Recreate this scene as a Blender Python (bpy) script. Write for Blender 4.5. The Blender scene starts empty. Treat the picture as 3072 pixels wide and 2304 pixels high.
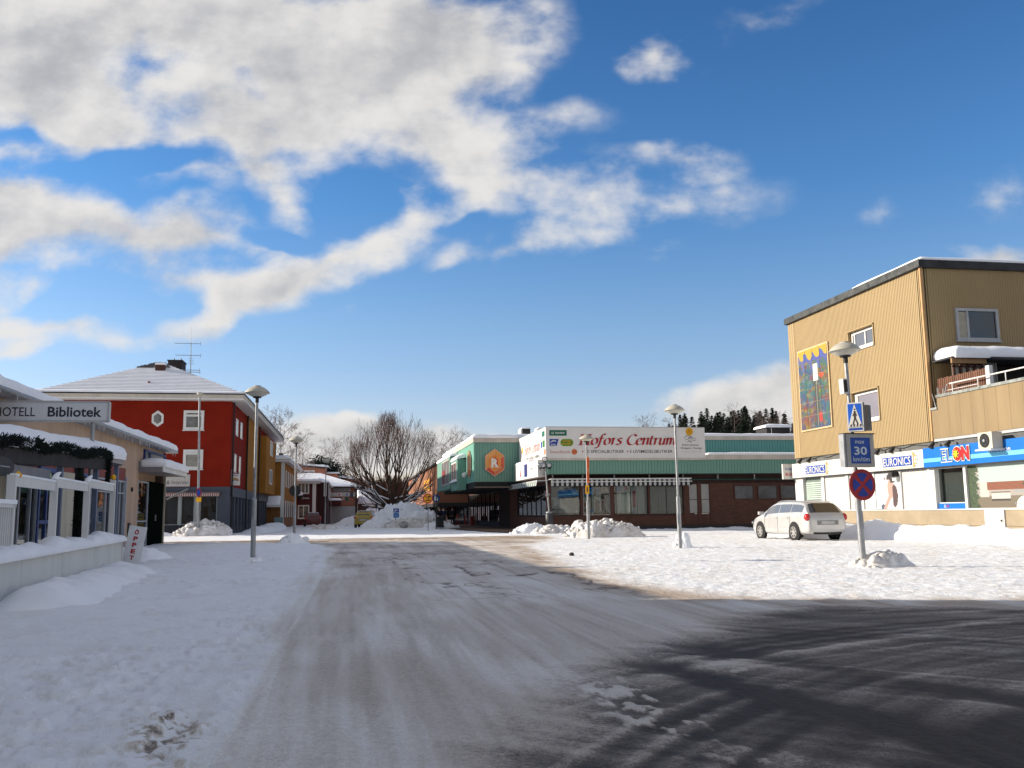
import bpy, bmesh, random
import numpy as np
from math import radians, sin, cos, tan, pi, sqrt, atan2, hypot
from mathutils import Vector, Matrix

random.seed(7)
SC = bpy.context.scene
COL = SC.collection

# ------------------------------------------------------------------ camera
FPX, CXP, CYP, EYE = 2750.0, 1536.0, 1152.0, 1.15
camd = bpy.data.cameras.new("camera")
camo = bpy.data.objects.new("camera", camd)
COL.objects.link(camo)
camd.sensor_width = 36.0
camd.lens = FPX / 3072 * 36
camd.clip_end = 6000
camd.clip_start = 0.1
RM = Matrix.Rotation(radians(-10), 3, 'Z') @ Matrix.Rotation(radians(98.0), 3, 'X') @ Matrix.Rotation(radians(-0.7), 3, 'Z')
camo.matrix_world = Matrix.Translation((0, 0, EYE)) @ RM.to_4x4()
SC.camera = camo

# ------------------------------------------------------------------ light
SUN_EL = 19.0
SUN_AZ = Vector((-cos(radians(20)), sin(radians(20))))       # towards the sun, on the ground
EXPOSURE = 0.85
SKY_STRENGTH = 0.10
SUN_STRENGTH = 4.3
sd = bpy.data.lights.new("sun", 'SUN')
sd.energy = SUN_STRENGTH
sd.angle = radians(0.55)
sd.color = (1.0, 0.90, 0.76)
so = bpy.data.objects.new("sun", sd)
COL.objects.link(so)
tosun = Vector((SUN_AZ.x * cos(radians(SUN_EL)), SUN_AZ.y * cos(radians(SUN_EL)), sin(radians(SUN_EL))))
so.rotation_euler = tosun.to_track_quat('Z', 'Y').to_euler()
so.location = (-30, 20, 40)
SC.view_settings.view_transform = 'Standard'
SC.view_settings.look = 'None'
SC.view_settings.gamma = 1
SC.view_settings.use_curve_mapping = False
SC.view_settings.exposure = EXPOSURE
SC.cycles.max_bounces = 7
SC.cycles.transparent_max_bounces = 12
SC.cycles.use_denoising = True


def ray(x, y):
    return RM @ Vector(((x - CXP) / FPX, -(y - CYP) / FPX, -1.0))


def ag(x, y, z=0.0):
    """ground point (X, Y) seen at a measured spot of the photograph"""
    d = ray(x, y); t = (z - EYE) / d.z
    return Vector((d.x * t, d.y * t, z))


def ax(x, y, X):
    d = ray(x, y); t = X / d.x
    return (d.y * t, EYE + d.z * t)


def ay(x, y, Y):
    d = ray(x, y); t = Y / d.y
    return (d.x * t, EYE + d.z * t)


# ------------------------------------------------------------------ world with clouds
def make_world():
    w = bpy.data.worlds.new("World"); SC.world = w; w.use_nodes = True
    nt = w.node_tree; N = nt.nodes; L = nt.links
    N.clear()
    out = N.new('ShaderNodeOutputWorld'); bg = N.new('ShaderNodeBackground')
    sky = N.new('ShaderNodeTexSky'); sky.sky_type = 'NISHITA'; sky.sun_disc = False
    sky.sun_elevation = radians(SUN_EL)
    sky.sun_rotation = atan2(SUN_AZ.x, SUN_AZ.y)
    sky.air_density = 1.0; sky.dust_density = 0.3; sky.ozone_density = 2.5
    bg.inputs['Strength'].default_value = SKY_STRENGTH
    L.new(bg.outputs[0], out.inputs[0])
    tc = N.new('ShaderNodeTexCoord')

    def vdot(vec):
        n = N.new('ShaderNodeVectorMath'); n.operation = 'DOT_PRODUCT'
        L.new(tc.outputs['Generated'], n.inputs[0]); n.inputs[1].default_value = vec
        return n.outputs['Value']

    def m(op, a, b=None, c=None, clamp=False):
        n = N.new('ShaderNodeMath'); n.operation = op; n.use_clamp = clamp
        for i, v in enumerate((a, b, c)):
            if v is None: continue
            if isinstance(v, (int, float)): n.inputs[i].default_value = v
            else: L.new(v, n.inputs[i])
        return n.outputs[0]
    a = radians(10)
    f = m('MAXIMUM', m('ABSOLUTE', vdot((sin(a), cos(a), 0))), 0.05)
    u = m('DIVIDE', vdot((cos(a), -sin(a), 0)), f)
    v = m('DIVIDE', vdot((0, 0, 1)), f)
    cmb = N.new('ShaderNodeCombineXYZ'); L.new(u, cmb.inputs[0]); L.new(v, cmb.inputs[1])
    # warp
    nz = N.new('ShaderNodeTexNoise'); nz.noise_dimensions = '2D'
    nz.inputs['Scale'].default_value = 6.0; nz.inputs['Detail'].default_value = 4; L.new(cmb.outputs[0], nz.inputs['Vector'])
    wv = N.new('ShaderNodeVectorMath'); wv.operation = 'MULTIPLY_ADD'
    L.new(nz.outputs['Color'], wv.inputs[0]); wv.inputs[1].default_value = (0.09, 0.07, 0)
    sub = N.new('ShaderNodeVectorMath'); sub.operation = 'SUBTRACT'
    L.new(cmb.outputs[0], sub.inputs[0]); sub.inputs[1].default_value = (0.045, 0.035, 0)
    L.new(sub.outputs[0], wv.inputs[2])
    P = wv.outputs[0]
    # (x, y, half width, half height, turn, weight) measured on the sky
    B = [(150, 90, 420, 160, 0, 1.2), (120, 230, 420, 150, -14, 1.7), (560, 130, 230, 250, 0, 1.2), (800, 190, 350, 230, 8, 1.5), (930, 60, 300, 170, 0, 1.2),
         (250, 20, 520, 110, 0, 1.2), (1070, 290, 260, 75, 12, .75), (480, 330, 130, 100, -20, .7),
         (90, 460, 260, 105, -24, 1.4), (400, 495, 200, 75, -6, 1.3), (600, 410, 150, 55, -38, .9), (-20, 540, 130, 180, 0, 1.2),
         (430, 610, 220, 60, -10, 1.0), (620, 640, 170, 55, 10, 1.0), (740, 555, 240, 70, 17, 1.3), (880, 450, 150, 65, -16, .9), (1085, 385, 150, 85, 0, 1.0),
         (1250, 420, 170, 95, 30, .8), (1110, 535, 200, 50, 12, .8), (1470, 440, 260, 70, 5, .6), (1415, 115, 120, 85, 0, 1.25), (1480, 345, 150, 42, -8, .8),
         (110, 715, 210, 38, -8, 1.0), (20, 750, 90, 24, 0, .8), (385, 730, 90, 40, 0, .75), (480, 705, 75, 55, 40, .8), (1640, 40, 260, 60, 20, .3),
         (700, 965, 200, 62, -6, 1.7), (900, 950, 200, 55, 0, 1.5), (1640, 875, 270, 70, 7, 1.8), (2190, 552, 140, 42, 0, 1.2),
         (2160, 410, 170, 90, 0, .38), (1900, 450, 70, 50, 0, .35), (1440, 520, 90, 45, 0, .45), (40, 832, 60, 18, 0, .8), (1330, 915, 60, 20, 0, .7), (1270, 985, 500, 25, 0, .6),
         (530, 190, 50, 120, 15, -.5), (1040, 20, 60, 70, 20, -.3), (300, 350, 330, 34, 3, -1.0), (70, 305, 150, 28, -8, -.8), (770, 425, 100, 60, -40, -.9), (600, 510, 160, 28, -12, -.6), (230, 665, 220, 35, 0, -.7), (860, 360, 110, 35, 10, -.4), (1000, 480, 80, 25, 25, -.5), (850, 650, 260, 35, 20, -.6)]
    s = 3072 / 2212
    fa = Vector((sin(a), cos(a), 0)); ra = Vector((cos(a), -sin(a), 0))
    acc = None
    for (x, y, rx_, ry_, rot, wt) in B:
        d = ray(x * s, y * s); k = d.dot(fa)
        mp = N.new('ShaderNodeMapping'); mp.vector_type = 'TEXTURE'
        mp.inputs['Location'].default_value = (d.dot(ra) / k, d.z / k, 0)
        mp.inputs['Rotation'].default_value = (0, 0, radians(rot))
        mp.inputs['Scale'].default_value = (rx_ * s / FPX * 1.18, ry_ * s / FPX * 1.18, 1)
        L.new(P, mp.inputs['Vector'])
        g = N.new('ShaderNodeTexGradient'); g.gradient_type = 'SPHERICAL'; L.new(mp.outputs[0], g.inputs[0])
        acc = m('MULTIPLY', g.outputs['Fac'], wt) if acc is None else m('MULTIPLY_ADD', g.outputs['Fac'], wt, acc)
    # broken cloud goes on above, behind and beside the view
    def ss(lo, hi, x):
        r_ = N.new('ShaderNodeMapRange'); r_.interpolation_type = 'SMOOTHSTEP'
        r_.inputs['From Min'].default_value = lo; r_.inputs['From Max'].default_value = hi; L.new(x, r_.inputs['Value']); return r_.outputs[0]
    signed = vdot((sin(a), cos(a), 0))
    outm = m('MAXIMUM', m('MAXIMUM', ss(.68, 1.0, v), ss(.66, .95, m('ABSOLUTE', u))), ss(.12, -.05, signed))
    nb = N.new('ShaderNodeTexNoise'); nb.inputs['Scale'].default_value = 2.3; nb.inputs['Detail'].default_value = 5
    L.new(tc.outputs['Generated'], nb.inputs['Vector'])
    acc = m('MULTIPLY_ADD', m('MULTIPLY', outm, ss(.40, .62, nb.outputs['Fac'])), 1.15, acc)
    n2 = N.new('ShaderNodeTexNoise'); n2.noise_dimensions = '2D'
    n2.inputs['Scale'].default_value = 8.5; n2.inputs['Detail'].default_value = 10; n2.inputs['Roughness'].default_value = 0.55; n2.inputs['Distortion'].default_value = 0.0
    st = N.new('ShaderNodeMapping'); st.inputs['Scale'].default_value = (1, 1.45, 1); L.new(cmb.outputs[0], st.inputs[0]); L.new(st.outputs[0], n2.inputs['Vector'])
    sh = N.new('ShaderNodeVectorMath'); sh.operation = 'ADD'; L.new(st.outputs[0], sh.inputs[0]); sh.inputs[1].default_value = (-.020, .028, 0)
    n4 = N.new('ShaderNodeTexNoise'); n4.noise_dimensions = '2D'
    n4.inputs['Scale'].default_value = 8.5; n4.inputs['Detail'].default_value = 5; n4.inputs['Roughness'].default_value = 0.60; L.new(sh.outputs[0], n4.inputs['Vector'])
    n3 = N.new('ShaderNodeTexNoise'); n3.noise_dimensions = '2D'
    n3.inputs['Scale'].default_value = 4.0; n3.inputs['Detail'].default_value = 4
    L.new(P, n3.inputs['Vector'])
    dn = m('MULTIPLY_ADD', m('SUBTRACT', n2.outputs['Fac'], 0.5), m('MULTIPLY', m('MINIMUM', m('MULTIPLY', acc, 3.0), 1.0), 1.85), m('MULTIPLY', m('MINIMUM', acc, 1.5), .80))
    mr = N.new('ShaderNodeMapRange'); mr.interpolation_type = 'SMOOTHSTEP'
    mr.inputs['From Min'].default_value = 0.06; mr.inputs['From Max'].default_value = 0.92
    L.new(dn, mr.inputs['Value'])
    dens = m('MULTIPLY', mr.outputs[0], 0.96)
    # thick parts of the high cloud are greyer
    grey = N.new('ShaderNodeMapRange'); grey.interpolation_type = 'SMOOTHSTEP'
    grey.inputs['From Min'].default_value = 0.0; grey.inputs['From Max'].default_value = 3.0
    L.new(m('ADD', m('MULTIPLY_ADD', m('SUBTRACT', n3.outputs['Fac'], .5), 3.4, acc), m('MULTIPLY', m('SUBTRACT', n4.outputs['Fac'], n2.outputs['Fac']), 3.2)), grey.inputs['Value'])
    cr = N.new('ShaderNodeMix'); cr.data_type = 'RGBA'
    L.new(grey.outputs[0], cr.inputs['Factor'])
    cr.inputs['A'].default_value = (4.65, 4.52, 4.36, 1); cr.inputs['B'].default_value = (2.52, 2.55, 2.68, 1)
    # the sky itself, deepened a little as the camera saw it
    mul = N.new('ShaderNodeMix'); mul.data_type = 'RGBA'; mul.blend_type = 'MULTIPLY'; mul.inputs['Factor'].default_value = 1.0
    zz = vdot((0, 0, 1))
    tint = N.new('ShaderNodeValToRGB'); L.new(m('ABSOLUTE', zz), tint.inputs[0])
    te = tint.color_ramp.elements
    te[0].position = 0; te[0].color = (1.0, .74, .80, 1)
    te[1].position = .62; te[1].color = (.26, .52, .80, 1)
    for pp, cc in ((.08, (.92, .80, .88)), (.2, (.74, .82, .93)), (.33, (.43, .72, .96)), (.5, (.30, .58, .84))):
        q_ = te.new(pp); q_.color = (*cc, 1)
    L.new(sky.outputs[0], mul.inputs['A']); L.new(tint.outputs[0], mul.inputs['B'])
    mx = N.new('ShaderNodeMix'); mx.data_type = 'RGBA'
    L.new(dens, mx.inputs['Factor']); L.new(mul.outputs['Result'], mx.inputs['A']); L.new(cr.outputs['Result'], mx.inputs['B'])
    L.new(mx.outputs['Result'], bg.inputs['Color'])


make_world()

# ------------------------------------------------------------------ noise (numpy)
_rng = np.random.RandomState(5)
_T = _rng.rand(256, 256)


def vnoise(x, y, s=0):
    x = np.asarray(x, float) + s * 17.3; y = np.asarray(y, float) + s * 9.7
    xi = np.floor(x).astype(int); yi = np.floor(y).astype(int)
    fx = x - xi; fy = y - yi
    fx = fx * fx * (3 - 2 * fx); fy = fy * fy * (3 - 2 * fy)
    x0 = xi & 255; x1 = (xi + 1) & 255; y0 = yi & 255; y1 = (yi + 1) & 255
    return (_T[y0, x0] * (1 - fx) + _T[y0, x1] * fx) * (1 - fy) + (_T[y1, x0] * (1 - fx) + _T[y1, x1] * fx) * fy


def fbm(x, y, oct=4, s=0, gain=.5):
    a = 1.0; t = 0; n = 0
    for i in range(oct):
        t = t + a * vnoise(x * 2 ** i, y * 2 ** i, s + i); n += a; a *= gain
    return t / n


def sst(a, b, x):
    t = np.clip((x - a) / (b - a), 0, 1)
    return t * t * (3 - 2 * t)


# ------------------------------------------------------------------ materials
MATS = {}


def mat(name, col, rough=0.8, var=0.12, vs=3.0, bump=0.0, bs=40.0, metal=0.0, spec=0.3, coat=0.0, dirt=None, streak=False):
    if name in MATS: return MATS[name]
    m = bpy.data.materials.new(name); m.use_nodes = True
    nt = m.node_tree; N = nt.nodes; L = nt.links
    b = N['Principled BSDF']
    b.inputs['Roughness'].default_value = rough; b.inputs['Metallic'].default_value = metal
    b.inputs['Specular IOR Level'].default_value = spec
    if coat: b.inputs['Coat Weight'].default_value = coat
    tc = N.new('ShaderNodeTexCoord'); src = tc.outputs['Object']
    if streak:
        mp = N.new('ShaderNodeMapping'); mp.inputs['Scale'].default_value = (1, 1, .12); L.new(src, mp.inputs[0]); src = mp.outputs[0]
    n = N.new('ShaderNodeTexNoise'); n.inputs['Scale'].default_value = vs; n.inputs['Detail'].default_value = 6; n.inputs['Roughness'].default_value = .65
    L.new(src, n.inputs['Vector'])
    r = N.new('ShaderNodeValToRGB')
    c = np.array(col); d = np.array(dirt) if dirt is not None else c * (1 - var * 1.6)
    r.color_ramp.elements[0].position = .3; r.color_ramp.elements[1].position = .68
    r.color_ramp.elements[0].color = (*d, 1); r.color_ramp.elements[1].color = (*np.clip(c * (1 + var * .4), 0, 1), 1)
    L.new(n.outputs['Fac'], r.inputs[0]); L.new(r.outputs[0], b.inputs['Base Color'])
    if bump:
        n2 = N.new('ShaderNodeTexNoise'); n2.inputs['Scale'].default_value = bs; n2.inputs['Detail'].default_value = 4
        L.new(tc.outputs['Object'], n2.inputs['Vector'])
        bp = N.new('ShaderNodeBump'); bp.inputs['Strength'].default_value = bump; bp.inputs['Distance'].default_value = .02
        L.new(n2.outputs['Fac'], bp.inputs['Height']); L.new(bp.outputs[0], b.inputs['Normal'])
    MATS[name] = m
    return m


def glassmat(name, tint=(.85, .9, .9), refl=.12):
    m = bpy.data.materials.new(name); m.use_nodes = True
    N = m.node_tree.nodes; L = m.node_tree.links; N.clear()
    o = N.new('ShaderNodeOutputMaterial'); mx = N.new('ShaderNodeMixShader')
    t = N.new('ShaderNodeBsdfTransparent'); t.inputs[0].default_value = (*tint, 1)
    g = N.new('ShaderNodeBsdfGlossy'); g.inputs['Roughness'].default_value = .015
    fr = N.new('ShaderNodeFresnel'); fr.inputs[0].default_value = 1.5
    ad = N.new('ShaderNodeMath'); ad.operation = 'MULTIPLY_ADD'; ad.inputs[1].default_value = .9; ad.inputs[2].default_value = refl; ad.use_clamp = True
    L.new(fr.outputs[0], ad.inputs[0]); L.new(ad.outputs[0], mx.inputs[0]); L.new(t.outputs[0], mx.inputs[1]); L.new(g.outputs[0], mx.inputs[2])
    L.new(mx.outputs[0], o.inputs[0])
    return m


def brickmat(name, c1, c2, mortar, scale=1.0):
    m = bpy.data.materials.new(name); m.use_nodes = True
    N = m.node_tree.nodes; L = m.node_tree.links; b = N['Principled BSDF']; b.inputs['Roughness'].default_value = .9
    tc = N.new('ShaderNodeTexCoord')
    sp = N.new('ShaderNodeSeparateXYZ'); L.new(tc.outputs['Object'], sp.inputs[0])
    ad = N.new('ShaderNodeMath'); ad.operation = 'ADD'; L.new(sp.outputs[0], ad.inputs[0]); L.new(sp.outputs[1], ad.inputs[1])
    cb = N.new('ShaderNodeCombineXYZ'); L.new(ad.outputs[0], cb.inputs[0]); L.new(sp.outputs[2], cb.inputs[1])
    br = N.new('ShaderNodeTexBrick'); L.new(cb.outputs[0], br.inputs['Vector'])
    br.inputs['Color1'].default_value = (*c1, 1); br.inputs['Color2'].default_value = (*c2, 1); br.inputs['Mortar'].default_value = (*mortar, 1)
    br.inputs['Scale'].default_value = scale; br.inputs['Mortar Size'].default_value = .008
    br.inputs['Brick Width'].default_value = .25; br.inputs['Row Height'].default_value = .075
    L.new(br.outputs['Color'], b.inputs['Base Color'])
    bp = N.new('ShaderNodeBump'); bp.inputs['Strength'].default_value = .5; bp.inputs['Distance'].default_value = .01; bp.invert = True
    L.new(br.outputs['Fac'], bp.inputs['Height']); L.new(bp.outputs[0], b.inputs['Normal'])
    return m


def attrmat(name, rough=.6):
    m = bpy.data.materials.new(name); m.use_nodes = True
    N = m.node_tree.nodes; L = m.node_tree.links; b = N['Principled BSDF']; b.inputs['Roughness'].default_value = rough
    a = N.new('ShaderNodeAttribute'); a.attribute_name = 'Col'; L.new(a.outputs['Color'], b.inputs['Base Color'])
    return m


def emat(name, col, st):
    m = bpy.data.materials.new(name); m.use_nodes = True
    b = m.node_tree.nodes['Principled BSDF']; b.inputs['Base Color'].default_value = (*col, 1)
    b.inputs['Emission Color'].default_value = (*col, 1); b.inputs['Emission Strength'].default_value = st
    return m


SNOW = mat('snow', (.86, .87, .89), .65, .04, 1.5, .35, 25, spec=.25)
SNOWD = mat('dirty_snow', (.80, .79, .78), .8, .1, 2.2, .8, 9, dirt=(.46, .42, .38))
WHITE = mat('white_paint', (.66, .65, .62), .5, .06, 2, streak=True)
WHITEP = mat('white_panel', (.56, .55, .515), .4, .03, .8)
SIGNW = mat('sign_white', (.66, .64, .61), .45, .04, 1.2)
BLACK = mat('black', (.012, .012, .014), .5, .1)
DARK = mat('dark_trim', (.03, .028, .028), .6, .2)
GALV = mat('galvanised_steel', (.33, .34, .35), .45, .2, 8, metal=.5)
TEAL = mat('teal_board', (.155, .31, .245), .75, .18, 2.0, streak=True)
TEALD = mat('teal_groove', (.03, .085, .068), .85, .1)
CREAM = mat('cream_fascia', (.52, .47, .40), .7, .15, 1.2, streak=True)
BROWN = mat('brown_timber', (.085, .032, .022), .6, .2, 3, streak=True)
BRICK = brickmat('brown_brick', (.105, .036, .020), (.065, .022, .013), (.085, .052, .038))
BRICKO = brickmat('orange_brick', (.30, .11, .045), (.22, .08, .035), (.18, .11, .08))
BRICKR = brickmat('red_brick', (.34, .12, .07), (.27, .09, .055), (.24, .15, .11))
GLASS = glassmat('shop_glass', refl=.02)
GLASSD = mat('dark_glass', (.02, .022, .025), .04, .1, spec=.8)
GLASSG = mat('grey_glass', (.12, .13, .15), .06, .1, spec=.7)
REDW = mat('red_render', (.21, .017, .008), .9, .16, .7, .3, 60, spec=.08)
OCHRE = mat('ochre_render', (.33, .145, .030), .9, .12, .8, .3, 60, spec=.1)
GREYB = mat('blue_grey_base', (.062, .072, .095), .6, .15, 1.5)
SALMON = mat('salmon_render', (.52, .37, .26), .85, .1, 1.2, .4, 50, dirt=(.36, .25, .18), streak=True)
TAN = mat('tan_siding', (.335, .242, .120), .6, .05, .5)
TANP = mat('tan_panel', (.255, .185, .10), .8, .10, .9, dirt=(.19, .135, .075), streak=True)
BEIGE = mat('beige_plinth', (.33, .265, .18), .85, .12, 1.5)
CONC = mat('concrete', (.30, .29, .27), .9, .2, 2, .5, 30)
ROOFD = mat('roof_edge', (.035, .037, .04), .6, .5, 2)
BLUE = mat('sign_blue', (.005, .045, .30), .45, .04)
BLUEB = mat('band_blue', (.005, .13, .46), .4, .05)
CYAN = mat('band_light_blue', (.15, .50, .78), .4, .04)
REDP = mat('sign_red', (.45, .012, .015), .45, .05)
REDL = mat('letter_red', (.36, .012, .022), .5, .05)
YEL = mat('sign_yellow', (.75, .38, .01), .5, .05)
ORANGE = mat('orange_print', (.72, .16, .02), .5, .1)
GREEN = mat('sign_green', (.02, .16, .03), .5, .05)
DGREEN = mat('pharmacy_green', (.01, .12, .075), .5, .05)
LTEXT = mat('letter_dark', (.03, .035, .05), .5, .05)
BARK = mat('bark', (.085, .058, .042), .9, .3, 6)
TWIG = mat('twig', (.105, .052, .035), .9, .2, 3)
BIRCH = mat('birch_twig', (.16, .12, .11), .9, .2, 3)
NEEDLE = mat('needles', (.014, .024, .013), .9, .3, 1)
BUFF = mat('lamp_shade_buff', (.46, .43, .35), .45, .1, 4)
LENS = mat('lamp_bowl', (.52, .50, .42), .3, .06, 4)
PRINT = attrmat('printed_face')
RUBBER = mat('rubber', (.02, .02, .02), .8, .1)
SILVER = mat('silver_paint', (.52, .515, .50), .30, .10, 1.2, metal=.25, coat=.6, spec=.5)
YPAINT = mat('yellow_paint', (.34, .24, .03), .35, .05, coat=.5)
RPAINT = mat('red_car_paint', (.11, .018, .018), .4, .1, coat=.4)
LIGHTRED = mat('tail_light_red', (.5, .01, .01), .15, .1, coat=1)
SKIN = mat('skin', (.45, .26, .19), .6, .05)
CLOTH = mat('dark_cloth', (.018, .02, .028), .9, .2)
CLOTHB = mat('blue_cloth', (.02, .03, .075), .9, .2)
HAIR = mat('hair', (.05, .035, .025), .8, .1)
PAVE = mat('brown_paving', (.17, .105, .07), .85, .2, 3, .4, 20)
ROOM = mat('shop_interior', (.10, .085, .07), .9, .4, .8)
CURT = mat('white_curtain', (.42, .41, .39), .9, .1, 4, streak=True)
WOODF = mat('slat_wood', (.16, .075, .045), .8, .25, 5, streak=True)

# ------------------------------------------------------------------ mesh builder
LOCAL = set()


def rootof(o):
    while o.parent: o = o.parent
    return o


def FY(Y0): return lambda a, b, c: (a, Y0 - c, b)          # faces the camera side (-Y), reads along +X
def FXm(X0): return lambda a, b, c: (X0 - c, a, b)         # faces -X, reads along -Y
def FXp(X0): return lambda a, b, c: (X0 + c, a, b)         # faces +X, reads along +Y


class MB:
    def __init__(s): s.v = []; s.f = []; s.m = []; s.sm = []

    def add(s, vs, fs, mi=0, sm=False):
        o = len(s.v); s.v += [tuple(p) for p in vs]
        for f in fs: s.f.append([i + o for i in f]); s.m.append(mi); s.sm.append(sm)
        return s

    def box(s, x0, x1, y0, y1, z0, z1, mi=0):
        return s.add([(x0, y0, z0), (x1, y0, z0), (x1, y1, z0), (x0, y1, z0), (x0, y0, z1), (x1, y0, z1), (x1, y1, z1), (x0, y1, z1)],
                     [(0, 3, 2, 1), (4, 5, 6, 7), (0, 1, 5, 4), (1, 2, 6, 5), (2, 3, 7, 6), (3, 0, 4, 7)], mi)

    def fbox(s, F, a0, a1, b0, b1, c0, c1, mi=0):
        vs = [F(a, b, c) for c in (c0, c1) for (a, b) in ((a0, b0), (a1, b0), (a1, b1), (a0, b1))]
        return s.add(vs, [(0, 1, 2, 3), (7, 6, 5, 4), (0, 4, 5, 1), (1, 5, 6, 2), (2, 6, 7, 3), (3, 7, 4, 0)], mi)

    def fpoly(s, F, pts, c0, c1, mi=0):
        n = len(pts)
        vs = [F(a, b, c0) for a, b in pts] + [F(a, b, c1) for a, b in pts]
        fs = [list(range(n)), list(range(2 * n - 1, n - 1, -1))] + [(i, (i + 1) % n, n + (i + 1) % n, n + i) for i in range(n)]
        return s.add(vs, fs, mi)

    def tube(s, p0, p1, r0, r1=None, n=8, mi=0, caps=True):
        r1 = r0 if r1 is None else r1
        p0 = Vector(p0); p1 = Vector(p1); d = (p1 - p0)
        if d.length < 1e-6: return s
        d.normalize(); a = d.orthogonal().normalized(); b = d.cross(a)
        vs = [p + (a * cos(2 * pi * i / n) + b * sin(2 * pi * i / n)) * r for p, r in ((p0, r0), (p1, r1)) for i in range(n)]
        fs = [(i, (i + 1) % n, n + (i + 1) % n, n + i) for i in range(n)]
        s.add(vs, fs, mi, n > 4)
        if caps:
            s.add(vs[:n], [list(range(n))[::-1]], mi); s.add(vs[n:], [list(range(n))], mi)
        return s

    def lathe(s, c, prof, n=20, mi=0, axis=None):
        vs = []; fs = []
        for r, z in prof:
            for i in range(n):
                t = 2 * pi * i / n
                vs.append((c[0] + r * cos(t), c[1] + r * sin(t), c[2] + z))
        for k in range(len(prof) - 1):
            for i in range(n): fs.append((k * n + i, k * n + (i + 1) % n, (k + 1) * n + (i + 1) % n, (k + 1) * n + i))
        return s.add(vs, fs, mi, True)

    def disc(s, F, a, b, r, c0, c1, n=28, mi=0, ry=None):
        ry = ry or r
        return s.fpoly(F, [(a + r * cos(2 * pi * i / n), b + ry * sin(2 * pi * i / n)) for i in range(n)], c0, c1, mi)

    def build(s, name, mats, parent=None, label=None, kind=None, loc=None, recalc=True):
        me = bpy.data.meshes.new(name)
        off = Vector((0, 0, 0))
        if parent is not None:
            r = rootof(parent)
            if r.name not in LOCAL: off = Vector(r.location)
        elif loc is not None: off = Vector(loc)
        vs = np.array(s.v, float).reshape(-1, 3) - np.array(off)
        me.from_pydata(vs.tolist(), [], s.f)
        mats = mats if isinstance(mats, (list, tuple)) else [mats]
        for mm in mats: me.materials.append(mm)
        me.polygons.foreach_set('material_index', s.m)
        me.polygons.foreach_set('use_smooth', s.sm)
        if recalc and len(s.f) < 60000:
            bm = bmesh.new(); bm.from_mesh(me); bmesh.ops.recalc_face_normals(bm, faces=bm.faces); bm.to_mesh(me); bm.free()
        me.update()
        o = bpy.data.objects.new(name, me); COL.objects.link(o)
        if parent is not None: o.parent = parent
        elif loc is not None: o.location = off
        if label: o['label'] = label
        if kind: o['kind'] = kind
        return o


def tag(o, label, cat, group=None, kind=None):
    o['label'] = label; o['category'] = cat
    if group: o['group'] = group
    if kind: o['kind'] = kind
    return o


def thing(name, label, cat, loc, group=None, rz=0, local=False):
    o = bpy.data.objects.new(name, None); COL.objects.link(o)
    o.empty_display_size = .3
    o.location = loc; o.rotation_euler = (0, 0, rz)
    tag(o, label, cat, group)
    if local: LOCAL.add(o.name)
    return o


def copy_tree(o, parent=None):
    c = o.copy(); COL.objects.link(c); c.parent = parent
    if parent is None and o.name in LOCAL: LOCAL.add(c.name)
    for ch in o.children: copy_tree(ch, c)
    return c


def share(o, parent, dloc):
    c = o.copy(); COL.objects.link(c); c.parent = parent; c.location = Vector(o.location) + Vector(dloc)
    return c


def raw(name, verts, faces, mats, parent=None, smooth=True, kind=None, attrs=None, loc=None, label=None):
    """numpy verts / quad faces -> object"""
    verts = np.asarray(verts, float); faces = np.asarray(faces, np.int32)
    off = np.zeros(3)
    if parent is not None:
        r = rootof(parent)
        if r.name not in LOCAL: off = np.array(r.location)
    elif loc is not None: off = np.array(loc)
    verts = verts - off
    me = bpy.data.meshes.new(name); k = faces.shape[1]
    me.vertices.add(len(verts)); me.vertices.foreach_set('co', verts.ravel().astype(np.float32))
    me.loops.add(faces.size); me.loops.foreach_set('vertex_index', faces.ravel())
    me.polygons.add(len(faces)); me.polygons.foreach_set('loop_start', np.arange(len(faces), dtype=np.int32) * k)
    me.polygons.foreach_set('use_smooth', [smooth] * len(faces))
    for mm in (mats if isinstance(mats, (list, tuple)) else [mats]): me.materials.append(mm)
    if attrs:
        for an, val in attrs.items():
            at = me.attributes.new(an, 'FLOAT', 'POINT'); at.data.foreach_set('value', np.asarray(val, np.float32))
    me.update(calc_edges=True); me.validate()
    o = bpy.data.objects.new(name, me); COL.objects.link(o)
    if parent is not None: o.parent = parent
    elif loc is not None: o.location = loc
    if kind: o['kind'] = kind
    if label: o['label'] = label
    return o


# ------------------------------------------------------------------ lettering
_TC = {}


def text_geo(txt, bold=0.0):
    k = (txt, bold)
    if k in _TC: return _TC[k]
    cu = bpy.data.curves.new('t', 'FONT'); cu.body = txt; cu.size = 1; cu.resolution_u = 3; cu.offset = bold; cu.fill_mode = 'FRONT'
    o = bpy.data.objects.new('t', cu); COL.objects.link(o)
    bpy.context.view_layer.update()
    me = bpy.data.meshes.new_from_object(o.evaluated_get(bpy.context.evaluated_depsgraph_get()))
    vs = np.array([v.co[:2] for v in me.vertices]); fs = [list(p.vertices) for p in me.polygons]
    bpy.data.objects.remove(o); bpy.data.curves.remove(cu); bpy.data.meshes.remove(me)
    _TC[k] = (vs, fs)
    return _TC[k]


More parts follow.
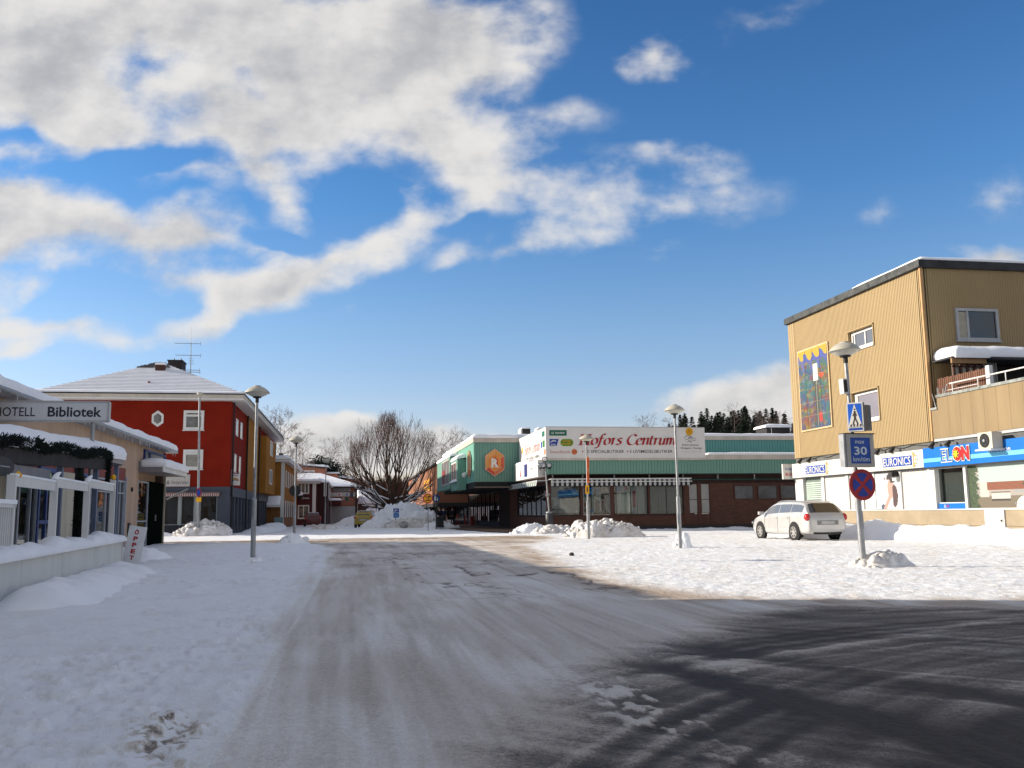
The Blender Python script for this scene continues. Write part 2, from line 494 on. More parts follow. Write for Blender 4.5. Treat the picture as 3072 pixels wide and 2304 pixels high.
def letter(F, txt, a0, a1, b0, b1, c, m, parent, name='lettering', bold=.008, shear=0.0, sgn=1, keep=True):
    """fit the text into a0..a1 / b0..b1 (glyph extents) on frame F at offset c"""
    vs, fs = text_geo(txt, bold)
    x0, y0 = vs.min(0); x1, y1 = vs.max(0)
    sx = abs(a1 - a0) / (x1 - x0); sy = (b1 - b0) / (y1 - y0)
    mb = MB()
    pts = []
    for x, y in vs:
        yy = (y - y0) * sy; xx = (x - x0) * sx + shear * yy
        pts.append(F((a0 + xx) if a1 > a0 else (a0 - xx), b0 + yy, c))
    mb.add(pts, fs)
    return mb.build(name, m, parent)


def nib_text(F, strokes, a0, b0, size, c, m, parent, sgn=1, nib=(.105, .045), shear=.24, name='lettering'):
    """broad-nib strokes: list of (x offset, [polylines]) in units of the x height"""
    mb = MB(); nx, ny = nib
    k = 0
    for ox, lines in strokes:
        for ln in lines:
            w = 1.0
            P = []
            pts = [Vector(p) for p in ln]
            dense = []
            for i in range(len(pts) - 1):
                p0 = pts[max(i - 1, 0)]; p1 = pts[i]; p2 = pts[i + 1]; p3 = pts[min(i + 2, len(pts) - 1)]
                for t in (0, .25, .5, .75):
                    q = .5 * ((2 * p1) + (-p0 + p2) * t + (2 * p0 - 5 * p1 + 4 * p2 - p3) * t * t + (-p0 + 3 * p1 - 3 * p2 + p3) * t ** 3)
                    dense.append(q)
            dense.append(pts[-1])
            vs = []
            for q in dense:
                for s_ in (-1, 1):
                    x = q.x + ox + s_ * nx; y = q.y + s_ * ny
                    x += shear * y
                    vs.append(F(a0 + sgn * x * size, b0 + y * size, c + .0006 * k))
            mb.add(vs, [(2 * i, 2 * i + 1, 2 * i + 3, 2 * i + 2) for i in range(len(dense) - 1)])
            k += 1
    return mb.build(name, m, parent, recalc=False)


_o = [(.42, .98), (.16, .85), (.05, .5), (.14, .1), (.38, .02), (.66, .18), (.76, .52), (.66, .88), (.42, .98)]
_n = lambda w=.62: [[(-.08, .86), (.08, 1.0), (.06, 0)], [(.06, .6), (.3, .93), (.52, 1.0), (w, .85), (w, .12), (w + .14, .06)]]
HOFORS = [(0, [[(.1, 0), (.1, 1.5)], [(1.05, 0), (1.05, 1.5)], [(.1, .78), (1.05, .78)], [(-.14, 0), (.36, 0)], [(-.14, 1.5), (.36, 1.5)], [(.8, 0), (1.3, 0)], [(.8, 1.5), (1.3, 1.5)]]),
          (1.42, [_o]),
          (2.45, [[(.62, 1.5), (.4, 1.62), (.22, 1.35), (.12, .6), (.02, -.15), (-.16, -.48), (-.42, -.42)], [(-.12, .98), (.52, .98)]]),
          (3.08, [_o]), (4.12, [[(-.08, .86), (.08, 1.0), (.06, 0)], [(.06, .6), (.26, .92), (.48, .98)]]),
          (4.75, [[(.58, .9), (.3, 1.0), (.12, .8), (.28, .58), (.5, .4), (.5, .12), (.24, 0), (.0, .12)]]),
          (6.1, [[(1.08, 1.28), (.8, 1.54), (.38, 1.38), (.08, .9), (.08, .45), (.34, .06), (.72, .0), (1.05, .24)]]),
          (7.3, [[(.1, .5), (.6, .62), (.62, .88), (.4, 1.0), (.14, .8), (.04, .4), (.2, .06), (.46, .02), (.68, .18)]]),
          (8.18, _n()), (9.08, [[(.2, 1.35), (.12, .6), (.12, .16), (.26, .02), (.42, .1)], [(-.06, .98), (.42, .98)]]),
          (9.72, [[(-.08, .86), (.08, 1.0), (.06, 0)], [(.06, .6), (.26, .92), (.48, .98)]]),
          (10.38, [[(-.08, .9), (.08, 1.0), (.06, .3), (.16, .04), (.38, .06), (.6, .4)], [(.62, 1.0), (.6, .12), (.74, .06)]]),
          (11.32, [[(-.08, .86), (.08, 1.0), (.06, 0)], [(.06, .6), (.3, .96), (.52, .95), (.54, .02)], [(.54, .6), (.8, .96), (1.0, .9), (1.02, .12), (1.16, .06)]])]


PRINT_K = .62


def print_panel(name, F, a0, a1, b0, b1, c, nx, ny, fn, parent, thick=.02):
    """flat print: a fine grid whose faces carry colours; fn(u, v) -> rgb with u, v in 0..1"""
    mb = MB(); vs = [F(a0 + (a1 - a0) * i / nx, b0 + (b1 - b0) * j / ny, c) for j in range(ny + 1) for i in range(nx + 1)]
    fs = [(j * (nx + 1) + i, j * (nx + 1) + i + 1, (j + 1) * (nx + 1) + i + 1, (j + 1) * (nx + 1) + i) for j in range(ny) for i in range(nx)]
    mb.add(vs, fs)
    o = mb.build(name, PRINT, parent, recalc=False)
    at = o.data.attributes.new('Col', 'FLOAT_COLOR', 'FACE')
    cols = []
    for j in range(ny):
        for i in range(nx): cols += [*[q_ * PRINT_K for q_ in fn((i + .5) / nx, (j + .5) / ny)], 1.0]
    at.data.foreach_set('color', cols)
    return o


# ------------------------------------------------------------------ building helpers
def holes_wall(F, a0, a1, b0, b1, c0, c1, holes, mb=None):
    mb = mb or MB()
    A = sorted({a0, a1, *[h[0] for h in holes], *[h[1] for h in holes]}); B = sorted({b0, b1, *[h[2] for h in holes], *[h[3] for h in holes]})
    for i in range(len(A) - 1):
        j = 0
        while j < len(B) - 1:
            am = (A[i] + A[i + 1]) / 2
            def solid(jj):
                bm_ = (B[jj] + B[jj + 1]) / 2
                return not any(h[0] < am < h[1] and h[2] < bm_ < h[3] for h in holes)
            if solid(j):
                k = j
                while k + 1 < len(B) - 1 and solid(k + 1): k += 1
                mb.fbox(F, A[i], A[i + 1], B[j], B[k + 1], c0, c1); j = k + 1
            else: j += 1
    return mb


def window(F, p, a0, a1, b0, b1, fw=.07, mul=(), tr=(), fm=None, pm=None, c=0.0, d=.05, sill=None, name='window'):
    """window part: frame mesh + a pane sub-part for every light"""
    if a0 > a1: a0, a1 = a1, a0
    fm = fm or WHITE; pm = pm or GLASSD
    mb = MB()
    mb.fbox(F, a0, a0 + fw, b0, b1, c, c + d); mb.fbox(F, a1 - fw, a1, b0, b1, c, c + d)
    mb.fbox(F, a0 + fw, a1 - fw, b0, b0 + fw, c, c + d); mb.fbox(F, a0 + fw, a1 - fw, b1 - fw, b1, c, c + d)
    xs = [a0 + fw] + [a0 + (a1 - a0) * t for t in mul] + [a1 - fw]; hw = fw * .4
    for t in mul:
        x = a0 + (a1 - a0) * t; mb.fbox(F, x - hw, x + hw, b0 + fw, b1 - fw, c, c + d * .9)
    for t in tr:
        y = b0 + (b1 - b0) * t; mb.fbox(F, a0 + fw, a1 - fw, y - hw, y + hw, c, c + d * .8)
    w = mb.build(name, fm, p)
    ys = [b0 + fw] + [b0 + (b1 - b0) * t for t in tr] + [b1 - fw]
    for i in range(len(xs) - 1):
        for j in range(len(ys) - 1):
            g = MB().fbox(F, xs[i], xs[i + 1], ys[j], ys[j + 1], c + d * .12, c + d * .3)
            g.build('pane', pm, w)
    if sill: MB().fbox(F, a0 - .04, a1 + .04, b0 - .06, b0 - .002, c, c + sill).build('sill', fm, w)
    return w


def snow_cap(name, parent, c00, c10, c11, c01, th=.3, nu=30, nv=10, lip=.05, seed=0, rough=.06, m=None, edge=.25, base=0.0, sag=.0, kind=None, loc=None, label=None):
    """snow lying on a four-cornered surface (corners in order), thick in the middle and rounded at the edges"""
    c = [np.array(q, float) for q in (c00, c10, c11, c01)]
    lu = np.linalg.norm(c[1] - c[0]); lv = np.linalg.norm(c[3] - c[0])
    U, V = np.meshgrid(np.linspace(0, 1, nu), np.linspace(0, 1, nv))
    U2 = .5 - .5 * np.cos(np.pi * U); V2 = .5 - .5 * np.cos(np.pi * V)
    U = .5 * U + .5 * U2; V = .5 * V + .5 * V2
    ul = (c[1] - c[0]) / lu; vl = (c[3] - c[0]) / lv
    Pt = (c[0] * ((1 - U) * (1 - V))[..., None] + c[1] * (U * (1 - V))[..., None] + c[2] * (U * V)[..., None] + c[3] * ((1 - U) * V)[..., None])
    ed = np.minimum(np.minimum(U, 1 - U) * lu, np.minimum(V, 1 - V) * lv)
    t = np.sqrt(np.clip(1 - (1 - np.clip(ed / edge, 0, 1)) ** 2, 0, 1))
    nn = fbm(Pt[..., 0] * 1.3 + Pt[..., 2], Pt[..., 1] * 1.3 + seed * 3, 4, seed) - .5
    hgt = base + th * (.35 + .65 * t) * (1 + nn * rough * 6)
    out = (1 - np.clip(ed / edge, 0, 1))[..., None] * lip
    wob = (vnoise(Pt[..., 0] * 3.1 + Pt[..., 1] * 2.7, Pt[..., 2] * 3 + seed, seed) - .4)[..., None]
    pu = (np.where(U < .5, -1, 1) * (np.minimum(U, 1 - U) * lu < edge))[..., None] * ul
    pv = (np.where(V < .5, -1, 1) * (np.minimum(V, 1 - V) * lv < edge))[..., None] * vl
    top = Pt + (pu + pv) * out * (1 + wob) + np.array([0, 0, 1]) * hgt[..., None]
    top[..., 2] -= sag * ((1 - np.clip(ed / edge, 0, 1)) ** 2) * (.5 + wob[..., 0])
    ring = [(0, i) for i in range(nu)] + [(j, nu - 1) for j in range(1, nv)] + [(nv - 1, i) for i in range(nu - 2, -1, -1)] + [(j, 0) for j in range(nv - 2, 0, -1)]
    verts = list(top.reshape(-1, 3)); fs = [(j * nu + i, j * nu + i + 1, (j + 1) * nu + i + 1, (j + 1) * nu + i) for j in range(nv - 1) for i in range(nu - 1)]
    b = len(verts)
    for (j, i) in ring:
        q = top[j, i].copy(); q[2] = Pt[j, i][2] + .001 - sag * .6; q[:2] = Pt[j, i][:2] * .3 + q[:2] * .7
        verts.append(q)
    n = len(ring)
    for k in range(n):
        j, i = ring[k]; j2, i2 = ring[(k + 1) % n]
        fs.append((j2 * nu + i2, j * nu + i, b + k, b + (k + 1) % n))
    return raw(name, np.array(verts), np.array(fs), m or SNOW, parent, True, kind, loc=loc, label=label)


def snow_pile(label, x, y, rx, ry, h, seed, rz=0, rough=.25, m=None, chunks=14, z0=-.03, n=56, cat='snow pile', sharp=.8, group=None, name='snow_pile'):
    t = np.linspace(0, 2 * pi, n, endpoint=False); r = np.linspace(0, 1, n // 2) ** .8
    T, Rr = np.meshgrid(t, r)
    lx = np.cos(T) * Rr; ly = np.sin(T) * Rr
    edge = .82 + .36 * (fbm(np.cos(T) * 1.5 + seed * 3, np.sin(T) * 1.5 + seed, 3, seed) )
    X = lx * rx * edge; Y = ly * ry * edge
    base = np.clip(1 - Rr ** 2, 0, 1) ** sharp
    nn = fbm(X * 1.4 + seed * 7, Y * 1.4, 3, seed) - .5
    rid = 1 - np.abs(2 * fbm(X * 3.2 + seed, Y * 3.2 + 5, 4, seed + 2) - 1) * 2.2
    fine = fbm(X * 9 + seed, Y * 9, 3, seed + 4) - .5
    nn = nn * sst(0, .3, Rr)
    Z = h * base * (1 + nn * 1.1) + (rid - .4) * rough * h * np.clip(base * 1.6, 0, 1) * .42 + fine * .16 * rough * np.clip(base * 4, 0, 1)
    X = X + fine * .12 * base; Y = Y + nn * .2 * rough * base
    c, s_ = cos(rz), sin(rz)
    V = np.stack([X * c - Y * s_, X * s_ + Y * c, Z + z0], -1)
    nr = n // 2
    fs = [(j * n + i, j * n + (i + 1) % n, (j + 1) * n + (i + 1) % n, (j + 1) * n + i) for j in range(nr - 1) for i in range(n)]
    verts = V.reshape(-1, 3)
    rd = random.Random(seed)
    chunks = int(chunks * 1.6)
    # broken lumps of snow on and round the pile
    vs = [verts]; faces = list(fs); off = len(verts)
    for k in range(chunks):
        a = rd.uniform(0, 2 * pi); q = rd.uniform(.35, 1.08) ; cs = rd.uniform(.05, .16) * (.5 + h * .5)
        px = cos(a) * q * rx; py = sin(a) * q * ry; pz = h * max(0, 1 - q * q) ** sharp + cs * .1
        px, py = px * c - py * s_, px * s_ + py * c
        g = []
        for i in range(5):
            for j in range(8):
                th = pi * i / 4; ph = 2 * pi * j / 8
                rr = cs * (1 + rd.uniform(-.25, .25))
                g.append((px + rr * sin(th) * cos(ph) * 1.2, py + rr * sin(th) * sin(ph), pz + z0 + rr * cos(th) * .8))
        vs.append(np.array(g))
        faces += [(off + i * 8 + j, off + i * 8 + (j + 1) % 8, off + (i + 1) * 8 + (j + 1) % 8, off + (i + 1) * 8 + j) for i in range(4) for j in range(8)]
        off += 40
    V = np.concatenate(vs) + np.array([x, y, 0])
    o = raw(name, V, np.array(faces), m or SNOW, None, True, loc=(x, y, 0))
    tag(o, label, cat, group)
    return o


def snow_bank(label, pts, w, h, seed, m=None, step=.12, nw=16, cat='snow bank', rough=1.0):
    """ridge of shovelled snow along a line on the ground"""
    P = [Vector(p) for p in pts]; cen = []
    for i in range(len(P) - 1):
        n = max(2, int((P[i + 1] - P[i]).length / step))
        for k in range(n): cen.append(P[i].lerp(P[i + 1], k / n))
    cen.append(P[-1]); C = np.array([[q.x, q.y] for q in cen]); hs = np.array([q.z for q in cen])
    d = np.gradient(C, axis=0); d /= np.linalg.norm(d, axis=1)[:, None]; nrm = np.stack([-d[:, 1], d[:, 0]], 1)
    t = np.linspace(-1, 1, nw); n = len(C); s_ = np.arange(n) * step
    wv = w * (.8 + .5 * vnoise(s_ * .7, s_ * 0 + seed, seed))
    XY = C[:, None, :] + nrm[:, None, :] * (t[None, :, None] * wv[:, None, None])
    endf = np.clip(np.minimum(s_, s_[-1] - s_) / (w * 1.2), 0, 1) ** .6
    prof = np.clip(1 - t ** 2, 0, 1) ** .9
    nn = fbm(XY[..., 0] * 1.1, XY[..., 1] * 1.1, 4, seed) ; fine = fbm(XY[..., 0] * 6, XY[..., 1] * 6, 3, seed + 3) - .5
    Z = h * hs[:, None] * prof[None, :] * endf[:, None] * (.35 + 1.3 * nn) + fine * .12 * rough * prof[None, :] * endf[:, None] - .02
    V = np.stack([XY[..., 0], XY[..., 1], Z], -1).reshape(-1, 3)
    fs = [(i * nw + j, i * nw + j + 1, (i + 1) * nw + j + 1, (i + 1) * nw + j) for i in range(n - 1) for j in range(nw - 1)]
    o = raw('snow_bank', V, np.array(fs), m or SNOW, None, True, loc=(P[0].x, P[0].y, 0))
    tag(o, label, cat)
    return o

# ================================================================== GROUND
LEFT_EDGE = np.array([(-8, 42.), (-4, 40.6), (-1.6, 38.2), (-.6, 34.5), (-.5, 17.4), (-.55, 9.1), (-.5, 6.35), (-.42, 4.57), (-.3, 0)])
RIGHT_EDGE = np.array([(9.5, 44), (7.5, 36), (5.9, 31.7), (4.75, 21.1), (4.35, 15.7), (4.4, 13.2), (4.85, 11.7), (6.02, 10.95), (8.1, 10.2), (14, 8.4), (30, 3)])


def dist_line(px, py, L):
    best = np.full(px.shape, 1e9); sgn = np.ones(px.shape)
    for (x0, y0), (x1, y1) in zip(L[:-1], L[1:]):
        dx, dy = x1 - x0, y1 - y0; t = np.clip(((px - x0) * dx + (py - y0) * dy) / (dx * dx + dy * dy), 0, 1)
        qx = x0 + t * dx; qy = y0 + t * dy; d = np.hypot(px - qx, py - qy); cr = dx * (py - y0) - dy * (px - x0)
        u = d < best; best = np.where(u, d, best); sgn = np.where(u, np.sign(cr), sgn)
    return best * sgn


def hi0(x, y):
    r = np.hypot(x + 9, y + 6.5); th = np.arctan2(y + 6.5, x + 9)
    return fbm(r * 5, th * r * .2, 3, 149)


def ground_fields(x, y):
    """height, snow cover 0..1, brown grit 0..1 and class (0 road, 1 pavement, 2 square, 3 far)"""
    wob = (fbm(x * .8, y * .8, 3, 31) - .5) * .9
    dl = -dist_line(x, y, LEFT_EDGE)            # >0 to the left (snowy pavement)
    dr = dist_line(x, y, RIGHT_EDGE)            # >0 to the right (snowy square)
    dl = np.where(y > 46, -9., dl)
    dr = np.where((y > 44.5), 9., dr)
    far = (y > 44.5) | ((x < -.9) & (y > 38.6 - .35 * (x + 1)))
    cross = (y > 38.4) & (y < 46.5 + .05 * (x + 8)) & (x < 9)
    left = (dl > 0) & ~far
    right = (dr > 0) & ~far & ~left
    cls = np.where(left, 1, np.where(right, 2, np.where(far, 3, 0)))
    # worn road: packed greyish snow with streaks along the way driven
    st = fbm(x * 5.5 + .25 * wob, y * .28, 5, 3)
    st2 = fbm(x * 2.0 + wob, y * .15, 3, 8)
    fine = fbm(x * 17 + .6 * wob, y * .9, 3, 5)
    road = .80 + (st - .5) * .24 + (st2 - .5) * .24 + (fine - .5) * .20
    near = fbm(x * .7, y * .35, 4, 12)
    road -= .16 * sst(.48, .66, near) * sst(14, 24, y)
    # bare asphalt where the side road swings off to the right
    bx = np.array([(.15, 0), (.42, 4.0), (.62, 4.9), (1.1, 5.75), (1.8, 7.0), (2.5, 7.95), (3.2, 8.6), (4.1, 9.9), (5.2, 10.6), (7.7, 9.75), (12, 8.2), (20, 5)])
    da = dist_line(x + wob * .25, y + wob * .2, bx)
    da = -da                                    # >0 towards the lower right
    # curved wheel tracks (three families of arcs)
    def arc(cx, cy, fr, ft, seed, o=5):
        r = np.hypot(x - cx, y - cy); th = np.arctan2(y - cy, x - cx)
        return fbm(r * fr, th * r * ft, o, seed)
    a1 = arc(7.5, -1.0, 2.2, .10, 41); a2 = arc(-9, -6.5, 1.9, .08, 47); a3 = fbm((x * .55 + y * .83) * 2.4, (x * .83 - y * .55) * .14, 4, 52)
    dark = sst(-.25, .75, da + (hi0(x, y) - .5) * .5)
    tr = .55 * a1 + .3 * a2 + .28 * a3
    hi = .5 * arc(7.5, -1.0, 9, .5, 43, 3) + .5 * arc(-9, -6.5, 8, .4, 49, 3)
    asph = .15 + (tr - .56) * 1.0 + (hi - .5) * .45 + .12 * sst(7.4, 9.6, y + .3 * (x - 4))
    rt = np.random.RandomState(19)
    for k in range(34):
        if k % 2: cx_, cy_, r0 = 7.5 + rt.normal(0, .5), -1.0 + rt.normal(0, .5), rt.uniform(3.2, 10.2)
        else: cx_, cy_, r0 = -9 + rt.normal(0, .6), -6.5 + rt.normal(0, .6), rt.uniform(12.5, 20)
        for dd in (0, rt.uniform(.22, .34)):
            r_ = np.hypot(x - cx_, y - cy_); th_ = np.arctan2(y - cy_, x - cx_)
            ln_ = np.exp(-(np.abs(r_ - r0 - dd) / rt.uniform(.035, .10)) ** 3); al_ = sst(.38, .62, vnoise(th_ * r0 * .16 + k * 3.1, th_ * 0, k))
            asph += ln_ * al_ * rt.choice([-.11, .10, .13, .17])
    # one long dark pair of ruts and the pale ridge that crosses them
    def line(x0, y0, x1, y1, w):
        d = dist_line(x + wob * .08, y, np.array([(x0, y0), ((x0 + x1) / 2 + .0, (y0 + y1) / 2), (x1, y1)])); return np.exp(-(d / w) ** 2)
    asph -= .55 * line(2.05, 7.6, 3.25, 3.2, .16) + .3 * line(2.75, 7.9, 4.6, 3.6, .2)
    asph += .18 * line(2.1, 6.3, 7.6, 9.2, .14) + .2 * line(1.0, 4.9, 3.9, 8.5, .22) * (vnoise(x * 6, y * 6, 3) * .8)
    asph += .5 * sst(9.0, 10.4, y + .3 * (x - 5)) * (fbm(x * 1.2, y * 4.5, 4, 61) - .35) * 2
    # torn leftovers of snow
    lump = fbm(x * 13 + 3, y * 7.5, 4, 71)
    zone = np.exp(-(((x - 1.66 + (y - 5.5) * .05) / .25) ** 2 + ((y - 5.5) / .95) ** 2)) + .3 * np.exp(-(((x - 1.85) / .2) ** 2 + ((y - 4.15) / .2) ** 2)) + .35 * np.exp(-(((x - 2.75) / .2) ** 2 + ((y - 6.3) / .6) ** 2))
    asph += sst(.455, .54, lump * .70 + zone * .16) * np.clip(zone * 1.5, 0, 1) * .52
    pat = 0.0
    # ruts along the lane, old cracks showing through
    for k in range(11):
        x0_ = rt.uniform(-.1, 4.2); bend = rt.uniform(-.02, .05)
        d_ = x - x0_ - bend * (y - 9) - .10 * np.sin(y * .23 + k); ln_ = np.exp(-(np.abs(d_) / rt.uniform(.03, .11)) ** 3)
        road = road + ln_ * sst(.35, .6, vnoise(y * .18 + k * 5.3, y * 0, k)) * rt.choice([-.10, -.07, .06, .08])
    ck = 1 - np.abs(2 * fbm(x * .9 + .4 * wob, y * .55, 4, 161) - 1)
    road = road - .42 * sst(.955, .99, ck) * sst(11, 15, y) * sst(32, 24, y) * sst(.3, 1.2, x)
    cov = road * (1 - dark) + (np.clip(asph, .0, .8) + pat) * dark
    cov = np.clip(cov, 0, .86)
    # brown grit along the right kerb line and on the crossing road
    gn = fbm(x * 2.6, y * 1.0, 4, 83); grit = np.exp(-((dr + .35) / .55) ** 2) * sst(.30, .62, gn) * .9
    grit = np.maximum(grit, .75 * np.exp(-((dr + 1.6) / 1.5) ** 2) * sst(18, 30, y) * sst(.3, .7, fbm(x * .6, y * 2.2, 4, 85)))
    cgn = fbm(x * .25, y * 2.3, 4, 91)
    grit = np.where(cross, np.maximum(grit, sst(.30, .55, cgn) * 1.0 * sst(0, 1.2, np.minimum(y - 38.4, 46.5 + .05 * (x + 8) - y))), grit)
    cov = np.where(cross & (cls == 3), .90 - grit * .42, cov)
    # snowy sides
    eL = sst(-.30, .55, dl + wob * .5 + (st - .5) * .5)
    eR = sst(-.55, .5, dr + wob * .4 + (fbm(x * 1.4, y * 3, 3, 97) - .5) * .9)
    scL = .985 - .05 * sst(.55, .75, fbm(x * 3, y * 3, 3, 99)); scR = .97 - .10 * sst(.5, .75, fbm(x * 9, y * 9, 3, 101)) - .05 * sst(.52, .72, fbm((x * .75 + y * .66) * 3.4, (x * .66 - y * .75) * .35, 3, 131)) - .04 * sst(.54, .7, fbm((x * .9 - y * .43) * 3.0, (x * .43 + y * .9) * .3, 3, 133))
    sp = fbm(x * 24, y * 20, 3, 103)
    holes = np.exp(-(((x + .90 + (y - 5.1) * .12) / .15) ** 2 + ((y - 5.15) / .50) ** 2)); scL = scL - .62 * sst(.57, .70, sp + .10 * holes) * np.clip(holes * 1.5, 0, 1)
    cov = cov * (1 - eL) + scL * eL
    cov = np.where(far & ~cross, .97, cov * (1 - eR * ~far) + scR * eR * ~far)
    cov = np.where((cls == 0) & cross, np.minimum(cov, .8), cov)
    grit = np.maximum(grit, np.where(cls == 0, .34 * sst(.25, .6, fbm(x * 1.1, y * .5, 3, 171)), 0))
    grit *= (1 - .8 * np.maximum(eL, 0))
    hum = sst(.40, .8, fbm(x * 1.9 + 7, y * 1.9, 3, 111))
    foot = np.abs(fbm(x * 4.0, y * 4.0, 3, 113) - .5)
    amp = .35 + 1.2 * hum
    h = eL * (.05 + amp * .042 * (fbm(x * 2.2, y * 2.2, 4, 117) - .5) * 2 - .035 * sst(.12, .0, foot) * sst(.45, .6, fbm(x * .8, y * .8, 2, 118)))
    h += eL * sst(14, 7, y) * amp * .026 * (fbm(x * 9, y * 7, 3, 119) - .5) * 2 - eL * .022 * sst(.62, .8, vnoise(x * 1.5, y * 7.5, 5)) * sst(.5, .62, vnoise(x * .6, y * .5, 9))
    h += eR * ~far * (.03 + .018 * (fbm(x * 2.2 + y * .5, y * 3.4, 4, 121) - .5) * 2 + .019 * (fbm(x * 8 + y * 2, y * 9, 3, 122) - .5) * 2)
    h += np.where(far, .03 * (fbm(x * 1.2, y * 1.2, 4, 123) - .5) * 2, 0)
    h += (1 - np.maximum(eL, eR)) * (.012 * (st - .5) * 2 + .02 * sst(.2, .6, cov) * (1 - .5 * dark))
    h = h * sst(1500, 60, np.hypot(x, y))
    return h, np.clip(cov, 0, 1), np.clip(grit, 0, 1), cls


def ground_mat():
    m = bpy.data.materials.new('snowy_ground'); m.use_nodes = True
    N = m.node_tree.nodes; L = m.node_tree.links; b = N['Principled BSDF']

    def attr(n):
        a = N.new('ShaderNodeAttribute'); a.attribute_name = n; return a.outputs['Fac']

    def mth(op, a, b_=None, c=None, clamp=False):
        n = N.new('ShaderNodeMath'); n.operation = op; n.use_clamp = clamp
        for i, v in enumerate((a, b_, c)):
            if v is None: continue
            if isinstance(v, (int, float)): n.inputs[i].default_value = v
            else: L.new(v, n.inputs[i])
        return n.outputs[0]
    tc = N.new('ShaderNodeTexCoord').outputs['Object']

    def noise(s, det=4, rough=.6):
        n = N.new('ShaderNodeTexNoise'); n.inputs['Scale'].default_value = s; n.inputs['Detail'].default_value = det; n.inputs['Roughness'].default_value = rough
        L.new(tc, n.inputs['Vector']); return n.outputs['Fac']
    cov = attr('cover'); gr = attr('grit')
    n1 = noise(28, 5, .75); n2 = noise(130, 3, .7); n3 = noise(5, 5, .6)
    # grain breaks the cover up most where it is half worn
    half = mth('MULTIPLY', mth('MULTIPLY', cov, mth('SUBTRACT', 1.0, cov)), 4.0)
    c2 = mth('ADD', cov, mth('MULTIPLY', half, mth('ADD', mth('MULTIPLY', mth('SUBTRACT', n1, .5), .85), mth('MULTIPLY', mth('SUBTRACT', n2, .5), .8))), clamp=True)
    ramp = N.new('ShaderNodeValToRGB'); L.new(c2, ramp.inputs[0])
    e = ramp.color_ramp.elements
    e[0].position = .0; e[0].color = (.042, .032, .027, 1)
    e[1].position = 1.0; e[1].color = (.86, .87, .89, 1)
    for p, c in ((.12, (.058, .046, .039)), (.35, (.175, .150, .130)), (.6, (.50, .445, .39)), (.82, (.71, .665, .605)), (.93, (.80, .80, .795))):
        q = e.new(p); q.color = (*c, 1)
    mx = N.new('ShaderNodeMix'); mx.data_type = 'RGBA'; mx.blend_type = 'MULTIPLY'
    g2 = mth('MULTIPLY', gr, mth('ADD', .45, mth('MULTIPLY', n1, 1.0)), clamp=True)
    L.new(g2, mx.inputs['Factor']); L.new(ramp.outputs[0], mx.inputs['A']); mx.inputs['B'].default_value = (.56, .45, .35, 1)
    # small dark specks of grit and grime
    spk = N.new('ShaderNodeMapRange'); spk.inputs['From Min'].default_value = .70; spk.inputs['From Max'].default_value = .78
    L.new(noise(60, 2, .9), spk.inputs['Value'])
    mx2 = N.new('ShaderNodeMix'); mx2.data_type = 'RGBA'; mx2.blend_type = 'MULTIPLY'
    L.new(mth('MULTIPLY', spk.outputs[0], .5), mx2.inputs['Factor']); L.new(mx.outputs['Result'], mx2.inputs['A']); mx2.inputs['B'].default_value = (.5, .46, .42, 1)
    L.new(mx2.outputs['Result'], b.inputs['Base Color'])
    L.new(mth('ADD', .55, mth('MULTIPLY', n1, .25)), b.inputs['Roughness']); b.inputs['Specular IOR Level'].default_value = .25
    bp = N.new('ShaderNodeBump'); bp.inputs['Strength'].default_value = .8; bp.inputs['Distance'].default_value = .032
    L.new(mth('ADD', mth('MULTIPLY', noise(16, 5, .65), 1.0), mth('MULTIPLY', noise(70, 3, .7), .35)), bp.inputs['Height']); L.new(bp.outputs[0], b.inputs['Normal'])
    return m


def make_ground():
    th = np.concatenate([np.radians(np.linspace(-26, 46, 680)), np.radians(np.linspace(46, 334, 60))[1:-1]])   # azimuth from +Y
    r = np.concatenate([[.3, .8, 1.6], 2.3 * (62 / 2.3) ** (np.linspace(0, 1, 560)), 62 * (3000 / 62) ** np.linspace(0, 1, 60)[1:]])
    T, Rr = np.meshgrid(th, r); nx = len(th); ny = len(r)
    x = Rr * np.sin(T); y = Rr * np.cos(T)
    h, cov, grit, cls = ground_fields(x, y)
    V = np.stack([x, y, h], -1).reshape(-1, 3)
    i = np.arange(nx); j = np.arange(ny - 1)
    I, J = np.meshgrid(i, j); I2 = (I + 1) % nx
    F = np.stack([J * nx + I, (J + 1) * nx + I, (J + 1) * nx + I2, J * nx + I2], -1).reshape(-1, 4)
    fc = cls[:-1, :].reshape(-1); m = ground_mat()
    F = F[:, ::-1]
    for k, nm in ((0, 'road'), (1, 'pavement'), (2, 'square'), (3, 'ground')):
        sel = F[fc == k]; ids = np.unique(sel); mp = np.zeros(len(V), int); mp[ids] = np.arange(len(ids))
        raw(nm, V[ids], mp[sel], m, None, True, 'structure', {'cover': cov.reshape(-1)[ids], 'grit': grit.reshape(-1)[ids]})
    # bottom fan under the camera is below the frame: close it
    fan = MB(); n = 24
    fan.add([(0, 0, 0)] + [(.31 * sin(2 * pi * k / n), .31 * cos(2 * pi * k / n), 0.0) for k in range(n)], [(0, 1 + (k + 1) % n, 1 + k) for k in range(n)])
    fan.build('road_patch', m, kind='structure')


make_ground()

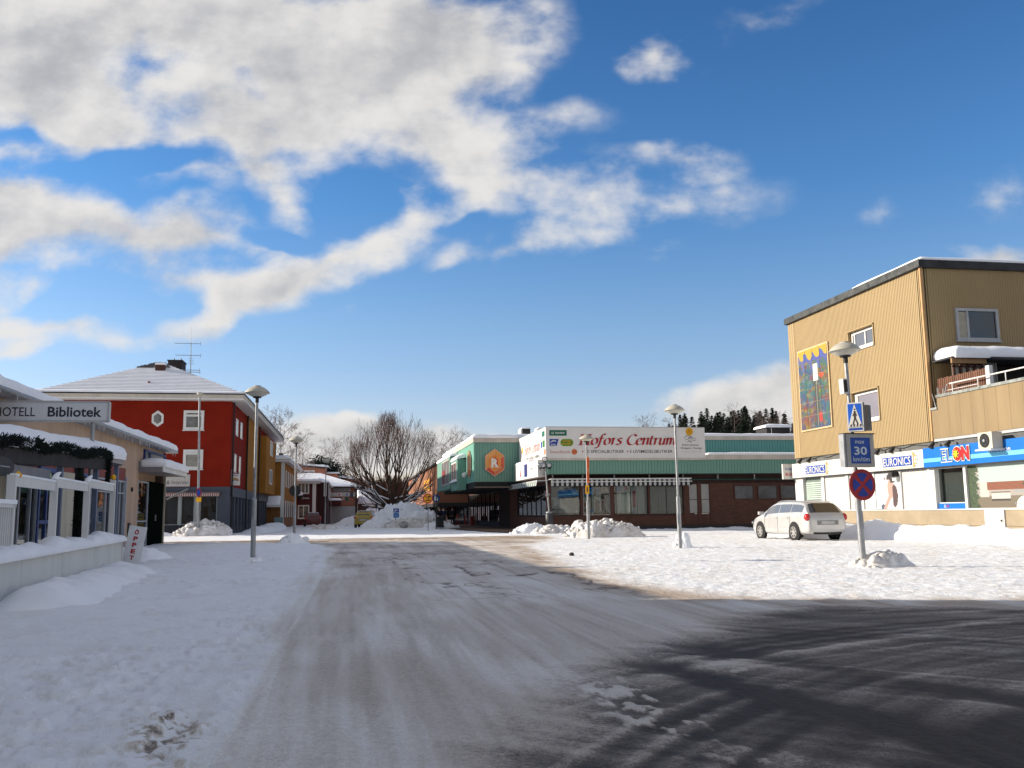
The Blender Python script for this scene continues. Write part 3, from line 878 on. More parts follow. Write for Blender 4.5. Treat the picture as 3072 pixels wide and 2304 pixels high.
# distant hill with snow under bare woods
def make_hill():
    xs = np.linspace(-420, 520, 150); ys = np.linspace(118, 520, 60)
    X, Y = np.meshgrid(xs, ys)
    prof = sst(125, 300, Y + .12 * np.abs(X)) * 8 + sst(200, 480, Y) * 4
    Z = prof * (.75 + .5 * fbm(X * .012, Y * .012, 3, 7)) - .4 + (fbm(X * .1, Y * .1, 3, 9) - .5) * .8 * sst(120, 150, Y)
    nx = len(xs); ny = len(ys)
    F = [(j * nx + i, j * nx + i + 1, (j + 1) * nx + i + 1, (j + 1) * nx + i) for j in range(ny - 1) for i in range(nx - 1)]
    raw('hill', np.stack([X, Y, Z], -1).reshape(-1, 3), np.array(F), mat('hill_snow', (.62, .60, .59), .9, .2, .15, dirt=(.20, .15, .12)), None, True, 'structure')


def hillz(x, y):
    return float((sst(125, 300, y + .12 * abs(x)) * 8 + sst(200, 480, y) * 4) * (.75 + .5 * fbm(np.array(x * .012), np.array(y * .012), 3, 7)) - .4)


make_hill()

# ================================================================== YELLOW CORNER BUILDING (right)
def yellow_building():
    X0 = 20.9; YC = 30.25; YF = 40.9; TOP = 10.05; BOT = 3.55
    p = thing('corner_building', 'tan ribbed three-storey corner building with appliance shop on its ground floor', 'building', (X0, YC, 0))
    F = FXm(X0); FN = FY(YC)
    def yz(x, y): return ax(x, y, X0)
    # holes of the two windows of the lit facade
    w1a = yz(2540, 1010); w1b = yz(2620, 1010)
    def hole(x0, x1, yt0, yb0):    # photo columns far / near, rows at the near column
        a = yz(x0, yt0)[0]; b = yz(x1, yt0)[0]
        return (b, a, yz(x1, yb0)[1], yz(x1, yt0)[1])
    h1 = hole(2541, 2619, 972, 1030); h2 = hole(2552, 2635, 1162, 1255)
    holes_wall(F, YC, YF, BOT, TOP, -.25, 0, [h1, h2]).build('wall', TAN, p)
    MB().box(X0 + .25, 34, YC + .25, YF, 3.3, TOP).build('wall', TAN, p)
    wn = MB(); holes_wall(FN, X0, 34, BOT, TOP, -.25, 0, [], wn); wn.build('wall', TAN, p)
    # ribs
    rb = MB(); y = YC + .03
    while y < YF - .6:
        segs = [(BOT, TOP - .02)]
        for h in (h1, h2):
            if h[0] - .06 < y < h[1] + .02:
                segs = [s for (b0, b1) in segs for s in ((b0, min(b1, h[2] - .07)), (max(b0, h[3] + .04), b1)) if s[1] - s[0] > .05]
        if 34.0 < y < 38.6: pass
        for b0, b1 in segs: rb.fbox(F, y, y + .055, b0, b1, .0005, .012)
        y += .105
    x = X0 + .06
    while x < 30:
        rb.fbox(FN, x, x + .055, BOT + .3, TOP - .02, .0005, .012); x += .105
    rb.build('siding_ribs', TAN, p, kind='stuff')
    # far plain strip panels and corner trims
    for k in range(3): MB().fbox(F, YF - .62 + k * .2, YF - .44 + k * .2, BOT, TOP - .02, .0005, .02).build('siding_strip', TAN, p)
    MB().box(X0 - .05, X0 + .05, YC - .05, YC + .04, BOT, TOP).build('corner_trim', mat('corner_trim_tan', (.50, .29, .13), .6), p)
    # recessed concrete band, roof edge
    MB().box(X0 + .06, 34, 18, YF, 3.28, BOT - .002).build('lintel', mat('lintel_concrete', (.13, .13, .125), .9, .2, 2), p)
    rf = MB(); rf.box(X0 - .12, 34.2, YC - .12, YF + .05, TOP + .002, TOP + .30); rf.build('roof', ROOFD, p)
    MB().box(X0 - .15, X0 - .12, YC - .15, YF + .08, TOP + .02, TOP + .30).build('roof_flashing', mat('roof_flashing', (.035, .036, .036), .6, .5, 3, dirt=(.10, .105, .10), spec=.1), p)
    snow_cap('snow', p, (X0 - .02, YC - .05, TOP + .30), (34, YC - .05, TOP + .30), (34, YC + 4.6, TOP + .30), (X0 - .02, YC + 4.6, TOP + .30), th=.2, nu=40, nv=14, lip=.03, seed=2, edge=.4)
    snow_cap('snow', p, (X0, YF - 2.6, TOP + .30), (30, YF - 2.6, TOP + .30), (30, YF, TOP + .30), (X0, YF, TOP + .30), th=.13, nu=30, nv=10, lip=.03, seed=3)
    # windows in the lit facade (set back in their holes)
    def setback(h, mul, pm, fm, sill=True):
        w = window(F, p, h[0] + .03, h[1] - .03, h[2] + .02, h[3] - .03, .09, mul, (), fm, pm, c=-.2, d=.06)
        if sill: MB().fbox(F, h[0] - .02, h[1] + .02, h[2] - .09, h[2] + .015, -.14, .07).build('sill', WHITE, w)
        MB().fbox(F, h[0] - .05, h[0] - .002, h[2] - .07, h[3] + .04, .002, .05).fbox(F, h[0] - .05, h[1] + .03, h[3] + .002, h[3] + .05, .002, .05).build('frame', TAN, w)
        return w
    setback(h1, (.45, .88), GLASSG, WHITE); setback(h2, (.92,), mat('blind_pane', (.20, .19, .22), .25, .08, 1), WHITE)
    # window in the shaded upper wall
    q0 = ay(2862, 925, YC); q1 = ay(2997, 1024, YC)
    window(FN, p, q0[0], q1[0], q1[1], q0[1], .1, (.27,), (), mat('window_grey', (.40, .41, .42), .5), GLASSD, c=.0, d=.09, sill=.14)
    MB().fbox(FN, q0[0] + .1, q0[0] + (q1[0] - q0[0]) * .25, q1[1] + .1, q0[1] - .14, .032, .05).build('blind', mat('blind_tan', (.36, .33, .26), .7), p)
    # ---------------- mural of enamel panels: an abstract patchwork with a tall chimney
    m0 = yz(2397, 1061); m1 = yz(2485, 1027); m2 = yz(2411, 1291); m3 = yz(2497, 1277)
    ya, yb = (m0[0] + m2[0]) / 2, (m1[0] + m3[0]) / 2; zb, zt = (m2[1] + m3[1]) / 2, (m0[1] + m1[1]) / 2
    mur = thing('mural', 'tall abstract patchwork mural of coloured panels on the tan facade', 'mural', (X0 - .03, ya, zb))
    MB().fbox(F, yb - .07, ya + .07, zb - .07, zt + .07, .032, .07).build('frame', mat('mural_frame', (.55, .40, .22), .5), mur)
    rs = random.Random(11); pal = [(.06, .10, .38), (.04, .22, .42), (.05, .30, .28), (.10, .32, .10), (.62, .45, .02), (.50, .06, .03), (.55, .20, .03), (.25, .12, .35), (.30, .45, .50)]
    seeds = [(rs.random(), rs.random(), rs.choice(pal)) for _ in range(260)]
    def paint(u, v):
        du, dv = u * 1.0, v * 2.4
        wz = .05 * sin(u * 23 + v * 9) + .03 * sin(v * 41)
        if v > .93 + wz * .6 + .05 * abs(u - .5) - .03: return (.58, .38, .01)
        if v > .80 + wz: return (.06, .09, .36) if u > .2 else (.10, .12, .30)
        if .505 < u < .655 and .58 < v < .80: return (.72, .74, .70)
        w_ = .085 - .03 * (1 - v); cu = .60 + .03 * (v - .3)
        if v <= .58 and abs(u - cu) < w_ * (1 - .25 * (.58 - v)) and v > .03: return (.22, .23, .18) if abs(u - cu) < .018 else (.045, .045, .04)
        if (u - .78) ** 2 / .006 + (v - .64) ** 2 / .0012 < 1: return (.62, .07, .01)
        if abs(u - .68) < .075 and .07 < v < .18: return (.55, .03, .02)
        best = min(seeds, key=lambda s: (s[0] - u) ** 2 * 1.0 + ((s[1] - v) * 2.3) ** 2)[2]
        z_ = (.28, .12, .04) if v < .33 and u < .5 else ((.05, .20, .22) if v < .6 and u < .5 else ((.06, .14, .28) if u < .5 else ((.10, .22, .08) if v > .36 else (.04, .16, .30))))
        k = .5 + .12 * sin(u * 50)
        return tuple((best[i] * k + z_[i] * (1 - k)) * .52 for i in range(3))
    nC, nR = 4, 6
    for i in range(nC):
        for j in range(nR):
            u0, u1 = i / nC + .004, (i + 1) / nC - .004; v0, v1 = j / nR + .002, (j + 1) / nR - .002
            print_panel('panel', F, ya + (yb - ya) * u0, ya + (yb - ya) * u1, zb + (zt - zb) * v0, zb + (zt - zb) * v1, .085, 9, 14,
                        lambda a, b, u0=u0, u1=u1, v0=v0, v1=v1: paint(u0 + (u1 - u0) * a, v0 + (v1 - v0) * b), mur)
    # ---------------- ground floor
    Yn = 17.0
    MB().box(X0 + .25, 34, 17, YF, 0, 3.28).build('wall', WHITEP, p)
    MB().fbox(F, Yn, YF + .03, 0, .53, -.24, .10).build('plinth', BEIGE, p)
    MB().fbox(F, Yn, YF + .03, .54, 1.06, -.24, .10).build('plinth', BEIGE, p)
    MB().fbox(F, Yn, YF + .04, 1.062, 1.10, -.2, .14).build('plinth_cap', WHITE, p)
    E = lambda x, y=1450: yz(2200 + x * .3942, y)[0]
    cols = [(480, 538), (678, 698), (862, 884), (980, 992), (1262, 1286), (1492, 1545), (1766, 1784)]
    for a, b in cols: MB().fbox(F, E(b), E(a), 1.102, 2.58, -.2, .06).build('pilaster', WHITE, p)
    for a, b in ((700, 860), (886, 978), (994, 1066), (1288, 1490)):
        MB().fbox(F, E(b), E(a), 1.102, 2.58, -.2, .0).build('wall_panel', mat('panel_cool_white', (.47, .46, .445), .5, .05, .9), p)
    MB().fbox(F, E(1080), E(1066), 1.102, 2.58, -.2, .03).build('pilaster', WHITE, p)
    # small framed notice
    MB().fbox(F, E(968), E(932), 1.45, 1.85, .002, .03).build('notice_frame', REDP, p)
    MB().fbox(F, E(964), E(936), 1.49, 1.81, .031, .036).build('notice', WHITEP, p)
    # louvred vent
    lv = MB().fbox(F, E(678), E(538), 1.102, 2.58, -.2, -.1).build('louvre_back', mat('louvre_grey', (.16, .20, .18), .5), p)
    for k in range(14): MB().fbox(F, E(672), E(546), 1.14 + k * .09, 1.14 + k * .09 + .062, -.1, -.045).build('slat', mat('louvre_slat', (.42, .50, .44), .5), lv)
    # poster with a reclining person in profile (plain generic picture)
    def girl(u, v):
        e = lambda cx, cy, rx, ry: ((u - cx) / rx) ** 2 + ((v - cy) / ry) ** 2 < 1
        if e(.70, .84, .20, .14) and not e(.55, .74, .1, .06): return (.055, .035, .035)
        if e(.80, .35, .14, .30) and u > .72: return (.10, .05, .05)
        if e(.66, .56, .14, .26): return (.62, .38, .30)
        if abs(u - (.36 + (v - .0) * .75)) < .07 and v < .42: return (.60, .36, .29)
        if e(.30, .06, .09, .07): return (.07, .09, .16)
        if e(.86, .72, .1, .05): return (.55, .72, .78)
        if e(.42, .83, .04, .03): return (.30, .18, .22)
        return (.66 + .05 * v, .72, .73)
    po = thing('poster', 'pale shop window poster of a dark-haired figure beneath the second blue logo', 'poster', (X0, E(1260), 1.1))
    print_panel('picture', F, E(1082), E(1260), 1.12, 2.56, .012, 40, 44, girl, po)
    # shop window and kitchen advert
    MB().fbox(F, E(1766), E(1545), 1.102, 2.58, -.9, -.88).build('backdrop', mat('shop_dark', (.03, .04, .04), .8), p)
    window(F, p, E(1766) + .01, E(1545) - .01, 1.3, 2.56, .03, (), (), WHITE, GLASS, c=-.1, d=.05)
    MB().fbox(F, E(1765), E(1547), 1.104, 1.298, -.1, -.02).build('footer_band', BLUEB, p)
    letter(F, 'EL', E(1590), E(1604), 1.15, 1.25, -.015, WHITE, p); letter(F, 'ON', E(1605), E(1625), 1.15, 1.25, -.015, REDP, p)
    for (a, b, z0, z1, mm) in ((1560, 1600, 1.3, 2.2, mat('dim_shelf', (.12, .15, .15), .6)), (1640, 1700, 1.3, 2.05, mat('dim_stand', (.05, .10, .10), .6)), (1712, 1750, 1.3, 1.75, CURT)):
        MB().fbox(F, E(b), E(a), z0, z1, -.85, -.5).build('display_stand', mm, p)
    MB().fbox(F, E(1720), E(1655), 2.3, 2.33, -.6, -.5).build('ceiling_tube', emat('lit_tube', (.8, .95, .9), 2.0), p)
    def kitchen(u, v):
        n = (sin(u * 90) * sin(v * 77) + sin(u * 41 + v * 60)) * .5
        if v > .60 and not (u < .16 + .03 * n or u > .86 + .02 * n): return (.50, .62, .52 + .08 * v)
        r9 = random.random()
        if (u < .14 + .05 * n * r9 + .02 * sin(v * 30)) or (u > .85 + .04 * n * r9 and v > .30) or (abs(u - .80) < .03 * (1.1 - v) and v > .5): return (.02 + .05 * r9, .05 + .09 * r9 * r9, .015 + .03 * r9)
        if u > .88 and v < .28: return (.62, .72, .68)
        if .28 < u < .80 and .42 < v < .60: return (.26 + .06 * n, .08, .035)
        if .17 < u < .30 and .26 < v < .62: return (.58, .57, .52)
        if .66 < u < .82 and .34 < v < .56: return (.36, .36, .34)
        if .33 < u < .60 and .20 < v < .36: return (.60, .58, .54) if v < .345 else (.12, .06, .04)
        if .33 < u < .60 and .17 < v < .20: return (.05, .04, .03)
        if v < .28: return (.20 + .02 * n, .16, .11)
        return (.42, .38, .33)
    kp = thing('window_advert', 'large window print of a white kitchen among trees below the blue fascia', 'advert', (X0, E(2400), 1.1))
    print_panel('picture', F, E(1786), E(2330), 1.12, 2.56, -.02, 90, 44, kitchen, kp)
    dd = MB(); dd.disc(F, E(2212), 1.16, .42, -.015, -.008, 30, ry=.34); dd.build('round_label', WHITEP, kp)
    letter(F, 'Kitchens', E(2130), E(2200), 1.22, 1.30, -.006, mat('lbl', (.25, .27, .28), .5), kp)
    MB().fbox(F, 17, E(2332), 1.102, 2.58, -.2, .05).build('pilaster', WHITE, p)
    MB().fbox(F, E(2335), E(1770), 1.102, 1.118, -.1, .07).build('sill', WHITE, p)
    # hatch in the plinth
    hb = MB().fbox(F, E(2070), E(1922), .36, 1.058, .101, .15).build('meter_hatch', WHITE, p)
    MB().fbox(F, E(2058), E(1938), .46, .98, .151, .165).build('door', WHITEP, hb)
    MB().fbox(F, E(2056), E(2048), .68, .74, .166, .19).build('handle', DARK, hb)
    # fascia boards
    zt_, zb_ = 3.28, 2.62
    MB().fbox(F, E(1502), E(486), zb_, zt_, .0, .22).build('fascia', WHITEP, p)
    MB().fbox(F, E(1504), E(484), zb_ - .035, zb_ - .002, .0, .2).build('fascia_edge', DARK, p)
    MB().fbox(F, Yn, E(1504), zb_ - .02, zt_ + .02, .0, .24).build('fascia', BLUEB, p)
    MB().fbox(F, Yn, E(1504), zb_ + .16, zb_ + .30, .241, .246).build('stripe', CYAN, p)
    MB().fbox(F, Yn, E(1504), zb_ - .06, zb_ - .022, .0, .22).build('fascia_edge', DARK, p)
    # shop logos
    def euro(xa, xb, lab):
        t = thing('shop_sign', lab, 'sign', (X0 - .22, E(xb), zb_), 'blue and white shop signs on the white fascia')
        a, b = E(xa), E(xb); w = a - b
        MB().fbox(F, b - .02 * w, a + .04 * w, zb_ + .04, zb_ + .60, .222, .235).build('back_plate', mat('logo_edge', (.75, .42, .22), .5), t)
        MB().fbox(F, b - .005 * w, a + .025 * w, zb_ + .06, zb_ + .58, .236, .245).build('back_plate', WHITEP, t)
        MB().fbox(F, b + .03 * w, a, zb_ + .12, zb_ + .48, .246, .26).build('blue_bar', BLUE, t)
        letter(F, 'EURONICS', a - .03 * w, b + .06 * w, zb_ + .15, zb_ + .45, .268, WHITEP, t, bold=.012)
        for k in range(5):
            an = radians(80 - k * 40); cx, cz = b - .02 * w + .11 * w * cos(an) * -.8, zb_ + .32 + .22 * sin(an)
            MB().fpoly(F, [(cx + (.055 if q % 2 == 0 else .022) * cos(pi / 2 + q * pi / 5), cz + (.055 if q % 2 == 0 else .022) * sin(pi / 2 + q * pi / 5)) for q in range(10)], .27, .28).build('star', YEL, t)
        return t
    euro(588, 752, 'blue and white electronics sign at the far end of the white fascia above the louvre')
    euro(1192, 1424, 'blue and white electronics sign on the white fascia next to the blue one')
    el = thing('shop_sign', 'white and red outlined appliance shop lettering on the blue fascia', 'sign', (X0 - .24, E(1875), zb_))
    a, b = E(1645), E(1872); w = a - b
    letter(F, 'EL', a, a - .40 * w, zb_ + .10, zb_ + .60, .27, WHITEP, el, bold=.05); letter(F, 'EL', a - .015 * w, a - .385 * w, zb_ + .14, zb_ + .56, .285, mat('el_blue', (.01, .12, .42), .5), el, bold=.0)
    letter(F, 'ON', a - .42 * w, b, zb_ + .09, zb_ + .64, .27, WHITEP, el, bold=.10); letter(F, 'ON', a - .44 * w, b + .015 * w, zb_ + .12, zb_ + .61, .285, REDP, el, bold=.055)
    sx, sz = a - .555 * w, zb_ + .365
    MB().fpoly(F, [(sx + (.20 if q % 2 == 0 else .075) * cos(q * pi / 8), sz + (.20 if q % 2 == 0 else .075) * sin(q * pi / 8)) for q in range(16)], .29, .31).build('sun_burst', mat('sunburst', (.80, .50, .02), .5), el)
    t = thing('shop_sign', 'thin white lettering on the blue fascia beneath the air conditioner', 'sign', (X0 - .24, E(2190), 2.9))
    letter(F, 'VITVAROR', E(2010), E(2190), 2.93, 3.03, .25, WHITEP, t)
    # end blade sign
    bl = thing('blade_sign', 'small white box sign with red lettering sticking out at the far corner', 'sign', (X0 - .7, YF + .1, 2.6))
    MB().box(X0 - .62, X0 - .02, YF + .05, YF + .17, 2.58, 3.30).build('box', WHITEP, bl)
    FE = FY(YF + .05)
    letter(FE, 'EURO', X0 - .50, X0 - .08, 3.0, 3.12, .004, BLUE, bl); letter(FE, 'ELON', X0 - .5, X0 - .05, 2.74, 2.88, .004, REDP, bl, bold=.03)
    # spot lights over the fascia
    for k, xx in enumerate((552, 625, 1155, 1268, 1580, 1705)):
        yy = E(xx); s_ = MB(); s_.tube((X0 - .0, yy, 3.46), (X0 - .22, yy, 3.50), .015, n=6); s_.build('arm', DARK, sp := MB().tube((X0 - .17, yy, 3.46), (X0 - .32, yy, 3.30), .06, .085, 10).build('spotlight', DARK, p))
    cb = MB(); prev = None
    for k in range(40):
        q = (X0 + .03, E(520) + (E(1490) - E(520)) * k / 39, 3.47 + .04 * sin(k * 1.1))
        if prev: cb.tube(prev, q, .012, n=5)
        prev = q
    cb.build('cable', DARK, p)
    lw = E(1258)
    MB().fbox(F, lw - .12, lw + .12, 2.36, 2.54, .06, .34).build('flood_lamp', DARK, p); MB().fbox(F, lw - .16, lw + .10, 2.20, 2.34, .06, .2).build('sensor_box', WHITE, p)
    # air conditioner
    ac = thing('air_conditioner', 'beige outdoor air conditioner unit with round black fan under the balcony', 'air conditioner', (X0 - .5, E(2100), 3.05))
    ya_, yb_ = E(2100, 1320), E(1990, 1320)
    xo = X0 - .62; cr = mat('unit_beige', (.55, .50, .40), .5, .08)
    MB().box(xo, X0 - .25, ya_ - .0, yb_, 3.02, 3.56).build('casing', cr, ac)
    FA = FXm(xo)
    fan = MB().disc(FA, yb_ - .32, 3.29, .23, .002, .02, 24).build('fan_grille', BLACK, ac)
    for k in range(6): MB().fpoly(FA, [(yb_ - .32 + .05 * cos(k * pi / 3), 3.29 + .05 * sin(k * pi / 3)), (yb_ - .32 + .2 * cos(k * pi / 3), 3.29 + .2 * sin(k * pi / 3)), (yb_ - .32 + .2 * cos(k * pi / 3 + .35), 3.29 + .2 * sin(k * pi / 3 + .35))], .021, .026).build('blade', DARK, fan)
    MB().disc(FA, yb_ - .32, 3.29, .05, .027, .045, 14).build('hub', mat('hub_grey', (.3, .3, .32), .4), fan)
    MB().box(xo - .1, X0 - .2, ya_ - .04, yb_ + .06, 2.965, 3.018).build('bracket', WHITEP, ac)
    # ---------------- balcony
    zf = 3.62
    def bz(x, y, X=X0): return ax(x, y, X)
    pt = bz(2900, 1180)[1]
    pz = (bz(2830, 1187)[1] + bz(3050, 1149)[1]) / 2
    for k in range(14):
        y1 = YC - .42 - k * .62; MB().fbox(F, y1 - .612, y1, zf, pz, -.1, .02).build('parapet_panel', TANP, p)
    MB().fbox(F, YC - .41, YC - .06, zf, pz - .42, -.1, .015).build('parapet_panel', TANP, p)
    MB().fbox(F, 21, YC - .42, pz + .002, pz + .10, -.16, .06).build('coping', mat('coping_grey', (.30, .32, .30), .7, .4, 4), p)
    MB().fbox(F, YC - .43, YC - .055, pz - .418, pz - .34, -.16, .06).build('coping', mat('coping_grey', (.3, .32, .3)), p)
    MB().box(X0 + .1, 29, 21, YC - .002, zf + .01, zf + .22).build('balcony_slab', mat('slab_grey', (.42, .43, .44), .8), p)
    MB().box(X0 + .0, 29, 21, YC - .06, zf - .10, zf - .004).build('soffit', mat('slab_grey', (.42, .43, .44)), p)
    rl = MB(); zr = pz + .42; rl.tube((X0 + .02, YC - 1.15, zr - .0), (X0 + .02, 21, zr), .028, n=8)
    for k in range(6): rl.tube((X0 + .02, YC - 1.3 - k * 1.35, pz + .09), (X0 + .02, YC - 1.3 - k * 1.35, zr), .02, n=6)
    rl.build('handrail', mat('rail_white', (.62, .60, .57), .5), p)
    MB().tube((X0 + .02, YC - 1.0, pz + .2), (X0 + .02, YC - 2.6, pz + .2), .014, n=6).build('handrail', mat('rail_white', (.6, .6, .57)), p)
    # dish
    ds = thing('satellite_dish', 'white satellite dish on the balcony parapet in front of the slatted fence', 'satellite dish', (X0 - .05, YC - .95, pz + .1))
    dm = MB(); dm.lathe((0, 0, 0), [(0.0, .03), (.12, .035), (.22, .06), (.31, .105), (.315, .10), (.22, .045), (.0, .012)], 26)
    dd = dm.build('dish', WHITE, ds); dd.rotation_euler = (radians(8), radians(-68), 0); dd.location = (0, 0, .32)
    MB().tube((X0 - .05, YC - .95, pz + .1), (X0 + .06, YC - .95, pz + .42), .02, n=6).tube((X0 + .0, YC - .95, pz + .36), (X0 - .36, YC - .98, pz + .16), .01, n=6).build('mount', GALV, ds)
    # slatted screen
    sc = bz(2797, 1141, X0 + .25); sc2 = bz(2958, 1101, X0 + .25); n = 24
    for k in range(n):
        y0 = YC - .12 - (YC - .12 - sc2[0]) * k / n; MB().box(X0 + .25, X0 + .275, y0 - .085, y0, 4.0 + .04, (sc[1] + sc2[1]) / 2 - .02 + .012 * (k % 3)).build('slat', WOODF, p)
    MB().box(X0 + .2, X0 + .34, sc2[0] - .2, sc2[0] - .02, 4.0, (sc[1] + sc2[1]) / 2 + .05).build('screen_post', WHITE, p)
    # lean-to roof over the balcony with its glazing
    zr0 = ay(2800, 1068, YC - 1.2)[1]; xr1 = ay(2962, 1070, YC - 1.2)[0]
    MB().box(X0 + .12, xr1, YC - 1.25, YC - .03, zr0 - .06, zr0).build('awning_roof', ROOFD, p)
    MB().box(X0 + .14, xr1 - .06, YC - 1.22, YC - 1.14, zr0 - .24, zr0 - .062).build('beam', mat('beam_tan', (.30, .17, .08), .6), p)
    MB().box(xr1 + .002, 29, YC - 1.45, YC - .03, zr0 - .12, zr0 - .03).build('awning_roof', ROOFD, p)
    snow_cap('snow', p, (X0 + .3, YC - 1.25, zr0), (28, YC - 1.5, zr0), (28, YC - .05, zr0 + .1), (X0 + .3, YC - .05, zr0 + .1), th=.42, nu=70, nv=14, lip=.07, seed=8, sag=.1, edge=.35)
    FB = FY(YC - 1.0)
    MB().box(X0 + .3, xr1 - .1, YC - .98, YC - .95, 4.0, zr0 - .26).build('glazing_panel', mat('frosted_panel', (.42, .40, .33), .5), p)
    for k in range(5):
        xx = X0 + .28 + (xr1 - X0 - .45) * k / 4; MB().box(xx, xx + .09, YC - 1.06, YC - .985, 4.0, zr0 - .25).build('post', BROWN, p)
    MB().box(X0 + .28, xr1 - .1, YC - 1.06, YC - .985, zr0 - .35, zr0 - .30).build('beam', BROWN, p)
    MB().box(xr1 - .02, 29, YC - .2, YC - .12, 3.9, zr0 - .15).build('dark_opening', mat('dark_room', (.02, .018, .018), .9), p)
    cu = MB()
    for k in range(9): cu.box(xr1 + .05 + k * .06, xr1 + .10 + k * .06, YC - .9 + .03 * (k % 2), YC - .85 + .03 * (k % 2), 4.9 - .9, zr0 - .15)
    cu.build('curtain', mat('balcony_curtain', (.28, .27, .24), .9), p)
    # frosty climber rods at the nook
    fr = MB(); rr = random.Random(4)
    for k in range(14): fr.tube((X0 + rr.uniform(.02, .3), YC - .1 - rr.uniform(0, .3), 4.2), (X0 + rr.uniform(.0, .3), YC - .1 - rr.uniform(0, .5), 4.9 + rr.uniform(0, .6)), .008, n=4)
    fr.build('frosted_stems', mat('frost_grey', (.5, .5, .5), .8), p)
    return p


yellow_building()


# ================================================================== SHOPPING CENTRE (middle)
def centre():
    Y0 = 54.0; X0 = 11.55; XE = 40.0
    p = thing('shopping_centre', 'low brown brick shopping centre with green board fascia and snowy flat roof', 'building', (X0, Y0, 0))
    F = FY(Y0); FS = FXm(X0)
    def q(x, y, Y=Y0): return ay(x, y, Y)
    def xs(x): return ay(x, 1480, Y0)[0]
    # floor slab/dark base, low brick wall
    MB().box(X0, XE, Y0 + .0, Y0 + .35, 0, .30).build('base', DARK, p)
    WL = [1650, 1741, 1749, 1831, 1841, 1944, 1949, 2050]
    MB().box(X0 + .002, xs(2062), Y0 + .002, Y0 + .3, .302, .88).build('wall', BRICK, p)
    MB().box(X0 - .02, xs(2062), Y0 - .04, Y0 + .3, .882, .93).build('sill', BROWN, p)
    MB().box(xs(2129) + .05, XE, Y0 + .002, Y0 + .3, .302, 1.78).build('wall', BRICK, p)
    MB().box(xs(2129) + .05, xs(2200), Y0 + .002, Y0 + .3, 1.782, 2.818).build('wall', BRICK, p)
    MB().box(X0 + .002, XE, Y0 + .002, Y0 + .3, 2.82, 3.36).build('lintel', mat('lintel_brown', (.035, .018, .014), .8, .2), p)
    # piers
    def pier(xa, xb, m=BROWN, z0=.932): MB().box(xs(xa), xs(xb), Y0 - .03, Y0 + .25, z0, 2.82).build('pier', m, p)
    MB().box(X0 + .0, xs(1652), Y0 - .02, Y0 + .25, .932, 2.82).build('pier', BRICK, p)
    for a, b in ((1741, 1749), (1831, 1841), (1944, 1949), (2050, 2066), (2093, 2102), (2129, 2136)): pier(a, b, z0=.932 if a < 2049 else .31)
    MB().box(xs(2060), xs(2130), Y0 + .0, Y0 + .2, .302, .95).build('wall', BROWN, p)
    # interior room behind the glass
    MB().box(X0 + .4, xs(2135), Y0 + 3.0, Y0 + 3.1, 0, 3.3).build('back_wall', mat('interior_wall', (.10, .088, .075), .9, .5, .4), p)
    MB().box(X0 + .3, xs(2135), Y0 + .3, Y0 + 3.0, .5, .55).build('interior_floor', mat('interior_floor', (.28, .20, .11), .6), p)
    wn = []
    for a, b in ((1652, 1741), (1749, 1831), (1841, 1944), (1949, 2050)):
        wn.append(window(F, p, xs(a) + .01, xs(b) - .01, .95, 2.80, .04, (.5,) if a > 1840 else ((.62,) if a > 1700 else ()), (), DARK if a != 1749 else GALV, GLASS, c=-.1, d=.05))
    rd = random.Random(3)
    for (a, b, z0, z1, y, m_) in ((1765, 1775, .6, 2.6, .6, mat('shop_pipe', (.12, .13, .16), .5)), (1782, 1787, .6, 2.7, .5, GALV), (1795, 1812, 1.9, 2.6, .7, CURT), (1800, 1826, .6, 1.7, .9, mat('shop_figure', (.16, .10, .08), .8)),
                                 (1858, 1882, .95, 2.75, .5, CURT), (1884, 1898, .95, 2.75, .55, CURT), (1900, 1918, .95, 2.75, .5, CURT), (1921, 1943, .95, 2.72, .6, CURT), (1955, 1985, .95, 2.6, .7, mat('curtain_grey', (.15, .148, .14), .9)), (1987, 2048, .95, 2.6, .75, mat('curtain_grey', (.3, .29, .28)))):
        MB().box(xs(a), xs(b), Y0 + y, Y0 + y + .06, z0, z1).build('display_panel', m_, p)
    MB().box(xs(1905), xs(1913), Y0 + .48, Y0 + .49, 1.4, 2.4).build('poster', REDL, p)
    for xx in (1691, 1886):
        MB().box(xs(xx) - .28, xs(xx) + .28, Y0 + .5, Y0 + .52, 2.38, 2.44).build('hanging_card', WHITEP, p); MB().box(xs(xx) - .08, xs(xx) + .08, Y0 + .49, Y0 + .5, 2.44, 2.68).build('hanging_card', REDL, p)
    # swirling grey reflection painted on a panel behind the first window
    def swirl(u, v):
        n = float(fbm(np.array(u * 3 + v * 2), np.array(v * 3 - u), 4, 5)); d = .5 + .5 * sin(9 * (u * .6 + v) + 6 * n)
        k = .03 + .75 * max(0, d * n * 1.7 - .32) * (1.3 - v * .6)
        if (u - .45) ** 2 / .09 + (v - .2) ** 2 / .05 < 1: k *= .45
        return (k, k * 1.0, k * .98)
    print_panel('painted_reflection', F, xs(1654), xs(1740), .97, 2.78, -.35, 44, 40, swirl, p)
    for a, b in ((2066, 2093), (2102, 2129)):
        window(F, p, xs(a), xs(b), .97, 2.80, .04, (), (.47,), BROWN, mat('shaded_pane', (.33, .33, .31), .2, .15, 1), c=-.05, d=.05)
    for a, b in ((2203, 2262), (2273, 2333), (2341, 2400), (2410, 2470)):
        window(F, p, xs(a), xs(b), 1.80, 2.68, .05, (), (), BROWN, mat('high_pane', (.10, .105, .11), .1, .4, .7), c=-.05, d=.06)
    MB().box(xs(2200), XE, Y0 + .05, Y0 + .2, 1.782, 2.82).build('window_band', BROWN, p)
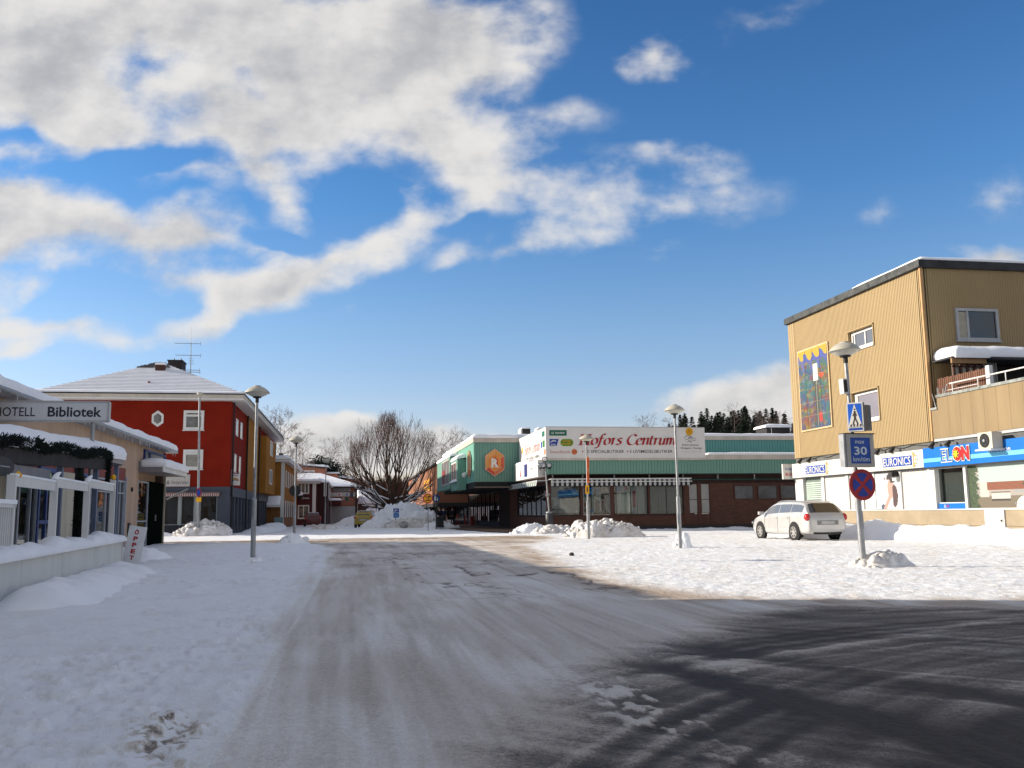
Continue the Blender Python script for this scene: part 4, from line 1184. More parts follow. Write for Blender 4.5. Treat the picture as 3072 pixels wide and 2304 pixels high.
    # soffit, hangers, white rail
    MB().box(X0 - .25, XE, Y0 - .55, Y0 + .0, 3.362, 3.40).build('soffit', mat('soffit_dark', (.05, .055, .055), .9), p)
    for xx in (1655, 1745, 1840, 1945, 2046, 2150, 2260): MB().box(xs(xx), xs(xx) + .07, Y0 - .22, Y0 - .1, 3.06, 3.36).build('hanger', GALV, p)
    MB().box(xs(2064), XE, Y0 - .06, Y0 - .01, 3.02, 3.08).build('rail', TEALD, p)
    # teal boards of the lower band
    zb, zt = 3.40, 4.24; Yb = Y0 - .55
    MB().box(X0 - .05, XE, Yb + .02, Yb + .3, zb, zt).build('backing', TEALD, p)
    bd = MB().box(0, .172, 0, .03, zb, zt).build('board', TEAL, p); bd.location = Vector((X0 - .06, Yb - .012, 0)) - Vector((0, 0, 0)) + Vector((-0, 0, 0))
    bd.location = (-.06, -.55 - .012, 0)
    # (children of the building keep their place relative to its base)
    me = bd.data
    for v in me.vertices: v.co += Vector((X0, Y0, 0))
    k = 1; x = .19
    while X0 - .06 + x < 29.6 and k < 96:
        share(bd, p, (x, 0, 0)); x += .19; k += 1
    # cornice above with snow
    MB().box(X0 - .1, XE, Yb - .06, Yb + .3, zt + .002, zt + .30).build('cornice', CREAM, p)
    xa = ay(2126, 1370, Yb)[0]
    snow_cap('snow', p, (xa, Yb - .02, zt + .302), (31, Yb - .02, zt + .302), (31, Y0 + 2.8, zt + .302), (xa, Y0 + 2.8, zt + .302), th=.16, nu=60, nv=10, lip=.04, seed=3)
    MB().box(X0, XE, Y0 + .302, Y0 + 25, 3.4, zt + .30).build('roof', ROOFD, p)
    # upper set-back band
    Yu = 57.0; zu0, zu1 = zt + .30, ay(2200, 1320, 57)[1]
    MB().box(xa - 3, XE, Yu + .02, Yu + .4, zu0, zu1).build('backing', TEALD, p)
    b2 = MB().box(xa - 3, xa - 3 + .17, Yu - .01, Yu + .02, zu0 + .1, zu1).build('board', mat('teal_board_pale', (.12, .32, .29), .75, .12, 2, streak=True), p)
    k = 1
    while k * .19 < 12: share(b2, p, (k * .19, 0, 0)); k += 1
    MB().box(xa - 3.1, XE, Yu - .08, Yu + .4, zu1 + .002, zu1 + .26).build('cornice', CREAM, p)
    MB().box(X0 + .4, XE, Yu + .402, Y0 + 40, zu0, zu1 + .2).build('roof', ROOFD, p)
    snow_cap('snow', p, (xa - 3, Yu - .06, zu1 + .262), (31, Yu - .06, zu1 + .262), (31, Yu + 6, zu1 + .262), (xa - 3, Yu + 6, zu1 + .262), th=.22, nu=50, nv=8, lip=.03, seed=6)
    # skylight dome
    sk = ay(2335, 1297, 62); MB().box(sk[0] - .9, sk[0] + .9, 62, 63.8, zu1 + .2, sk[1] + .35).build('skylight_base', DARK, p)
    MB().box(sk[0] - .55, sk[0] - .51, 61.98, 62.02, zu1 + .25, sk[1] + .3).build('skylight_trim', WHITE, p)
    snow_cap('snow', p, (sk[0] - 1.0, 61.9, sk[1] + .35), (sk[0] + 1.0, 61.9, sk[1] + .35), (sk[0] + 1.0, 63.9, sk[1] + .35), (sk[0] - 1.0, 63.9, sk[1] + .35), th=.32, nu=24, nv=16, lip=.03, seed=9, edge=.95)
    # ---------------- striped awning along the front
    aw = thing('awning', 'long rolled awning with black and white scalloped edge on the centre front', 'awning', (X0 + .4, Y0 - .6, 2.8))
    x0, x1 = xs(1645), xs(2062)
    MB().box(x0, x1, Y0 - .75, Y0 - .03, 3.08, 3.12).build('cover', mat('awning_grey', (.45, .45, .45), .7), aw)
    MB().box(x0, x1, Y0 - .80, Y0 - .752, 3.05, 3.13).build('front_bar', WHITE, aw)
    MB().box(x0, x1, Y0 - .90, Y0 - .86, 2.90, 2.945).build('front_bar', WHITE, aw)
    n = 58; w = (x1 - x0) / n
    fl = MB(); pts = [(0, 0)] + [(w / 2 - w / 2 * cos(t * pi / 5), -.30 - .05 * sin(t * pi / 5)) for t in range(6)] + [(w, 0)]
    pts = [(0, 0), (0, -.32)] + [(w / 2 - w / 2 * cos(pi * t / 5), -.32 - .06 * sin(pi * t / 5)) for t in range(1, 5)] + [(w, -.32), (w, 0)]
    Fl = FY(Y0 - .84)
    for mm, par in ((mat('awning_white', (.42, .42, .41), .8), 0), (mat('awning_black', (.018, .018, .02), .8), 1)):
        f0 = MB().fpoly(Fl, [(x0 + par * w + a, 3.05 + b) for a, b in pts], 0, .012).build('valance_flap', mm, aw)
        for k in range(1, n // 2): share(f0, aw, (2 * k * w, 0, 0))
    # ---------------- left side wall (in the arcade)
    def ys(x): return ax(x, 1500, X0)[0]
    MB().box(X0, X0 + .3, Y0 + .302, ys(1528), .0, .88).build('wall', BRICK, p)
    MB().box(X0, X0 + .3, ys(1551), ys(1528), .882, 3.36).build('wall', BRICK, p)
    MB().box(X0, X0 + .3, Y0 + .302, ys(1551), 2.82, 3.36).build('lintel', BROWN, p)
    window(FS, p, Y0 + .35, ys(1551) - .02, .93, 2.80, .05, (.18, .34, .50, .66, .82), (), DARK, GLASS, c=-.1, d=.06)
    for k in range(5):
        yy = Y0 + 1.2 + k * 1.6; MB().box(X0 + 1.2, X0 + 1.3, yy, yy + .9, .8, 1.3 + .3 * (k % 3)).build('display_panel', CURT if k % 2 else mat('shop_pipe', (.12, .13, .16)), p)
    MB().box(X0 - .02, X0 + .3, ys(1528) + .002, ys(1497), 0, 3.36).build('pier', mat('dark_pier', (.022, .013, .011), .8), p)
    # glass shop fronts further in
    MB().box(X0, X0 + .3, ys(1497) + .002, 112, 0, .42).build('plinth', mat('plinth_navy', (.02, .025, .05), .7), p)
    MB().box(X0, X0 + .3, ys(1497) + .002, 112, 2.9, 3.4).build('lintel', BROWN, p)
    ya = ys(1496)
    for k in range(12):
        yb = ya + 2.6
        window(FS, p, ya + .05, yb - .05, .45, 2.88, .06, (.5,), (), DARK, GLASS if k < 4 else GLASSD, c=-.08, d=.06)
        MB().box(X0 - .01, X0 + .15, yb - .05, yb + .05, .422, 2.9).build('pier', DARK, p); ya = yb
    MB().box(X0 + 1.6, X0 + 1.7, Y0 + 5, 112, 0, 3.3).build('back_wall', mat('interior_wall', (.22, .19, .16)), p)
    for yy in (87, 93): MB().box(X0 - .9, X0 - .82, yy, yy + .08, 0, 1.1).build('red_post', REDP, p)
    MB().box(X0 - .7, X0 - .3, 84.2, 85.2, 0, .9).build('display_rack', mat('rack_red', (.25, .05, .04), .6), p)
    MB().box(X0, X0 + 20, 112, 112.3, 0, 6).build('wall', BRICK, p)
    # ---------------- overhanging hood (upper storey over the arcade)
    hy0 = 62.5; hx0 = 8.32; hz0, hz1 = 3.28, 5.98
    FH = FY(hy0); FHS = FXm(hx0)
    MB().box(hx0 + .03, X0 + .3, hy0 + .03, 84, hz0 + .02, hz1).build('backing', TEALD, p)
    MB().box(hx0 + .1, X0 + .2, hy0 + .1, 84, hz0 - .10, hz0 + .018).build('soffit', mat('soffit_dark', (.05, .055, .055)), p)
    MB().box(hx0 - .0, X0 - .002, hy0 - .6, hy0 + .05, hz0 - .42, hz0 - .34).build('canopy_edge', mat('canopy_brown', (.14, .11, .09), .7), p)
    MB().box(hx0 + .1, X0 - .002, hy0 + .06, 84, hz0 - .40, hz0 - .12).build('soffit_box', mat('soffit_black', (.02, .02, .02), .9), p)
    nb = 17; w = (X0 - hx0) / nb
    b0 = MB().box(hx0, hx0 + w - .018, hy0 - .005, hy0 + .03, hz0, hz1).build('board', TEAL, p)
    for k in range(1, nb): share(b0, p, (k * w, 0, 0))
    b0 = MB().box(hx0 - .005, hx0 + .03, hy0, hy0 + 1.98, hz0, hz1).build('board', mat('teal_side_board', (.135, .33, .25), .75, .1, 1.5), p)
    for k in range(1, 10): share(b0, p, (0, k * 2.0, 0))
    MB().box(hx0 - .06, X0 + .3, hy0 - .06, 84, hz1 + .002, hz1 + .30).build('cornice', CREAM, p)
    MB().box(X0 + .3, XE, hy0 + 8, 100, hz1 - 1.5, hz1 + .29).build('roof', ROOFD, p)
    snow_cap('snow', p, (hx0 - .05, hy0 - .05, hz1 + .302), (X0 + 6, hy0 - .05, hz1 + .302), (X0 + 6, 84, hz1 + .302), (hx0 - .05, 84, hz1 + .302), th=.32, nu=36, nv=60, lip=.05, seed=12)
    # bay boxes with posters
    for (xb, y0, y1, z0, z1, nm) in ((7.68, 67.0, 71.3, 2.86, 5.1, 0), (7.70, 72.2, 83.2, 3.1, 5.6, 1)):
        MB().box(xb, hx0 - .007, y0, y1, z0, z1).build('bay', TEAL, p)
        snow_cap('snow', p, (xb, y0, z1), (hx0 - .02, y0, z1 + .12), (hx0 - .02, y1, z1 + .12), (xb, y1, z1), th=.34, nu=12, nv=24, lip=.05, seed=20 + nm, edge=.3)
        Fb = FXm(xb)
        if nm == 0:
            window(Fb, p, y0 + .5, y1 - .3, z0 + .75, z1 - .15, .09, (.5,), (), WHITE, mat('poster_glass', (.25, .16, .15), .2, .5, 1), c=.0, d=.04)
            snow_cap('snow', p, (xb - .12, y0 + .4, z0 + .60), (xb, y0 + .4, z0 + .66), (xb, y1 - .2, z0 + .66), (xb - .12, y1 - .2, z0 + .60), th=.13, nu=6, nv=20, lip=.03, seed=23, edge=.1)
        else:
            window(Fb, p, 72.8, 78.6, z0 + .35, z1 - .1, .12, (.5,), (), CURT, mat('poster_grey', (.22, .20, .20), .4, .6, .8), c=.0, d=.04)
            letter(Fb, 'SALE', 78.2, 76.2, z0 + .5, z0 + .95, .05, REDL, p); MB().fbox(Fb, 76.1, 78.3, z0 + 1.1, z0 + 1.6, .045, .05).build('poster', mat('poster_red', (.25, .03, .03), .5), p)
    # hexagonal emblem on the front of the hood and its twin on the side
    def hexagon(Fr, ca, cb_, w, h, sgn, lab, loc):
        t = thing('emblem_sign', lab, 'sign', loc)
        def hx(s, dx=0): return [(ca + sgn * dx * s + w * s * a, cb_ + h * s * b) for a, b in ((0, 1), (1, .5), (1, -.5), (0, -1), (-1, -.5), (-1, .5))]
        MB().fpoly(Fr, hx(1), .04, .14).build('rim', mat('emblem_rim', (.62, .38, .28), .5), t)
        o6 = hx(.94); i6 = hx(.66); cols = [(.66, .27, .05), (.55, .07, .03), (.58, .16, .06), (.55, .06, .03), (.66, .30, .08), (.66, .32, .08)]
        for k in range(6):
            k2 = (k + 1) % 6; c_ = cols[k]
            A = Vector(o6[k]); B = Vector(o6[k2]); Cc = Vector(i6[k2]); D = Vector(i6[k]); cen = (A + B + Cc + D) / 4
            MB().fpoly(Fr, [tuple(cen + (v - cen) * .93) for v in (A, B, Cc, D)], .141, .16).build('facet', mat('facet%d' % k, c_, .45, .1), t)
        MB().fpoly(Fr, hx(.63), .141, .158).build('centre_plate', mat('emblem_orange', (.68, .24, .045), .45, .1), t)
        MB().fpoly(Fr, [(ca - .3 * w, cb_ - .05 * h), (ca, cb_ + .45 * h), (ca + .33 * w, cb_ + .2 * h), (ca + .33 * w, cb_ - .3 * h)], .159, .164).build('facet', mat('facet_red', (.50, .05, .03), .45), t)
        s_ = 1 if sgn > 0 else -1
        letter(Fr, 'R', ca - s_ * .36 * w, ca + s_ * .40 * w, cb_ - .32 * h, cb_ + .30 * h, .172, mat('emblem_letter', (.70, .66, .60), .5), t, bold=.055)
        for dx in (-.34, .02): MB().fbox(Fr, min(ca + s_ * dx * w - .06, ca + s_ * dx * w + .22), max(ca + s_ * dx * w - .06, ca + s_ * dx * w + .22), cb_ - .345 * h, cb_ - .30 * h, .165, .175).build('serif', mat('emblem_letter', (.7, .66, .6)), t)
        return t
    c0 = ay(1484, 1388, hy0 - .1); w0 = (ay(1513, 1388, hy0 - .1)[0] - ay(1455, 1388, hy0 - .1)[0]) / 2; h0 = (ay(1484, 1346, hy0)[1] - ay(1484, 1430, hy0)[1]) / 2
    hexagon(FH, c0[0], c0[1], w0, h0, 1, 'orange and red six-sided emblem with white R on the green hood front', (c0[0], hy0 - .1, c0[1]))
    hexagon(FHS, 64.5, c0[1] + .02, .75, h0, -1, 'orange six-sided emblem seen edge-on around the corner of the green hood', (hx0 - .1, 64.5, c0[1]))
    lampb = MB(); lampb.lathe((hx0 - .22, 66.2, 3.9), [(0, -.2), (.14, -.14), (.2, 0), (.14, .14), (0, .2)], 14); lampb.build('globe_lamp', WHITE, p)
    # white lower sign band on the side
    sb = thing('sign_box', 'white light box with a dark blue square on the side wall under the roof sign', 'sign', (X0 - .5, Y0 + 1, 3.3))
    y0_, y1_ = Y0 + .1, ax(1545, 1437, X0 - .5)[0]
    Fq = FXm(X0 - .5)
    MB().box(X0 - .5, X0 - .002, y0_, y1_, 3.28, 4.30).build('box', SIGNW, sb)
    yy = lambda x: ax(x, 1415, X0 - .5)[0]
    MB().fbox(Fq, yy(1582), yy(1573), 3.42, 4.22, .002, .01).build('blue_square', mat('navy_print', (.02, .03, .16), .5), sb)
    MB().fpoly(Fq, [(yy(1563), 3.5), (yy(1560), 3.5), (yy(1561.5), 4.0)], .002, .01).build('red_mark', REDL, sb)
    letter(Fq, 'FRISOR', yy(1591), yy(1601), 3.78, 3.9, .003, LTEXT, sb); letter(Fq, 'Foto', yy(1614), yy(1621), 3.6, 4.1, .003, LTEXT, sb)
    snow_cap('snow', sb, (X0 - .5, Y0 + 3, 4.302), (X0 - .05, Y0 + 3, 4.302), (X0 - .05, y1_ - .2, 4.302), (X0 - .5, y1_ - .2, 4.302), th=.22, nu=8, nv=30, lip=.03, seed=31, edge=.2)
    # side awning
    a2 = thing('awning', 'pale striped awning pulled down on the side wall by the leaning lamp', 'awning', (X0 - .4, Y0 + 2, 2.8))
    y0_, y1_ = ax(1615, 1450, X0 - .6)[0], ax(1531, 1450, X0 - .6)[0]
    n = 30; dw = (y1_ - y0_) / n
    for par, mm in ((0, mat('awning_white', (.42, .42, .41))), (1, mat('awning_green', (.10, .16, .13), .8))):
        f0 = MB().add([(X0 - .75, y0_ + par * dw, 2.72), (X0 - .75, y0_ + par * dw + dw, 2.72), (X0 - .68, y0_ + par * dw + dw, 3.0), (X0 - .68, y0_ + par * dw, 3.0), (X0 - .74, y0_ + par * dw, 2.72), (X0 - .74, y0_ + par * dw + dw, 2.72), (X0 - .67, y0_ + par * dw + dw, 3.0), (X0 - .67, y0_ + par * dw, 3.0)],
                      [(0, 1, 2, 3), (7, 6, 5, 4), (0, 4, 5, 1), (1, 5, 6, 2), (2, 6, 7, 3), (3, 7, 4, 0)]).build('valance_flap', mm, a2)
        for k in range(1, n // 2): share(f0, a2, (0, 2 * k * dw, 0))
    MB().box(X0 - .68, X0 - .01, y0_, y1_, 3.002, 3.05).build('cover', mat('awning_grey', (.45, .45, .45)), a2)
    # roof boxes
    for (px0, px1, py0, py1, Yv, mm) in ((1567, 1591, 1286, 1301, 70, DARK), (1616, 1625, 1286, 1292, 66, GALV)):
        v0 = ay(px0, py1, Yv); v1 = ay(px1, py0, Yv)
        MB().box(v0[0], v1[0], Yv, Yv + 1.2, 5.8, v1[1]).build('roof_vent', mm, p)
        MB().box(v0[0] - .15, v0[0] - .01, Yv - .02, Yv + 1.0, 5.8, v1[1] - .05).build('vent_side', WHITE, p)
        snow_cap('snow', p, (v0[0], Yv, v1[1]), (v1[0], Yv, v1[1]), (v1[0], Yv + 1.2, v1[1]), (v0[0], Yv + 1.2, v1[1]), th=.14, nu=8, nv=8, seed=41, edge=.2)
    # arcade paving (bare, brown)
    pv = MB(); P = [(8.6, 50.6), (11.4, 52.2), (11.52, 53.9), (11.52, 111), (8.4, 111), (7.9, 100), (7.3, 84), (7.0, 72), (7.2, 66), (7.6, 60), (8.2, 55)]
    P = [(8.9, 53.0), (11.2, 52.6), (11.52, 54.4), (11.52, 111), (8.4, 111), (7.9, 100), (7.4, 84), (7.4, 72), (7.5, 66), (7.9, 60), (8.3, 56)]
    pv.add([(a, b, .06) for a, b in P], [list(range(len(P)))]); pv.build('arcade_paving', PAVE, kind='structure')
    # ---------------- the big white roof sign
    sg = thing('roof_sign', 'long white roof sign with red slanted lettering and small company logos', 'sign', (X0, Y0 - .3, 4.3))
    Ys = Y0 - .62; G = FY(Ys); u = lambda x, y: ay(x, y, Ys)
    xl = ay(1637.5, 1330, Ys)[0]; xr = u(2115, 1330)[0]; zt_ = (u(1640, 1283)[1] + u(2110, 1281)[1]) / 2; zb_ = (u(1640, 1374)[1] + u(2110, 1374)[1]) / 2
    MB().box(xl, xr, Ys, Ys + .12, zb_, zt_).build('board', SIGNW, sg)
    MB().box(xl - .01, xr + .01, Ys - .01, Ys + .14, zt_ + .002, zt_ + .03).build('edge', GALV, sg)
    ml = MB(); ml.box(xl, xr, Ys - .03, Ys + .3, zb_ - .13, zb_ - .003); ml.build('ledge', CREAM, sg)
    Z = lambda y: (zb_ + (zt_ - zb_) * (1374.5 - y) / (1374.5 - 1282.3))
    XX = lambda x: xl + (xr - xl) * (x - 1637.5) / (2115 - 1637.5)
    px_ = lambda x: XX(1630 + x * .2306); pz_ = lambda y: Z(1260 + y * .2306 + .0)
    MB().fbox(G, px_(78), px_(298), pz_(208), pz_(137), .003, .012).build('green_plate', DGREEN, sg)
    letter(G, 'Apoteket', px_(150), px_(272), pz_(190), pz_(156), .014, WHITEP, sg, bold=.03); letter(G, 'H2', px_(104), px_(136), pz_(190), pz_(158), .014, WHITEP, sg, bold=.02)
    MB().fpoly(G, [(px_(80), pz_(341)), (px_(168), pz_(341)), (px_(195), pz_(251)), (px_(80), pz_(251))], .003, .012).build('blue_plate', BLUE, sg)
    letter(G, 'ATG', px_(90), px_(155), pz_(338), pz_(312), .014, WHITEP, sg, bold=.05)
    hr = MB().fpoly(G, [(px_(88), pz_(300)), (px_(100), pz_(278)), (px_(125), pz_(262)), (px_(150), pz_(268)), (px_(172), pz_(280)), (px_(150), pz_(286)), (px_(128), pz_(280)), (px_(108), pz_(292))], .014, .018); hr.build('white_mark', WHITEP, sg)
    def pill(a, b, c, d, c0_, c1_, mm, nm):
        r = (pz_(c) - pz_(d)) * .3; x0, x1, z0, z1 = px_(a), px_(b), pz_(d), pz_(c)
        MB().fpoly(G, [(x0 + r, z0), (x1 - r, z0), (x1, z0 + r), (x1, z1 - r), (x1 - r, z1), (x0 + r, z1), (x0, z1 - r), (x0, z0 + r)], c0_, c1_).build(nm, mm, sg)
    pill(217, 381, 250, 344, .003, .008, mat('pill_lime', (.32, .42, .04), .5), 'plate_edge'); pill(226, 372, 258, 336, .009, .013, GREEN, 'green_plate')
    letter(G, 'SYSTEM', px_(245), px_(352), pz_(292), pz_(270), .015, YEL, sg, bold=.02); letter(G, 'BOLAGET', px_(238), px_(360), pz_(324), pz_(300), .015, YEL, sg, bold=.02)
    letter(G, 'Swedbank', px_(80), px_(343), pz_(436), pz_(394), .006, mat('bank_letter', (.52, .19, .13), .5), sg, bold=.0)
    MB().disc(G, px_(392), pz_(416), px_(428) - px_(392), .003, .012).build('orange_disc', mat('bank_orange', (.60, .17, .05), .5), sg)
    MB().fpoly(G, [(px_(368), pz_(408)), (px_(418), pz_(400)), (px_(424), pz_(420)), (px_(372), pz_(432))], .013, .016).build('disc_mark', mat('bank_orange2', (.45, .09, .04), .5), sg)
    letter(G, '20 SPECIALBUTIKER', px_(528), px_(1030), pz_(431), pz_(392), .006, LTEXT, sg); letter(G, '3 LIVSMEDELSBUTIKER', px_(1104), px_(1668), pz_(431), pz_(391), .006, LTEXT, sg)
    for xx in (497, 1077): MB().disc(G, px_(xx), pz_(411), .045, .003, .01, 12).build('bullet', REDL, sg)
    xh = (pz_(250) - pz_(325)) if False else (pz_(238) - pz_(325)); size = xh
    ttl = HOFORS; tot = 12.75
    wpx = px_(1722) - px_(462); sc_ = wpx / tot
    def GF(a, b, c): return G(px_(462) + (a - px_(462)) * 1.0, b, c)
    st2 = [(ox * sc_ / size, [[(x * sc_ / size, y) for x, y in ln] for ln in lines]) for ox, lines in ttl]
    nib_text(G, st2, px_(462), pz_(325), size, .02, REDL, sg, 1, nib=(.155, .060))
    # sun-flower emblem with drawn hands
    fc = (px_(1899), pz_(150))
    for k in range(8): MB().disc(G, fc[0] + .17 * cos(k * pi / 4), fc[1] + .17 * sin(k * pi / 4), .085, .004, .012, 10).build('petal', YEL, sg)
    MB().disc(G, fc[0], fc[1], .09, .013, .02, 12).build('flower_centre', mat('flower_orange', (.6, .25, .02), .5), sg)
    def scr(lines, nm='drawn_line', w=.012):
        m_ = MB()
        for ln in lines:
            for k in range(len(ln) - 1):
                A = Vector((px_(ln[k][0]), pz_(ln[k][1]))); B = Vector((px_(ln[k + 1][0]), pz_(ln[k + 1][1]))); d = (B - A).normalized(); nn = Vector((-d.y, d.x)) * w
                m_.fpoly(G, [tuple(A - nn), tuple(B - nn), tuple(B + nn), tuple(A + nn)], .004, .008)
        m_.build(nm, LTEXT, sg)
    scr([[(1899, 195), (1900, 215)], [(1822, 238), (1850, 215), (1880, 200), (1900, 205), (1905, 225)], [(1835, 262), (1870, 250), (1905, 240), (1930, 262)], [(1905, 225), (1950, 238), (1985, 236)], [(1930, 262), (1955, 268), (1990, 258)],
         [(1870, 290), (1890, 270), (1905, 280), (1920, 298)], [(1885, 262), (1905, 285), (1925, 272)], [(1920, 205), (1940, 240)], [(1880, 222), (1890, 235), (1912, 228), (1908, 210)]])
    letter(G, 'Hofors kommun,', px_(1795), px_(2020), pz_(342), pz_(312), .006, LTEXT, sg, shear=.2); letter(G, 'Vänligare i Sverige', px_(1768), px_(2055), pz_(386), pz_(354), .006, LTEXT, sg, shear=.2)
    letter(G, 'TELEFONVXL  NÄRINGSLIV', px_(1768), px_(2062), pz_(420), pz_(408), .006, mat('pale_text', (.50, .48, .48), .5), sg)
    # brace at the right end
    MB().tube((xr - .05, Ys + .1, zb_ - .1), (xr + .3, Ys + .9, zb_ + .5), .03, n=6).build('brace', DARK, sg)
    # side board of the sign
    sl = thing('roof_sign', 'white side face of the roof sign with narrow red lettering, left of the corner', 'sign', (xl, Ys, 4.3))
    Xs = xl - .004; GS = FXm(Xs); ye = ax(1557, 1320, Xs)[0]
    MB().box(Xs, Xs + .12, Ys + .122, ye, zb_, zt_).build('board', SIGNW, sl)
    MB().box(Xs - .02, Xs + .14, Ys + .15, ye, zb_ - .13, zb_ - .003).build('ledge', CREAM, sl)
    yv = lambda x: ax(1240 + x * .229, 1340, Xs)[0]
    st3 = [(ox * .5, [[(x * .5, y) for x, y in ln] for ln in lines]) for ox, lines in ttl]
    L0, L1 = yv(1462), yv(1662); s3 = (L0 - L1) / 12.75
    sz3 = xh; st3 = [(ox * s3 / sz3, [[(x * s3 / sz3, y) for x, y in ln] for ln in lines]) for ox, lines in ttl]
    nib_text(GS, st3, L0, Z(1345), sz3, .01, REDL, sl, -1, nib=(.06, .05), shear=.15)
    letter(GS, '20 SPECIALBUTIKER  3 LIVSMEDEL', yv(1468), yv(1655), Z(1366), Z(1357), .006, LTEXT, sl)
    MB().fbox(GS, yv(1722), yv(1688), Z(1308), Z(1292), .003, .01).build('green_plate', DGREEN, sl)
    MB().fbox(GS, yv(1688), yv(1672), Z(1340), Z(1322), .003, .01).build('blue_plate', BLUE, sl)
    MB().fbox(GS, yv(1722), yv(1696), Z(1340), Z(1320), .003, .01).build('green_plate', GREEN, sl)
    MB().disc(GS, yv(1722), Z(1355), .2, .003, .01).build('orange_disc', mat('bank_orange', (.6, .17, .05)), sl)
    MB().disc(GS, yv(1428), Z(1327), .2, .003, .01, ry=.2).build('flower', YEL, sl)
    return p


centre()


# ================================================================== RED CORNER BLOCK (left)
def red_building():
    Y0 = 62.0; X1 = -7.75
    p = thing('apartment_block', 'red and ochre three-storey block with snowy hipped roof and shops below', 'building', (X1, Y0, 0))
    F = FY(Y0); FS = FXp(X1)
    q = lambda x, y: ay(120 + x * .3737, 1020 + y * .3737, Y0)
    XL = -19.0; ZE = 8.72; YE = 97.0; ZG = 3.05
    ys = lambda x: ax(120 + x * .3737, 1400, X1)[0]
    yo0, yo1 = ys(1650), ys(1800)
    # upper walls
    MB().box(XL, X1, Y0, YE, ZG + .002, ZE - .1).build('wall', REDW, p)
    MB().box(X1 + .002, X1 + .10, yo0, ys(1738), ZG + .01, ZE - .2).build('bay_wall', OCHRE, p)
    MB().box(X1 + .002, X1 + .75, ys(1740), ys(1822), ZG + .01, ZE - .9).build('bay_wall', OCHRE, p)
    # eaves, fascia, hipped roof in courses of tiles under snow
    ov = .85; zt = 8.95
    MB().box(XL - ov, X1 + ov, Y0 - ov, YE + ov, ZE - .10, ZE + .0).build('eaves_soffit', WHITE, p)
    MB().box(XL - ov - .03, X1 + ov + .03, Y0 - ov - .03, YE + ov + .03, ZE + .002, zt).build('fascia', CREAM, p)
    MB().box(XL - ov - .06, X1 + ov + .06, Y0 - ov - .06, YE + ov + .06, zt + .002, zt + .075).build('gutter', BLACK, p)
    x0, x1, y0, y1 = XL - ov, X1 + ov, Y0 - ov, YE + ov; cx = (x0 + x1) / 2; hw = (x1 - x0) / 2
    apex = 11.95; n = 22; rs = MB()
    tile = []
    for k in range(n):
        t0, t1 = k / n, (k + 1) / n; a0, a1 = hw * t0, hw * t1; z0 = zt + .04 + (apex - zt) * t0; z1 = zt + .04 + (apex - zt) * t1; st = .055
        r0 = [(x0 + a0, y0 + a0), (x1 - a0, y0 + a0), (x1 - a0, y1 - a0), (x0 + a0, y1 - a0)]
        r1 = [(x0 + a1, y0 + a1), (x1 - a1, y0 + a1), (x1 - a1, y1 - a1), (x0 + a1, y1 - a1)]
        vs = [(x, y, z0) for x, y in r0] + [(x, y, z0 + st + .03) for x, y in r0] + [(x, y, z1 + .03) for x, y in r1]
        fs = [(i, (i + 1) % 4, 4 + (i + 1) % 4, 4 + i) for i in range(4)] + [(4 + i, 4 + (i + 1) % 4, 8 + (i + 1) % 4, 8 + i) for i in range(4)]
        rs.add(vs, fs)
    rf = rs.build('roof', mat('roof_snow', (.74, .75, .78), .7, .06, 1.2, .3, 20), p)
    for (a, b, c_, d) in (((x0, y0), (x1, y0), (x1, y0 + .8), (x0, y0 + .8)), ((x1 - .8, y0), (x1, y0), (x1, y1), (x1 - .8, y1))):
        snow_cap('snow', p, (*a, zt + .076), (*b, zt + .076), (*c_, zt + .22), (*d, zt + .22), th=.14, nu=50, nv=8, lip=.05, seed=51, edge=.2)
    # bare patch of dark tiles near the top with a hatch
    bp = MB(); rr = random.Random(2); za = apex
    for k in range(60):
        t = rr.uniform(.80, .965); w_ = hw * (1 - t) * 1.0; xx = cx + rr.uniform(-1, .6) * w_ * .95; yy = y0 + hw * t; zz = zt + .075 + (apex - zt) * t
        bp.add([(xx - .22, yy - .12, zz - .03), (xx + .22, yy - .12, zz - .03), (xx + .22, yy + .16, zz + .135), (xx - .22, yy + .16, zz + .135)], [(0, 1, 2, 3)])
    bp.build('bare_tiles', DARK, rf)
    zz = zt + .05 + (apex - zt) * .74; yy = y0 + hw * .74
    MB().box(cx + .0, cx + .62, yy - .25, yy + .2, zz - .1, zz + .35).build('roof_hatch', BROWN, rf); MB().box(cx - .02, cx + .64, yy - .27, yy + .22, zz + .352, zz + .5).build('snow', SNOW, rf)
    v = q(872, 385); yv = y0 + hw * .28; vx = ay(446, 1157, yv)
    MB().box(vx[0] - .07, vx[0] + .07, yv, yv + .15, vx[1] - .25, vx[1] + .30).build('vent_pipe', mat('vent_red', (.3, .12, .09), .6), rf)
    ch = ay(525, 1110, 71.5); c0 = ay(504, 1082, 71.5); c1 = ay(546, 1082, 71.5)
    MB().box(c0[0], c1[0], 71.5, 73.2, 10.8, c0[1] - .0).build('chimney', mat('chimney_dark', (.03, .022, .025), .8), rf)
    MB().box(c0[0] - .06, c1[0] + .06, 71.44, 73.26, c0[1] + .002, c0[1] + .07).build('chimney_cap', DARK, rf)
    for xx in (.3, .8): MB().tube((c0[0] + (c1[0] - c0[0]) * xx, 72.2, c0[1]), (c0[0] + (c1[0] - c0[0]) * xx, 72.2, c0[1] + .3), .06, n=6).build('flue', GALV, rf)
    # aerial
    an = thing('roof_antenna', 'tall television aerial mast on the red block roof', 'antenna', (ay(572, 1130, 70)[0], 70, 11.2))
    axx = lambda x, y: ay(120 + x * .3737, 1020 + y * .3737, 70)
    m0 = axx(1210, 300); m1 = axx(1212, 20); top = axx(1212, -120)
